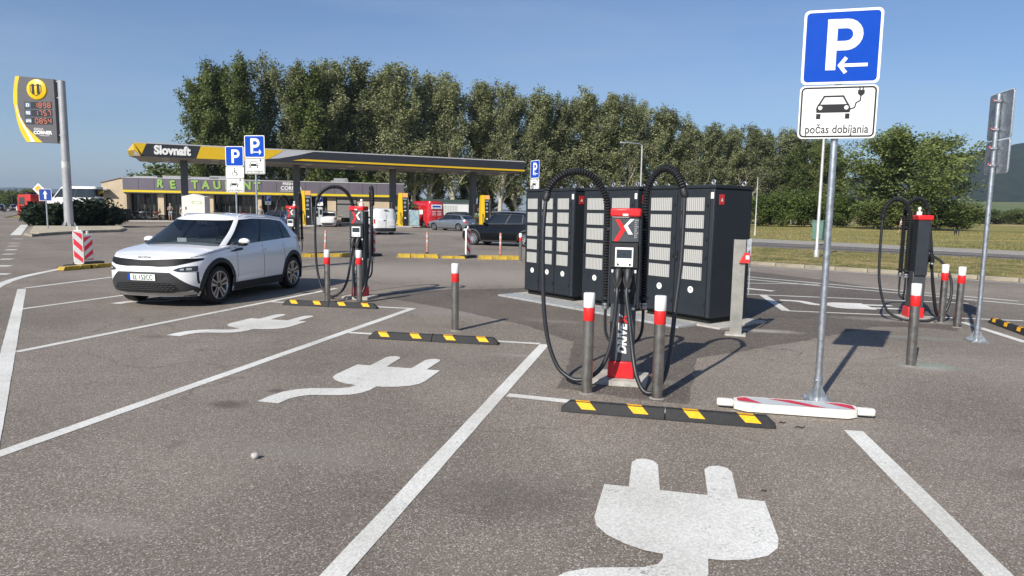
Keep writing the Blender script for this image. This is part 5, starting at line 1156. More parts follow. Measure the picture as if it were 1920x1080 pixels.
def van(name, label, loc, head, paint, L, W, H, windows=False, rear_open=None, hood=0.95, cat='van', belt0=1.12, rearwin=False):
    t = thing(name, label, cat, loc, R(head)); h = L / 2
    belt = [(-h, belt0), (h - hood - .1, belt0), (h - hood + .3, belt0 - .05), (h - .25, belt0 - .22), (h, belt0 - .35)]
    c = Car(L, W, h - 0.9, -h + 0.95, 0.335, belt, [(0.2, -.1), (0.45, 0), (0.8, -.03), (1.1, -.14)], [(0.2, -.05), (0.4, 0), (1.2, 0)], [(0.2, .95), (0.45, 1.0), (1.0, .99), (1.3, .97)], clear=0.19, step=0.08, nx=16, ny=4)
    c.body(t, paint, rows=9)
    roof = [(-h, H - .04), (-h + .3, H), (h - hood - 1.0, H), (h - hood - .6, H - .08)]
    c.cabin(t, paint, h - hood + .25, h - hood - .62, -h + .07, -h + .02, roof, W * .475, W * .43, M_DGLASS, M_DGLASS, pillars=((0.52, 0.49), (0.02, -0.02), (-.5, -.53)) if windows else (), a_end=0.86, d_end=-0.93 if windows else (0.48 if H < 2.2 else 0.5), rear_glass=windows or rearwin, side_glass=True, rail=0.80, crown=0.03, bulge=0.02)
    c.wheels(t, 0.20, 6); c.mirrors(t, h - hood - .1, belt0 + .16, M_BLACK, W / 2)
    for sd in (1, -1):
        c.fpatch(t, 'tail_light', M_LAMPRED, [(sd * (W / 2 - .15), .78, 1.1), (sd * (W / 2 - .10), .78, 1.1), (sd * (W / 2 - .07), .78, 1.1)][::sd], e=0.012, front=False)
        c.fpatch(t, 'headlight', mat('headlight_glass', (0.5, 0.52, 0.55), 0.1, spec=0.8), [(sd * (W / 2 - .42), .68, .8), (sd * (W / 2 - .2), .68, .84), (sd * (W / 2 - .1), .7, .85)][::sd])
        c.spatch(t, 'side_moulding', M_CLAD, [(x, .45, .53) for x in np.linspace(h - 1.4, -h + 1.5, 6)], sd, e=0.008)
        c.spatch(t, 'side_trim', M_CLAD, [(x, c.clear + .01, .30) for x in np.linspace(h - 1.35, -h + 1.4, 6)], sd, e=0.008)
    c.fpatch(t, 'rear_bumper', M_CLAD, [(-W * .47, .22, .46), (-.6, .22, .48), (0, .22, .48), (.6, .22, .48), (W * .47, .22, .46)], front=False, e=0.02)
    MB().box((-h - .008, 0, .97), (.012, .012, 1.1 if H < 2.2 else 1.3), M_UNDER).build('door_seam', t)
    c.fpatch(t, 'number_plate', M_SIGNW, [(-.62, .62, .73), (-.12, .62, .73)], front=False, e=0.02)
    MB().box((-h - .02, .12, 1.02), (.03, .12, .05), M_BLACK).build('door_handle', t)
    return t, c
g = PX(701, 49.5); wv, wc = van('white_van', 'white panel van seen from the rear behind the second charging post', (g[0], g[1] + .6, 0), 121, carpaint('white_van_paint', (0.78, 0.78, 0.77)), 4.4, 1.78, 1.82, hood=0.9, belt0=1.05)
MB().box((-2.19, 0.0, 1.72), (.04, .28, .05), M_BLACK).build('rear_lamp_bar', wv)
g = PX(796, 71); rv, rc_ = van('red_van', 'tall red delivery van with white lettering beside the second fuel pump', (g[0], g[1], 0), 124, carpaint('red_van_paint', (0.50, 0.012, 0.02)), 5.4, 2.05, 2.65, hood=1.0, belt0=1.3)
x = -2.72
MB().box((x, 0.05, 2.1), (.02, 1.15, .42), M_SIGNW).build('sign_panel', rv)
b = MB().box((x - .012, 0.05, 2.12), (.006, 0.92, .16), M_BLUE).box((x - .012, 0.05, 1.97), (.006, 1.0, .05), mat('van_pale_blue', (0.35, 0.5, 0.62), 0.5)); b.build('print_band', rv)
b = MB(); rr = random.Random(11)
for i in range(3):
    for s_ in (-1, 1):
        y0 = 0.05 + s_ * 0.30
        for k in range(4): b.box((x - .004, y0 - .17 + k * .11, 1.64 - i * .17), (.006, rr.uniform(.06, .095), .06), M_SIGNW)
b.build('print_lines', rv)
MB().box((1.2 - 2.4, 1.03, 1.55), (.9, .012, .45), M_SIGNW).build('side_panel', rv)
# recovery lorry with a minibus on its bed, behind the shrubs
g = PX(68, 72); LH = R(184); t = thing('recovery_lorry', 'red recovery lorry with a flat bed behind the dark shrubs at the far left', 'lorry', (g[0], g[1], 0), LH)
RP = carpaint('lorry_red', (0.55, 0.02, 0.02))
MB().prism([(-0.65, 0.5), (0.65, 0.5), (0.76, 1.5), (0.58, 2.65), (-0.65, 2.72)], -1.15, 1.15, RP, 'xz').build('cab', t, bevel=0.08)
MB().prism([(0.745, 1.58), (0.785, 1.58), (0.62, 2.5), (0.57, 2.5)], -1.0, 1.0, M_DGLASS, 'xz').build('windscreen', t)
for s in (-1, 1):
    MB().prism([(-0.05, 1.65), (0.58, 1.65), (0.46, 2.4), (-0.05, 2.4)], s * 1.15 - .012, s * 1.15 + .012, mat('lorry_side_glass', (0.06, 0.07, 0.07), 0.1), 'xz').build('side_window', t)
    MB().tube([(0.8, s * 1.1, 2.6), (1.0, s * 1.4, 2.5), (0.95, s * 1.42, 1.7), (0.8, s * 1.12, 1.65)], 0.03, M_BLACK, 6).box((0.95, s * 1.42, 2.1), (0.1, 0.2, 0.5), M_BLACK).build('mirror', t)
    for xw in (0.05, -5.6): make_wheel(t, xw, s * 0.98, 0.46, 0.26, 0.28, 6, s)
MB().box((-3.6, 0, 0.78), (7.2, 0.9, 0.25), M_BLACK).build('chassis', t); MB().box((-4.35, 0, 1.03), (6.9, 2.35, 0.16), M_ALU).build('flat_bed', t); MB().box((0.0, 0, 2.8), (0.3, 1.4, 0.16), mat('beacon_dark', (0.02, 0.02, 0.06), 0.3)).build('light_bar', t)
d = Vector((math.cos(LH), math.sin(LH), 0)); c = Vector((g[0], g[1], 0)) - d * 4.45 + Vector((0, 0, 1.11))
van('minibus', 'white minibus with dark windows carried on the red recovery lorry', c, 184, carpaint('minibus_paint', (0.74, 0.74, 0.73)), 5.3, 2.0, 2.5, True, cat='minibus', belt0=1.35, rearwin=True)
# ================================================================== FUEL STATION
# ---- shop and restaurant
BA, BB = Vector((-43.3, 77.0, 0)), Vector((-13.2, 83.6, 0)); bd = BB - BA; BL_ = bd.length; BAZ = math.atan2(bd.y, bd.x)
shop = thing('station_shop', 'low beige restaurant and shop with purple-grey fascia and green letters', 'building', BA, BAZ)
BEIGE = mat('beige_render', (0.58, 0.47, 0.33), 0.9, var=0.12, vscale=0.8, bump=0.2, bscale=20); BROWN = mat('brown_plinth', (0.16, 0.085, 0.06), 0.8, var=0.2)
FASC = mat('fascia_purple_grey', (0.135, 0.120, 0.150), 0.5, var=0.10, vscale=0.6); FY = mat('fascia_yellow', (0.74, 0.56, 0.02), 0.45); SOFF = mat('soffit_dark', (0.05, 0.05, 0.05), 0.8)
WGL = mat('shop_glass', (0.012, 0.014, 0.014), 0.06, spec=0.6); WFR = mat('window_frame_dark', (0.03, 0.03, 0.03), 0.5)
D = 11.0; HB = 4.85
MB().box((BL_ / 2, D / 2 + 1.6, 1.75), (BL_ - 0.6, D - 2.4, 3.5), BEIGE).build('wall', shop)
MB().box((BL_ / 2, D / 2 + .3, HB - 0.35), (BL_ - 0.4, D - 0.3, 0.5), SOFF).build('roof_deck', shop)
MB().box((BL_ / 2, 0.6, 3.15), (BL_ - .3, 1.9, 0.12), SOFF).build('soffit', shop)
npan = 19; pw = BL_ / npan
for i in range(npan): MB().box((pw * (i + .5), -0.16, 4.12), (pw - 0.03, 0.12, 1.32), FASC).build('fascia_panel', shop)
MB().box((BL_ / 2, -0.10, 4.82), (BL_ + .1, 0.3, 0.08), mat('fascia_cap', (0.5, 0.5, 0.5), 0.5)).build('fascia_cap', shop)
MB().box((BL_ / 2, -0.06, 4.12), (BL_ - .05, 0.08, 1.28), SOFF).build('fascia_backing', shop)
MB().box((BL_ / 2 - .6, -0.20, 3.30), (BL_ - 1.2, 0.16, 0.30), FY).build('yellow_band', shop)
MB().box((0.06, D / 2 + .1, 4.15), (0.16, D - .3, 1.3), BEIGE).build('side_parapet', shop)
MB().prism([(0.0, -0.2), (0.35, -0.2), (0.35, D), (0.0, D)], 0.0, 3.5, BEIGE).build('side_wall', shop)
wg = MB().prism([(-2.3, 0), (0.02, 0), (0.02, 4.83), (-2.3, 4.2)], 0.3, 8.0, BEIGE, 'xz').build('side_wing', shop)
MB().prism([(-2.4, 4.18), (0.0, 4.84), (0.0, 4.93), (-2.4, 4.27)], 0.2, 8.1, mat('wing_roof', (0.25, 0.24, 0.23), 0.7), 'xz').build('wing_roof', wg)
MB().box((-1.15, 0.28, 0.35), (2.3, 0.06, 0.7), BROWN).build('plinth', wg)
def wx(px): # facade coordinate seen at a pixel column
    k = (px - 960) / F_PX * 1.007; dx, dy = math.cos(BAZ), math.sin(BAZ); return (k * BA.y - BA.x) / (dx - k * dy)
piers = [(213, 249, 0.0), (302, 313, 0), (391, 405, 0), (484, 494, 0), (616, 632, 0), (661, 737, 0)]
for i, (a, b, y) in enumerate(piers):
    x0, x1 = wx(a + (24 if i == 0 else 0)), wx(b)
    p_ = MB().box(((x0 + x1) / 2, 0.55, 1.85), (x1 - x0, 0.9, 2.55), BEIGE).build('pier', shop)
    MB().box(((x0 + x1) / 2, 0.53, 0.35), (x1 - x0 + .06, 0.98, 0.7), BROWN).build('plinth', p_)
def glazing(a, b, n, doors=False):
    x0, x1 = wx(a), wx(b); w = (x1 - x0) / n
    for i in range(n):
        x = x0 + w * (i + .5); f = MB().box((x, 0.95, 1.72), (w - .04, 0.06, 2.7), WGL).build('window', shop)
        MB().box((x - w / 2, 0.92, 1.72), (0.07, 0.12, 2.8), WFR).box((x, 0.92, 3.05), (w, 0.12, 0.08), WFR).box((x, 0.92, 1.0), (w, 0.10, 0.06), WFR).box((x, 0.92, 0.4), (w, 0.12, 0.08), WFR).build('frame', f)
        if i % 2 == 0: MB().box((x + w * .2, 0.90, 1.9), (w * .22, 0.02, 2.0), mat('curtain', (0.10, 0.10, 0.095), 0.9, var=0.3, vscale=9)).build('curtain', f)
glazing(249, 302, 6); glazing(313, 391, 8); glazing(405, 484, 8); glazing(494, 616, 9); glazing(632, 661, 2)
MB().box((wx(652), 0.02, 1.9), (2.2, 0.10, 2.4), mat('shutter_grey', (0.22, 0.21, 0.20), 0.6, var=.1)).box((wx(652), -0.05, 2.3), (2.3, 0.05, 0.12), M_BLACK).build('service_hatch', shop)
# green letters, each loose on the fascia
GRN = mat('letter_green', (0.27, 0.46, 0.10), 0.5); rr = random.Random(2)
for ch, px in zip('RESTAURANT', (309, 332, 352, 373, 393, 414, 434, 450, 469, 488)):
    o = text(ch, 1.22, GRN, 'letter', shop, (wx(px), -0.26, 4.12 + rr.uniform(-.05, .05)), (R(90), R(rr.uniform(-7, 7)), 0), bold=0.05, depth=0.03, sx=.92)
text('FRESH', 0.42, M_SIGNW, 'lettering', shop, (wx(544), -0.235, 4.50), bold=0.01, depth=0.01); text('CORNER', 0.58, M_SIGNW, 'lettering', shop, (wx(550), -0.235, 4.0), bold=0.015, depth=0.01)
MB().box((wx(548), -0.235, 3.68), (2.2, .02, .05), M_SIGNW).build('underline', shop)
b = MB()
for px, w_, h_ in ((270, 2.5, .25), (330, 3.0, .35), (375, 4.0, .3), (420, 3.2, .45), (624, .5, .35), (640, 1.6, .55), (650, .5, .4)): b.box((wx(px), 2.8 + (px % 5) * .6, HB + h_ / 2 - .1), (w_, 1.2, h_ + .2), mat('roof_plant', (0.42, 0.43, 0.44), 0.5, 0.4, var=.2))
b.build('roof_units', shop)
# kerbed walkway in front and pergola on the left side
structure(MB().box((BL_ / 2 - 1, -1.6, 0.07), (BL_ + 6, 3.6, 0.14), M_CONC).build('shop_walkway', loc=BA, rz=BAZ, bevel=0.03))
pg = thing('pergola', 'wooden slatted pergola with flat roof at the left end of the restaurant', 'pergola', BA + Vector((-2.1, -0.6, 0)), BAZ)
WOOD = mat('brown_timber', (0.17, 0.115, 0.07), 0.8, var=0.3, vscale=5)
for i in range(9): MB().box((-0.8, i * 0.95, 1.75), (0.14, 0.35, 3.1), WOOD).build('post', pg)
MB().box((-0.6, 3.8, 3.42), (2.6, 8.6, 0.14), mat('pergola_roof', (0.32, 0.33, 0.35), 0.5)).build('roof', pg); MB().box((-1.8, 3.8, 3.55), (0.08, 8.6, 0.12), M_ALU).build('roof_edge', pg)
tag(MB().lathe([(0, 0), (0.42, 0), (0.46, 1.1), (0.5, 1.14), (0.42, 1.2), (0, 1.22)], M_BLACK, 16).build('waste_bin', loc=(PX(243, 75)[0], 75, 0.14)), 'black round waste bin at the left corner of the restaurant', 'bin')

# ---- canopy
CA, CB = Vector((-32.95, 60.2, 0)), Vector((1.1, 75.8, 0)); cdv = CB - CA; CL = cdv.length; CAZ = math.atan2(cdv.y, cdv.x)
can = thing('fuel_canopy', 'long flat fuel station canopy in black, grey and yellow on grey columns', 'canopy', CA, CAZ)
CBK, CYE, CGR = mat('canopy_black', (0.022, 0.024, 0.030), 0.45, var=.1), mat('canopy_yellow', (0.66, 0.42, 0.01), 0.38, var=.06), mat('canopy_grey', (0.42, 0.43, 0.45), 0.45, var=.1)
SOF = mat('canopy_soffit', (0.36, 0.35, 0.33), 0.7, var=.12, vscale=1.5); CCOL = mat('column_grey', (0.12, 0.125, 0.135), 0.5, var=.1)
DC = 8.6; Z0, Z1 = 6.0, 7.12
MB().box((CL / 2, DC / 2, Z0 + .55), (CL - .3, DC - .3, 0.85), CGR).build('deck', can)
def cxp(px):
    k = (px - 960) / F_PX * 1.007; dx, dy = math.cos(CAZ), math.sin(CAZ); return (k * CA.y - CA.x) / (dx - k * dy)
ns = 26
for i in range(ns): MB().box((CL * (i + .5) / ns, DC / 2, Z0 + .06), (CL / ns - .03, DC - .2, 0.08), SOF).build('soffit_panel', can)
LMPC = mat('soffit_lamp', (0.75, 0.75, 0.72), 0.3)
for i in range(9):
    for yy in (2.0, 6.2): MB().box((CL * (i + .5) / 9 + .4, yy, Z0 - .01), (.6, .6, .06), LMPC).build('soffit_lamp', can)
MB().box((CL / 2, -0.02, Z1 + .03), (CL, .2, .10), CGR).build('top_trim', can)
xs = [0.0, cxp(283), cxp(377), cxp(505), cxp(540), CL]
def fpan(poly, y, m, nm): MB().prism(poly, y, y + .12, m, 'xz').build(nm, can)
zt = Z1 - .02
fpan([(0.9, Z0), (xs[1] - .35, Z0), (xs[1] + .12, zt), (0.15, zt), (0.15, Z0 + .5)], -.12, CYE, 'yellow_panel')
fpan([(xs[1] - .33, Z0), (xs[2] - .05, Z0), (xs[2] + .35, zt), (xs[1] + .14, zt)], -.10, CBK, 'sign_panel')
fpan([(xs[2] - .02, Z0), (xs[3] - 1.4, Z0), (xs[3] + .2, Z0 + .25), (xs[3] + 1.6, zt), (xs[2] + .38, zt)], -.12, CYE, 'yellow_panel')
fpan([(xs[3] + .25, Z0 + .25), (xs[3] + 1.1, Z0 + .33), (xs[4] + 1.2, Z0 + .72), (xs[4] + 2.6, zt), (xs[3] + 1.65, zt)], -.11, CGR, 'grey_sweep')
fpan([(xs[3] - 1.38, Z0), (CL, Z0), (CL, zt), (xs[4] + 2.65, zt), (xs[4] + 1.22, Z0 + .70), (xs[3] + 1.1, Z0 + .31), (xs[3] + .22, Z0 + .23)], -.10, CBK, 'black_fascia')
fpan([(xs[4] + .6, Z0 + .19), (CL + .02, Z0 + .10), (CL + .02, Z0 + .27), (xs[4] + 1.6, Z0 + .36)], -.16, CYE, 'yellow_stripe')
b = MB(); b.add([(0.15, -.12, zt), (0.15, -.12, Z0 + .5), (0.9, -.12, Z0), (-.55, DC * .5, Z0 + .2), (-.7, DC * .5, Z0 + .7), (-.3, DC * .5, zt)], [(0, 1, 4, 5), (1, 2, 3, 4)], CYE)
b.add([(0.15, DC, zt), (0.15, DC, Z0 + .5), (0.9, DC, Z0), (-.55, DC * .5, Z0 + .2), (-.7, DC * .5, Z0 + .7), (-.3, DC * .5, zt)], [(0, 5, 4, 1), (1, 4, 3, 2)], CGR); b.build('end_cap', can)
MB().box((CL, DC / 2, Z0 + .56), (.12, DC, 1.1), CBK).build('end_panel', can); MB().box((CL / 2, DC, Z0 + .56), (CL, .12, 1.1), CBK).build('back_fascia', can)
text('Slovnaft', 1.02, M_SIGNW, 'lettering', can, ((xs[1] + xs[2]) / 2 + .1, -.14, Z0 + .56), bold=0.05, depth=0.02, sx=(xs[2] - xs[1]) / 5.6 * 1.22)
for px in (353, 560, 737, 885):
    k = (px - 960) / F_PX * 1.007; dx, dy = math.cos(CAZ), math.sin(CAZ); o_ = CA + Vector((-dy, dx, 0)) * 4.2; s_ = (k * o_.y - o_.x) / (dx - k * dy)
    MB().box((s_, 4.2, Z0 / 2), (0.62, 0.62, Z0), CCOL).build('column', can, bevel=0.03)

# ---- pump islands, pumps, terminals
PB, PY, PO = mat('pump_black', (0.016, 0.016, 0.018), 0.3), mat('pump_yellow', (0.80, 0.50, 0.01), 0.4), mat('pump_orange', (0.78, 0.40, 0.12), 0.5)
def pump(label, px, y, h=3.4):
    g = PX(px, y); t = thing('fuel_pump', label, 'fuel pump', (g[0], g[1], 0.0), R(14), 'yellow fuel pumps')
    MB().box((0, .3, .08), (1.6, 3.4, .16), M_CONC).build('island', t, bevel=.03)
    pts = [(-.72 + .20 * math.sin(v * math.pi * .9) * -1 + .0, .16 + v * (h - .16)) for v in np.linspace(0, 1, 9)]
    pr = [(-.45 - .16 * math.sin(v * math.pi * .55 + .9) + .10, .16 + v * (h - .16)) for v in np.linspace(0, 1, 9)]
    MB().prism(pr + [(-.12, h), (-.02, .16)][0:2], -.45, .45, PY, 'xz').build('yellow_side', t)
    b_ = MB().prism([(-.05, .16), (.50, .16), (.44, h - .42), (-.14, h - .42)], -.42, .42, PB, 'xz').build('body', t)
    MB().prism([(-.14, h - .42), (.44, h - .42), (.42, h), (-.12, h)], -.42, .42, PO, 'xz').build('head', t)
    for z, r_ in ((h - .95, .13), (h - 1.35, .13)): MB().lathe([(0, -.45), (r_, -.45), (r_, -.42)], M_ALU, 14, (.14, 0, z), 'y').build('dial', b_)
    for x_ in (.07, .22): MB().lathe([(0, -.45), (.05, -.45), (.05, -.42)], M_SIGNW, 10, (x_, 0, h - 1.72), 'y').build('button', b_)
    MB().box((.15, -.435, h - .6), (.4, .02, .14), M_ALU).build('display', b_); MB().box((.18, -.435, .95), (.14, .02, .14), M_SIGNW).build('label', b_)
    MB().prism([(.50, .16), (.54, .16), (.47, h - .42), (.44, h - .42)], -.44, .44, M_ALU, 'xz').build('edge_trim', t)
    for s_ in (-1, 1): MB().tube([(-.3, s_ * .5, 1.5), (-.35, s_ * .75, .9), (-.32, s_ * .78, .4), (-.2, s_ * .6, .25), (-.15, s_ * .48, 1.1)], .03, M_RUBBER, 6).build('hose', t)
    return t
pump('yellow fuel pump right of the canopy column nearest the shop entrance', 577, 66)
pump('yellow fuel pump between the white van and the red van', 756, 69)
pump('yellow fuel pump above the bonnet of the black off-road car', 907, 73)
def dispenser(label, px, y):
    g = PX(px, y); t = thing('fuel_dispenser', label, 'fuel dispenser', (g[0], g[1], 0.0), R(14), 'fuel dispensers with posters')
    MB().box((0, 0, 1.25), (1.05, .6, 2.5), PB).build('cabinet', t, bevel=.03); MB().box((0, -.31, 1.15), (.95, .02, .75), mat('poster_green', (0.03, 0.22, 0.07), 0.5, var=.6, vscale=4, col2=(0.5, 0.55, 0.45))).build('poster', t)
    MB().box((0, -.31, .5), (.95, .02, .5), mat('poster_yellow', (0.6, 0.42, 0.05), 0.5, var=.6, vscale=5, col2=(0.5, 0.46, 0.36))).build('poster', t); MB().box((.1, -.31, 1.9), (.5, .02, .35), M_ALU).build('display', t)
    for x_ in (-.4, -.15, .3): MB().tube([(x_, -.33, 1.75), (x_ - .1, -.45, 1.1), (x_, -.42, .6), (x_ + .1, -.36, 1.3)], .025, M_RUBBER, 6).build('hose', t)
dispenser('dark fuel dispenser with green poster behind the white van', 744, 70.5); dispenser('dark fuel dispenser with green poster left of the rightmost yellow pump', 895, 74.5)
g = PX(599, 66.5); t = thing('payment_terminal', 'grey service machine with round dial right of the first yellow pump', 'service machine', (g[0], g[1], .16), R(10))
MB().box((0, 0, .85), (.85, .6, 1.7), M_SHEET).build('housing', t, bevel=.04); MB().box((-.17, -.31, 1.2), (.42, .02, .8), PB).build('front_panel', t); MB().torus((-.17, -.33, 1.3), .13, .025, M_ALU).build('dial', t); MB().box((.26, -.31, 1.25), (.22, .02, .5), PB).build('side_panel', t)
g = PX(777, 68.5); t = thing('advert_board', 'blue and grey poster board standing right of the second fuel pump', 'advert board', (g[0], g[1], .1), R(10))
MB().box((0, 0, .85), (1.0, .12, 1.6), M_ALU).build('frame', t, bevel=.02); MB().box((0, -.065, .88), (.86, .02, 1.42), mat('poster_blue', (0.12, 0.28, 0.38), 0.5, var=.7, vscale=3, col2=(0.45, 0.5, 0.45))).build('poster', t); MB().box((0, 0, .03), (1.1, .5, .08), M_CONC).build('foot', t)
# white kiosk with green oval
g = PX(373, 58); t = thing('gas_bottle_kiosk', 'white cabinet with gabled top and green oval above the bonnet of the white car', 'kiosk', (g[0], g[1], 0), R(4))
KW = mat('kiosk_white', (0.70, 0.68, 0.62), 0.6, var=.08)
MB().prism([(-.92, 0), (.92, 0), (.92, 2.55), (.0, 2.78), (-.92, 2.55)], -.6, .6, KW, 'xz').build('housing', t, bevel=.05)
o = MB().lathe([(.42, -.612), (.36, -.616), (.34, -.612)], GRN, 24, (0, 0, 0), 'y').build('green_oval', t); o.location = (.28, 0, 2.08); o.scale = (1, 1, .30)
MB().box((.3, -.61, .55), (.9, .03, .9), mat('kiosk_blue', (0.25, 0.45, 0.6), 0.5)).build('blue_panel', t); MB().box((.3, -.61, 1.03), (.94, .04, .06), M_INK).build('panel_edge', t); MB().box((-.6, -.61, 1.6), (.08, .03, .25), M_INK).build('lock', t)
# container shed beyond the pumps
g = PX(842, 92); t = thing('container_shed', 'low white corrugated shed behind the red van', 'shed', (g[0], g[1], 0), R(18))
b = MB().box((0, 1.5, 1.45), (5.2, 3, 2.9), M_SIGNW); b.build('wall', t); b = MB()
for i in range(14): b.box((-1.9 + i * .22, -.02, 1.3), (.1, .06, 2.3), M_SHEET)
b.build('corrugated_door', t); MB().box((0, 1.5, 3.05), (6.6, 3.6, .3), mat('shed_roof', (0.05, 0.09, 0.07), 0.6)).build('roof', t)
# pole with camera, lamp posts
def lamp_post(label, loc, h, r, arm=True):
    t = thing('lamp_post', label, 'lamp post', loc, 0, 'tall lamp posts'); MB().lathe([(0, 0), (r * 1.6, 0), (r * 1.5, .25), (r, .3), (r * .7, h), (0, h + .01)], mat('lamp_pole', (0.50, 0.50, 0.48), 0.5, 0.4, var=.15), 14).build('pole', t)
    if arm: MB().tube([(0, 0, h), (-.2, 0, h + .12), (-1.2, 0, h + .2)], .04, M_GALV, 8).build('arm', t); MB().box((-1.4, 0, h + .19), (.7, .26, .1), M_ALU).build('lamp_head', t, bevel=.03)
    return t
lamp_post('pale lamp post standing in the grass verge behind the large parking sign', (12.56, 28.45, VZ), 6.0, .07, False)
lamp_post('slender camera post rising behind the middle power cabinet', (PX(1194, 55)[0], 55, 0), 7.1, .08)
lamp_post('thin pale post rising right of the rightmost power cabinet', (PX(1409, 60)[0], 60, 0), 5.0, .05, False)
g = at(1538, 455); t = thing('litter_bin', 'green litter bin beside the lamp post across the road', 'bin', (19.2, 43.4, -.02), R(-40))
MB().box((0, 0, .9), (.62, .5, 1.1), mat('bin_green', (0.10, 0.20, 0.15), 0.6, var=.15), taper=(1.08, 1.08)).build('body', t, bevel=.04); MB().box((0, 0, 1.5), (.72, .58, .1), mat('bin_green', (0, 0, 0))).build('lid', t, bevel=.02); MB().cyl((0, 0, 0), (0, 0, .4), .06, M_GALV, 8).build('stand', t)
# one-way sign and priority sign at the island
t = thing('one_way_sign', 'blue one-way sign with white arrow before the dark shrubs', 'road sign', (at(90, 433)[0], at(90, 433)[1], 0), R(6)); pole(t, 2.6, .045, False, 10)
o = MB().prism(rrect(.78, .78, .05, cz=2.35), -.085, -.06, M_SIGNW, 'xz', M_GALV).build('plate', t); MB().flat(rrect(.73, .73, .04, cz=2.35), -.087, mat('dull_blue', (0.01, 0.05, 0.28), .4), 'xz').build('blue_face', o)
MB().flat([(-.06, 2.07), (.06, 2.07), (.06, 2.40), (.14, 2.40), (0, 2.64), (-.14, 2.40), (-.06, 2.40)], -.09, M_SIGNW, 'xz').build('arrow', o); pass
g = PX(84, 62); t = thing('priority_sign', 'yellow diamond priority sign above the blue one-way sign', 'road sign', (g[0], g[1], 0), R(4)); pole(t, 3.2, .045, False, 10)
o = MB().prism([(0, 2.55), (.52, 3.07), (0, 3.59), (-.52, 3.07)], -.085, -.06, M_SIGNW, 'xz', M_GALV).build('plate', t); MB().flat([(0, 2.74), (.33, 3.07), (0, 3.40), (-.33, 3.07)], -.087, mat('priority_yellow', (0.75, 0.42, 0.02), .4), 'xz').build('yellow_face', o)

# ---- parked motorcycles in front of the restaurant
def motorcycle(label, px, y, head, col):
    g = PX(px, y); t = thing('motorcycle', label, 'motorcycle', (g[0], g[1], .14), R(head), 'motorcycles by the restaurant'); pm = mat('bike_%d' % px, col, .3, coat=.5)
    for x_ in (-.7, .7): w_ = MB().torus((x_, 0, .31), .26, .055, M_TYRE, 18, 8).torus((x_, 0, .31), .2, .015, M_ALU, 18, 6).cyl((x_, -.06, .31), (x_, .06, .31), .05, M_ALU, 10); w_.build('wheel', t)
    MB().ball((.12, 0, .82), (.34, .15, .15), pm, 12, 8).build('tank', t); MB().ball((-.42, 0, .80), (.42, .14, .09), M_RUBBER, 12, 6).build('seat', t); MB().box((0, 0, .45), (.5, .3, .35), M_STEEL).build('engine', t, bevel=.05)
    MB().tube([(.72, -.09, .31), (.42, -.09, 1.0)], .025, M_CHROME, 6).tube([(.72, .09, .31), (.42, .09, 1.0)], .025, M_CHROME, 6).build('fork', t); MB().tube([(.3, -.36, 1.08), (.42, -.1, 1.02), (.42, .1, 1.02), (.3, .36, 1.08)], .018, M_BLACK, 6).build('handlebar', t)
    MB().ball((.55, 0, .9), (.1, .1, .1), M_CHROME, 10, 6).build('headlamp', t); MB().tube([(.2, .14, .3), (-.4, .2, .28), (-.85, .22, .4)], .05, M_CHROME, 8).build('exhaust', t); MB().ball((.48, 0, 1.12), (.05, .18, .2), M_DGLASS, 10, 6).build('screen', t)
for (px, y, hd, col, lb) in ((258, 76.2, 60, (.02, .02, .02), 'motorcycle nearest the round bin at the restaurant'), (270, 76.4, 50, (.3, .3, .32), 'second motorcycle from the round bin at the restaurant'), (284, 76.6, 65, (.02, .03, .03), 'third motorcycle from the round bin at the restaurant'), (297, 76.8, 40, (.16, .04, .02), 'motorcycle in front of the second beige pier'), (409, 77, 110, (.01, .01, .02), 'motorcycle right of the white kiosk'), (430, 77.4, 120, (.02, .02, .02), 'motorcycle behind the wheelchair parking sign'), (462, 77.5, 130, (.5, .015, .015), 'red motorcycle between the two parking signs')):
    motorcycle(lb, px, y, hd, col)

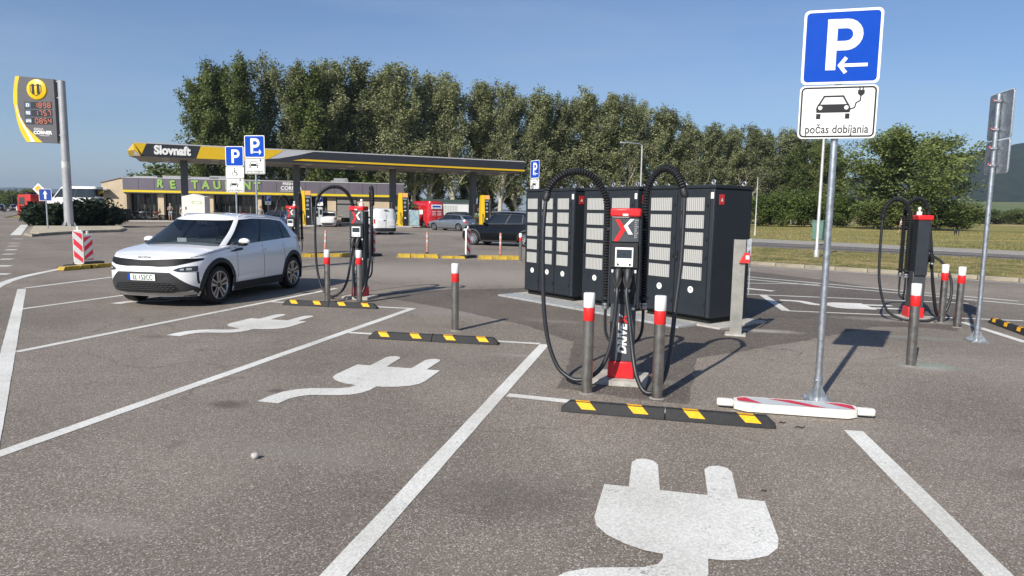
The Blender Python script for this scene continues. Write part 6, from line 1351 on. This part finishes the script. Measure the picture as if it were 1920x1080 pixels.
# ================================================================== PEOPLE
SKIN = mat('skin', (0.50, 0.30, 0.21), .6)
def skinned(name, joints, edges, m, parent=None, sub=2):
    """continuous surface grown over a joint skeleton: joints = {key: (x, y, z, r)}"""
    ks = list(joints); me = bpy.data.meshes.new(name); me.from_pydata([joints[k][:3] for k in ks], [(ks.index(a), ks.index(b)) for a, b in edges], [])
    o = bpy.data.objects.new(name, me); COL.objects.link(o); me.materials.append(m)
    if parent is not None: o.parent = parent
    md = o.modifiers.new('skin', 'SKIN'); md.use_smooth_shade = True
    for i, k in enumerate(ks):
        sv = me.skin_vertices[0].data[i]; r = joints[k][3]; sv.radius = r if isinstance(r, tuple) else (r, r); sv.use_root = (i == 0)
    sb = o.modifiers.new('sub', 'SUBSURF'); sb.levels = sb.render_levels = sub
    return o
def person(label, loc, rz, top, bottom, hair, pose='stand', sleeves=False, long_trousers=True, s=1.0):
    t = thing('person', label, 'person', loc, rz)
    st = .12 if pose == 'stand' else .30
    J = {'pelvis': (0, 0, .93, .13), 'waist': (0, 0, 1.08, .125), 'chest': (0, .01, 1.30, .15), 'neck': (0, .0, 1.50, .055), 'chin': (0, -.015, 1.56, .06), 'head': (0, -.01, 1.655, .09), 'crown': (0, .0, 1.74, .065), 'nose': (0, -.105, 1.645, .016)}
    E_ = [('pelvis', 'waist'), ('waist', 'chest'), ('chest', 'neck'), ('neck', 'chin'), ('chin', 'head'), ('head', 'crown'), ('head', 'nose')]
    for sd, n in ((1, 'l'), (-1, 'r')):
        sw = sd * st * .6 if pose == 'walk' else 0
        J.update({n + 'hip': (sd * .09, 0, .88, .095), n + 'knee': (sd * .10, sw * .6 - .02, .48, .058), n + 'ankle': (sd * .10, sw * 1.2 + .03, .09, .038), n + 'toe': (sd * .12, sw * 1.2 - .15, .035, .035),
                  n + 'sh': (sd * .18, 0, 1.40, .062)})
        if pose == 'phone': J.update({n + 'el': (sd * .24, -.06, 1.13, .042), n + 'wr': (sd * .08, -.26, 1.22, .030), n + 'hand': (sd * .03, -.31, 1.27, .034)})
        else: J.update({n + 'el': (sd * .25, -sw * .5, 1.12, .042), n + 'wr': (sd * .25, -sw - .08, .88, .029), n + 'hand': (sd * .24, -sw - .10, .79, .034)})
        for k in range(4): hx, hy, hz, _ = J[n + 'hand']; J[n + 'f%d' % k] = (hx + sd * (k - 1.5) * .014, hy - .03, hz - .055 + abs(k - 1.4) * .008, .010)
        hx, hy, hz, _ = J[n + 'hand']; J[n + 'th'] = (hx - sd * .05, hy - .02, hz - .01, .011)
        E_ += [('pelvis', n + 'hip'), (n + 'hip', n + 'knee'), (n + 'knee', n + 'ankle'), (n + 'ankle', n + 'toe'), ('chest', n + 'sh'), (n + 'sh', n + 'el'), (n + 'el', n + 'wr'), (n + 'wr', n + 'hand'), (n + 'hand', n + 'th')] + [(n + 'hand', n + 'f%d' % k) for k in range(4)]
    skinned('body', J, E_, SKIN, t, 1)
    g_ = lambda ks, d: {k: (*J[k][:3], J[k][3] + d) for k in ks}
    up = ['waist', 'chest', 'lsh', 'rsh', 'pelvis'] + (['lel', 'rel', 'lwr', 'rwr'] if sleeves else [])
    Ju = g_(up, .018); el = [('waist', 'chest'), ('chest', 'lsh'), ('chest', 'rsh'), ('waist', 'pelvis')] + ([('lsh', 'lel'), ('rsh', 'rel'), ('lel', 'lwr'), ('rel', 'rwr')] if sleeves else [])
    if not sleeves:
        for n in 'lr': a, b_ = Vector(J[n + 'sh'][:3]), Vector(J[n + 'el'][:3]); Ju[n + 'cuff'] = (*(a + (b_ - a) * .6), .07); el.append((n + 'sh', n + 'cuff'))
    skinned('shirt', Ju, el, top, t, 1)
    lo = ['pelvis', 'lhip', 'rhip', 'lknee', 'rknee'] + (['lankle', 'rankle'] if long_trousers else []); Jl = g_(lo, .02)
    skinned('trousers', Jl, [('pelvis', 'lhip'), ('pelvis', 'rhip'), ('lhip', 'lknee'), ('rhip', 'rknee')] + ([('lknee', 'lankle'), ('rknee', 'rankle')] if long_trousers else []), bottom, t, 1)
    MB().ball((0, .012, 1.70), (.094, .104, .10), hair, 12, 8).build('hair', t)
    for n in 'lr': x_, y_, z_, _ = J[n + 'ankle']; MB().ball((x_, y_ - .07, .045), (.05, .14, .045), M_BLACK, 10, 6).build('shoe', t)
    for sd in (-1, 1): MB().ball((sd * .034, -.092, 1.675), (.011, .008, .008), M_INK, 6, 4).build('eye', t); MB().ball((sd * .092, 0, 1.65), (.014, .022, .032), SKIN, 6, 4).build('ear', t)
    t.scale = (s, s, s); return t
g = PX(325, 74.0); person('person with grey top and light trousers standing before the restaurant windows', (g[0], g[1], .14), R(20), mat('top_grey', (.20, .19, .19), .9), mat('trousers_pale', (.30, .32, .34), .9), mat('hair_grey', (.4, .38, .35), .8), 'phone', long_trousers=False, s=1.05)
g = PX(347, 73.0); person('person in a white top half hidden behind the white kiosk', (g[0], g[1], .14), R(70), mat('top_white', (.55, .55, .55), .9), mat('shorts_white', (.55, .55, .53), .9), mat('hair_dark', (.03, .02, .02), .8), 'walk', long_trousers=False)
g = PX(492, 64); person('person in a grey-green top behind the pole of the tall parking sign', (g[0], g[1], 0), R(200), mat('top_sage', (.22, .24, .20), .9), mat('trousers_dark', (.04, .04, .05), .9), mat('hair_sand', (.38, .26, .14), .8), 'stand', s=1.08)
g = at(1688, 438); person('person in a white top walking on the grass behind the back-facing charging post', (g[0], g[1], -.05), R(60), mat('top_white', (0, 0, 0)), mat('trousers_dark', (0, 0, 0)), mat('hair_dark', (0, 0, 0)), 'walk', long_trousers=False)
# dog on the grass
g = at(1793, 441); t = thing('dog', 'small black and white dog walking on the grass at the right', 'dog', (g[0], g[1], -.05), R(20))
FURW, FURB = mat('fur_white', (.65, .62, .57), .9), mat('fur_black', (.02, .02, .02), .9)
J = {'rump': (-.26, 0, .46, .105), 'belly': (-.08, 0, .44, .10), 'chest': (.16, 0, .44, .13), 'neck': (.30, 0, .56, .075), 'head': (.40, 0, .64, .075), 'muz': (.53, 0, .60, .035), 'tail': (-.40, 0, .54, .03), 'tip': (-.52, 0, .66, .018), 'earl': (.37, .06, .72, .02), 'earr': (.37, -.06, .72, .02)}
E_ = [('rump', 'belly'), ('belly', 'chest'), ('chest', 'neck'), ('neck', 'head'), ('head', 'muz'), ('rump', 'tail'), ('tail', 'tip'), ('head', 'earl'), ('head', 'earr')]
for sd, n in ((1, 'l'), (-1, 'r')):
    J.update({n + 'k': (-.22 + sd * .05, sd * .08, .30, .055), n + 'h': (-.34 + sd * .06, sd * .08, .17, .026), n + 'p': (-.30 + sd * .07, sd * .08, .02, .026), n + 'e': (.16 - sd * .04, sd * .08, .28, .045), n + 'w': (.18 - sd * .08, sd * .08, .14, .026), n + 'q': (.20 - sd * .10, sd * .08, .02, .026)})
    E_ += [('rump', n + 'k'), (n + 'k', n + 'h'), (n + 'h', n + 'p'), ('chest', n + 'e'), (n + 'e', n + 'w'), (n + 'w', n + 'q')]
skinned('body', J, E_, FURB, t, 1); MB().ball((.10, 0, .40), (.16, .125, .10), FURW, 12, 6).build('saddle_patch', t); MB().ball((.50, 0, .61), (.06, .045, .045), FURW, 10, 6).build('head_patch', t)
# ================================================================== VEGETATION
BARK = mat('bark_pale', (0.50, 0.46, 0.39), .9, var=.35, vscale=2.5, bump=.5, bscale=12); BARKD = mat('bark_dark', (0.07, 0.055, 0.04), .9, var=.3, vscale=4)
LEAFP = leaf_mat('poplar_leaf', (0.034, 0.052, 0.018), (0.34, 0.36, 0.175), .28)
LEAFG = leaf_mat('ash_leaf', (0.028, 0.052, 0.014), (0.18, 0.215, 0.062), .32)
LEAFH = leaf_mat('hedge_leaf', (0.030, 0.055, 0.012), (0.14, 0.19, 0.04), .3)
LEAFD = leaf_mat('dark_pine', (0.006, 0.016, 0.007), (0.030, 0.050, 0.022), .1)

def leaf_mesh(name, pts, tint, size, m, rg, flat=0.0, aspect=1.0, wind=None):
    """one leaf-clump face per point, random facing"""
    n = len(pts); d = rg.normal(size=(n, 3)); d[:, 2] = d[:, 2] * (1 - flat) + flat * np.abs(d[:, 2]); d /= np.linalg.norm(d, axis=1)[:, None]
    a = rg.normal(size=(n, 3)); a -= (a * d).sum(1)[:, None] * d; a /= np.linalg.norm(a, axis=1)[:, None]; b = np.cross(d, a)
    s = (size * rg.uniform(.55, 1.25, n))[:, None]; a = a * s * aspect; b = b * s * .62
    V = np.stack([pts - a, pts - b * .9 + d * s * .12, pts + a, pts + b * .9 + d * s * .12], 1).reshape(-1, 3)
    me = bpy.data.meshes.new(name); me.vertices.add(4 * n); me.vertices.foreach_set('co', V.astype(np.float32).ravel())
    me.loops.add(4 * n); me.loops.foreach_set('vertex_index', np.arange(4 * n, dtype=np.int32)); me.polygons.add(n)
    me.polygons.foreach_set('loop_start', np.arange(0, 4 * n, 4, dtype=np.int32)); me.polygons.foreach_set('loop_total', np.full(n, 4, np.int32))
    at_ = me.attributes.new('tint', 'FLOAT', 'FACE'); at_.data.foreach_set('value', np.clip(tint, 0, 1).astype(np.float32)); me.materials.append(m); me.update(calc_edges=True)
    return me

def grow(seed, H, spread, limbs, first, up, leaves, leaf, m, bark, crown_round=0.0, droop=0.0, wind=(0, 0), r0=None, dens_top=1.0, clump=.55, twig=.75, zst=.8):
    """a tree: tapered trunk, limbs and twigs; leaf clumps along the twigs"""
    rg = np.random.RandomState(seed); wood = MB(); tips = []
    r0 = r0 or H * .016
    tr = [np.array([0., 0, 0])]
    for i in range(1, 11): tr.append(np.array([tr[-1][0] + rg.normal() * H * .009, tr[-1][1] + rg.normal() * H * .009, H * .93 * i / 10]))
    wood.tube(tr, [max(.012, r0 * (1 - .93 * i / 10) ** .9) for i in range(11)], bark, 8)
    def trunk_at(z): f = min(9.999, max(0, z / (H * .93) * 10)); i = int(f); return tr[i] + (tr[i + 1] - tr[i]) * (f - i)
    for k in range(limbs):
        u = (k + rg.rand()) / limbs; z = H * (first + (0.93 - first) * u); p = trunk_at(z); az = k * 2.4 + rg.normal() * .4
        prof = (math.sin(math.pi * (0.12 + 0.80 * u)) ** .8) if crown_round else (1 - .72 * u) * (.55 + .45 * min(1, u * 5))
        L = spread * (.55 + prof * .75) * rg.uniform(.8, 1.2); el = up + rg.normal() * .14 + .25 * u
        d = np.array([math.cos(az) * math.cos(el), math.sin(az) * math.cos(el), math.sin(el)]); path = [p]
        for s in range(6):
            d = d + np.array([rg.normal() * .10 + wind[0], rg.normal() * .10 + wind[1], .06 - droop]); d /= np.linalg.norm(d); path.append(path[-1] + d * L / 6)
        rl = max(.02, r0 * (1 - u) * .42 + .012); wood.tube(path, [max(.008, rl * (1 - i / 6.5)) for i in range(7)], bark, 5, caps=False)
        for s in range(2, 7):
            for q in range(3 if s < 6 else 4):
                e = d + rg.normal(size=3) * twig + np.array([wind[0] * 2, wind[1] * 2, .25 - droop]); e /= np.linalg.norm(e); l2 = L * rg.uniform(.16, .36); a = path[s]; mid = a + e * l2 * .5 + rg.normal(size=3) * .05 * l2; b = a + e * l2
                if q < 2: wood.tube([a, mid, b], [rl * .3 + .004, rl * .2 + .003, .004], bark, 4, caps=False)
                tips += [(mid, .8), (b, 1.0), (a + e * l2 * .8, 1.0)]
    T = np.array([t[0] for t in tips]); n = leaves; idx = rg.randint(0, len(T), n); ct = rg.rand(len(T))
    P = T[idx] + rg.normal(size=(n, 3)) * np.array([clump, clump, clump * zst])
    ok = P[:, 2] > H * first * .55; P, idx = P[ok], idx[ok]
    tint = ct[idx] * .55 + rg.rand(len(P)) * .25
    return wood, leaf_mesh('crown', P, tint, leaf, m, rg)
def make_tree(name, label, loc, proto, scale=1.0, rz=0.0, group=None, cat='tree', sxy=1.0):
    t = thing(name, label, cat, loc, rz, group); t.scale = (scale * sxy, scale * sxy, scale)
    a = bpy.data.objects.new('trunk', proto[0]); b = bpy.data.objects.new('crown', proto[1])
    for o in (a, b): COL.objects.link(o); o.parent = t
    return t
def proto(*a, **k):
    w, l = grow(*a, **k); me = bpy.data.meshes.new('trunk'); me.from_pydata(w.v, [], w.f); me.materials.append(w.mats[0]); me.polygons.foreach_set('use_smooth', [True] * len(me.polygons)); me.update(); return me, l
POP = [proto(11 + i, 22.0, 4.2, 40, .14, 1.05, (17000, 15000, 18000, 9000, 12000)[i], .165, LEAFP, BARK, clump=.23, twig=.5, zst=1.6) for i in range(5)]
LUSH = [proto(31 + i, 20.0, 4.6, 34, .10, .85, 20000, .20, LEAFG, BARK, clump=.33, twig=.6, zst=1.1) for i in range(2)]
# top outline of the wood along the photograph, (pixel column, pixel row of the top)
TOPS = [(340, 190), (370, 135), (410, 112), (480, 104), (560, 110), (640, 118), (700, 120), (800, 135), (860, 138), (900, 150), (960, 158), (1000, 165), (1050, 180), (1100, 170), (1150, 175), (1200, 195), (1250, 215), (1300, 230), (1350, 234), (1400, 232), (1450, 240), (1500, 247), (1540, 262), (1580, 300)]
MARKS = [(400, 'the lettered end of the canopy'), (440, 'the wheelchair parking sign'), (482, 'the tall parking sign with right arrow'), (520, 'the yellow canopy panel'), (560, 'the second canopy column'), (610, 'the small sign by the first pump'), (665, 'the second charging post'), (713, 'the white van'), (757, 'the second yellow pump'), (803, 'the red van'), (848, 'the grey estate car'), (887, 'the last canopy column'), (935, 'the black off-road car'), (985, 'the right end of the canopy'), (1040, 'the leftmost power cabinet'), (1090, 'the gap beside the leftmost power cabinet'), (1150, 'the middle power cabinet'), (1194, 'the slender camera post'), (1260, 'the right arched hose'), (1310, 'the rightmost power cabinet'), (1370, 'the side of the rightmost power cabinet'), (1409, 'the thin pale post'), (1460, 'the light green hedge'), (1520, 'the pale lamp post'), (1570, 'the pole of the large parking sign')]
used = {}
def tree_label(px, kind):
    mk = min(MARKS, key=lambda q: abs(q[0] - px)); side = 'left of' if px < mk[0] - 6 else 'right of' if px > mk[0] + 6 else 'straight above'
    k = (mk[1], side, kind); used[k] = used.get(k, 0) + 1
    return '%s %s %s %s' % (kind, 'rising just' if used[k] == 1 else 'rising farther', side, mk[1])
rt = random.Random(21); px = 388; i = 0
while px < 1560:
    f = (px - 350) / 1200; y = lerp(98, 150, f) + rt.uniform(-2.5, 2.5); top = interp(px, TOPS) + rt.uniform(-6, 8)
    hor = HOR + SLOPE * (px - 960); H = CAM_H + (hor - top) / F_PX * y; x = (px - 960) / F_PX * y * 1.006
    lush = (px < 480) or (560 < px < 600) or px > 1490; pr = (LUSH if lush else POP)[i % (2 if lush else 5)]; ext = max(v.co.z for v in pr[1].vertices)
    make_tree('poplar_tree', tree_label(px, 'dark leafy tree' if lush else 'tall poplar'), (x, y, -.06), pr, H / ext, rt.uniform(0, 6.28), 'row of tall trees behind the station', sxy=rt.uniform(1.15, 1.4) * lerp(1, 1.2, f) if not lush else rt.uniform(.85, 1.0))
    px += rt.uniform(26, 34) * lerp(1.08, .62, f); i += 1
px = 440
while px < 1540:   # second, looser row behind
    f = (px - 350) / 1200; y = lerp(110, 168, f) + rt.uniform(-3, 3); top = interp(px, TOPS) + rt.uniform(12, 45)
    hor = HOR + SLOPE * (px - 960); H = CAM_H + (hor - top) / F_PX * y; x = (px - 960) / F_PX * y * 1.006; pr = POP[i % 5]; ext = max(v.co.z for v in pr[1].vertices)
    make_tree('poplar_tree', tree_label(px, 'back-row poplar'), (x, y, -.06), pr, H / ext, rt.uniform(0, 6.28), 'row of tall trees behind the station', sxy=rt.uniform(.9, 1.1)); px += rt.uniform(100, 150); i += 1
for j, (px, y, s, lb) in enumerate(((1290, 146, .50, 'low dark tree under the poplars behind the rightmost cabinet'), (1340, 147, .55, 'low dark tree under the poplars left of the thin pale post'), (1390, 144, .60, 'low dark tree under the poplars at the thin pale post'), (1432, 143, .66, 'low dark tree under the poplars above the left end of the hedge'), (1475, 141, .70, 'low dark tree under the poplars above the middle of the hedge'), (1515, 140, .72, 'low dark tree under the poplars at the pale lamp post'), (1552, 140, .62, 'low dark tree at the right end of the row of poplars'), (655, 116, .36, 'low dark tree behind the shop right of the second charging post'), (735, 120, .38, 'low dark tree behind the third canopy column'), (775, 121, .34, 'low dark tree left behind the red van'), (822, 122, .36, 'low dark tree right behind the red van'), (868, 124, .40, 'low dark tree behind the last canopy column'), (915, 125, .36, 'low dark tree behind the rightmost yellow pump'), (960, 127, .42, 'low dark tree behind the black off-road car'), (1005, 128, .40, 'low dark tree behind the sign turned aside'))):
    make_tree('understorey_tree', lb, (PX(px, y)[0], y, -.06), LUSH[j % 2], s, j * 2.1, 'dark lower trees under the poplars', sxy=1.3)
# big wind-blown tree on the right
BIG = proto(77, 16.0, 7.6, 38, .05, .52, 30000, .27, leaf_mat('broad_tree_leaf', (0.026, 0.050, 0.014), (0.27, 0.32, 0.095), .32), BARKD, crown_round=1.0, droop=.03, wind=(.10, 0), clump=.62)
make_tree('broad_tree', 'broad wind-blown tree standing alone on the meadow at the right', (PX(1690, 106)[0], 106, -.06), BIG, .72, 1.2, sxy=1.5)
SH = [proto(90 + i, 4.0, 2.3, 16, .02, .6, 5200, .19, LEAFH, BARKD, crown_round=1.0, clump=.42) for i in range(2)]
SHD = proto(95, 4.0, 2.4, 16, .02, .55, 5600, .20, LEAFG, BARKD, crown_round=1.0, clump=.45)
def shrubs(name, group, rows, protos, sxy):
    for j, (px, y, s, lb) in enumerate(rows): make_tree(name, lb, (PX(px, y)[0], y, -.06), protos[j % len(protos)], s, j * 1.37, group, 'shrub', sxy)
shrubs('hedge_shrub', 'hedge shrubs at the edge of the meadow', ((1412, 118, .85, 'light green hedge shrub touching the rightmost cabinet edge in view'), (1440, 120, .80, 'light green hedge shrub second from the cabinets'), (1468, 116, .95, 'light green hedge shrub midway between cabinets and lamp post'), (1495, 118, 1.0, 'tallest light green hedge shrub left of the lamp post'),
    (1522, 120, .78, 'light green hedge shrub directly left of the pale lamp post'), (1550, 118, .9, 'light green hedge shrub behind the pole of the large parking sign'), (1578, 117, .82, 'light green hedge shrub right of the large sign pole')), SH, 1.15)
shrubs('under_shrub', 'shrubs under the broad tree', ((1625, 104, .6, 'dark shrub under the left side of the broad tree'), (1660, 103, .7, 'dark shrub under the broad tree, left of the back-facing charging post'), (1705, 103, .68, 'dark shrub under the broad tree behind the back-facing charging post'), (1745, 104, .72, 'dark shrub under the broad tree, above the two right bollards'), (1785, 105, .6, 'dark shrub under the right side of the broad tree')), [SHD], 1.7)
shrubs('field_shrub', 'distant shrubs along the meadow', ((1800, 220, .8, 'distant shrub at the meadow edge left of the back-facing sign'), (1835, 215, .75, 'distant shrub at the meadow edge just left of the back-facing sign pole'), (1870, 218, .7, 'distant shrub at the meadow edge right of the back-facing sign pole'), (1900, 216, .8, 'distant shrub at the meadow edge near the right border'), (1940, 219, .8, 'distant shrub at the meadow edge cut by the right border')), [SHD], 2.3)
shrubs('roadside_shrub', 'distant shrubs behind road and station', ((-10, 210, 1.0, 'distant shrub cut by the left border above the road'), (14, 215, .9, 'distant shrub above the far dark cars at the left'), (34, 205, .8, 'distant shrub left of the red lorry'), (54, 220, 1.0, 'distant shrub behind the red lorry'), (100, 215, .8, 'distant shrub behind the blue one-way sign'), (120, 214, .8, 'distant shrub behind the totem pole'), (188, 150, .8, 'shrub behind the rear of the minibus'), (200, 140, .8, 'shrub behind the wooden pergola'),
    (300, 140, 1.3, 'shrub behind the left part of the restaurant roof'), (340, 110, 1.3, 'shrub behind the first canopy column'), (700, 118, 1.3, 'shrub behind the right end of the shop'), (640, 112, 1.4, 'shrub behind the middle of the shop roof')), [SHD, SHD, SH[0]], 1.5)
# planted island with dark mountain pines
isl = [at(44, 441), at(60, 444), at(110, 440), at(170, 436.5), at(225, 435), at(236, 431), at(228, 427), at(190, 424), at(150, 420), at(70, 421)]
ic = [(p.x, p.y) for p in isl]
structure(MB().prism(ic[::-1], 0.0, .13, KM).build('island_kerb', bevel=.03))
cx_, cy_ = sum(p[0] for p in ic) / len(ic), sum(p[1] for p in ic) / len(ic)
structure(MB().prism([(cx_ + (x - cx_) * .96, cy_ + (y - cy_) * .93) for x, y in ic][::-1], .12, .16, ramp3('pale_pebbles', [(.30, .25, .17), (.50, .44, .33), (.62, .57, .46)], 14, bump=.6, bscale=30)).build('island_gravel'))
def pine_proto(seed, n=4200):
    rg = np.random.RandomState(seed); w = MB(); P = []
    for k in range(46):
        az, el = rg.rand() * 6.28, rg.uniform(.15, 1.25); L = rg.uniform(1.3, 2.0); d = np.array([math.cos(az) * math.cos(el), math.sin(az) * math.cos(el), math.sin(el) * .85]); p = np.array([0., 0, .1]); path = [p]
        for s in range(4): d = d + np.array([0, 0, .12]) + rg.normal(size=3) * .08; d /= np.linalg.norm(d); path.append(path[-1] + d * L / 4)
        w.tube(path, [.05, .04, .03, .02, .008], BARKD, 5, caps=False)
        for q in range(n // 46): f = rg.uniform(.25, 1.0) * 4; i = min(3, int(f)); P.append(path[i] + (path[i + 1] - path[i]) * (f - i) + rg.normal(size=3) * .14)
    me = bpy.data.meshes.new('trunk'); me.from_pydata(w.v, [], w.f); me.materials.append(BARKD); me.update(); P = np.array(P); P[:, 2] = np.maximum(P[:, 2], .05)
    return me, leaf_mesh('crown', P, rg.rand(len(P)) * .7, .17, LEAFD, rg, aspect=1.4)
PIN = [pine_proto(5), pine_proto(6)]
for j, (px, y, s, lb) in enumerate(((84, 51.5, .95, 'dark mountain pine at the left end of the planted island'), (100, 52.5, 1.2, 'dark mountain pine behind the blue one-way sign'), (122, 54.5, 1.1, 'dark mountain pine just left behind the totem pole'), (152, 53.5, 1.35, 'dark mountain pine right of the totem pole'), (180, 54.5, 1.35, 'largest dark mountain pine in the middle of the planted island'), (203, 56.0, 1.0, 'dark mountain pine at the right end of the planted island'))):
    make_tree('mountain_pine', lb, (PX(px, y)[0], y, .14), PIN[j % 2], s * .78, j * 1.1, 'pines on the planted island', 'shrub', 1.22)
# grass blades on verge and meadow edge
def grass(name, label, polyfn, n, h, seed, cols, z):
    rg = np.random.RandomState(seed); P = polyfn(rg, n); n = len(P); az = rg.rand(n) * 6.28; w = h * .10; hh = h * rg.uniform(.4, 1.3, n); ln = rg.normal(size=(n, 2)) * .35
    dx, dy = np.cos(az) * w, np.sin(az) * w; V = np.empty((n, 3, 3)); V[:, 0] = np.c_[P[:, 0] - dx, P[:, 1] - dy, np.full(n, z)]; V[:, 1] = np.c_[P[:, 0] + dx, P[:, 1] + dy, np.full(n, z)]; V[:, 2] = np.c_[P[:, 0] + ln[:, 0] * hh, P[:, 1] + ln[:, 1] * hh, z + hh]
    me = bpy.data.meshes.new(name); me.vertices.add(3 * n); me.vertices.foreach_set('co', V.astype(np.float32).ravel()); me.loops.add(3 * n); me.loops.foreach_set('vertex_index', np.arange(3 * n, dtype=np.int32)); me.polygons.add(n)
    me.polygons.foreach_set('loop_start', np.arange(0, 3 * n, 3, dtype=np.int32)); me.polygons.foreach_set('loop_total', np.full(n, 3, np.int32)); a_ = me.attributes.new('tint', 'FLOAT', 'FACE'); a_.data.foreach_set('value', rg.rand(n).astype(np.float32)); me.materials.append(cols); me.update(calc_edges=True)
    o = bpy.data.objects.new(name, me); COL.objects.link(o); o['kind'] = 'stuff'; o['label'] = label; o['category'] = 'grass'
GRS = leaf_mat('grass_blade', (0.07, 0.10, 0.025), (0.38, 0.31, 0.14), .25)
def on_verge(rg, n):
    t, u = rg.rand(n) * 46 - .5, rg.rand(n); a = np.c_[K0.x + KD.x * t, K0.y + KD.y * t]; b = np.c_[S0[0] + SD[0] * t, S0[1] + SD[1] * t]; f = .03 + .94 * u; P = a * (1 - f[:, None]) + b * f[:, None]
    keep = (np.sin(P[:, 0] * 1.7) * np.sin(P[:, 1] * 1.3) + rg.normal(size=n) * .6) > -.35; return P[keep]
grass('verge_grass', 'short patchy grass on the verge between the two roads', on_verge, 42000, .075, 3, GRS, VZ)
def on_meadow(rg, n):
    t, u = rg.rand(n) * 90 - 25, rg.rand(n) ** 1.6 * 60; d = np.array((0.62, -.785)); q = np.array((.785, .62)); return np.array((19.6, 55.3)) + t[:, None] * d + u[:, None] * q
grass('meadow_grass', 'dry meadow grass beyond the service road', on_meadow, 60000, .16, 4, GRS, -.06)

# ================================================================== AIR
hz = MB().box((0, 2500, 149), (21000, 14000, 300), mat('haze_air', (1, 1, 1)))
m = bpy.data.materials.new('air'); m.use_nodes = True; n_ = m.node_tree.nodes; n_.remove(n_['Principled BSDF']); v = n_.new('ShaderNodeVolumePrincipled')
v.inputs['Color'].default_value = (0.72, 0.84, 1.0, 1); v.inputs['Density'].default_value = 0.00016; v.inputs['Anisotropy'].default_value = 0.3
m.node_tree.links.new(v.outputs[0], n_['Material Output'].inputs['Volume']); hz.mats = [m]
o = hz.build('haze'); o['kind'] = 'stuff'; o['label'] = 'thin pale summer haze in the air'; o['category'] = 'haze'
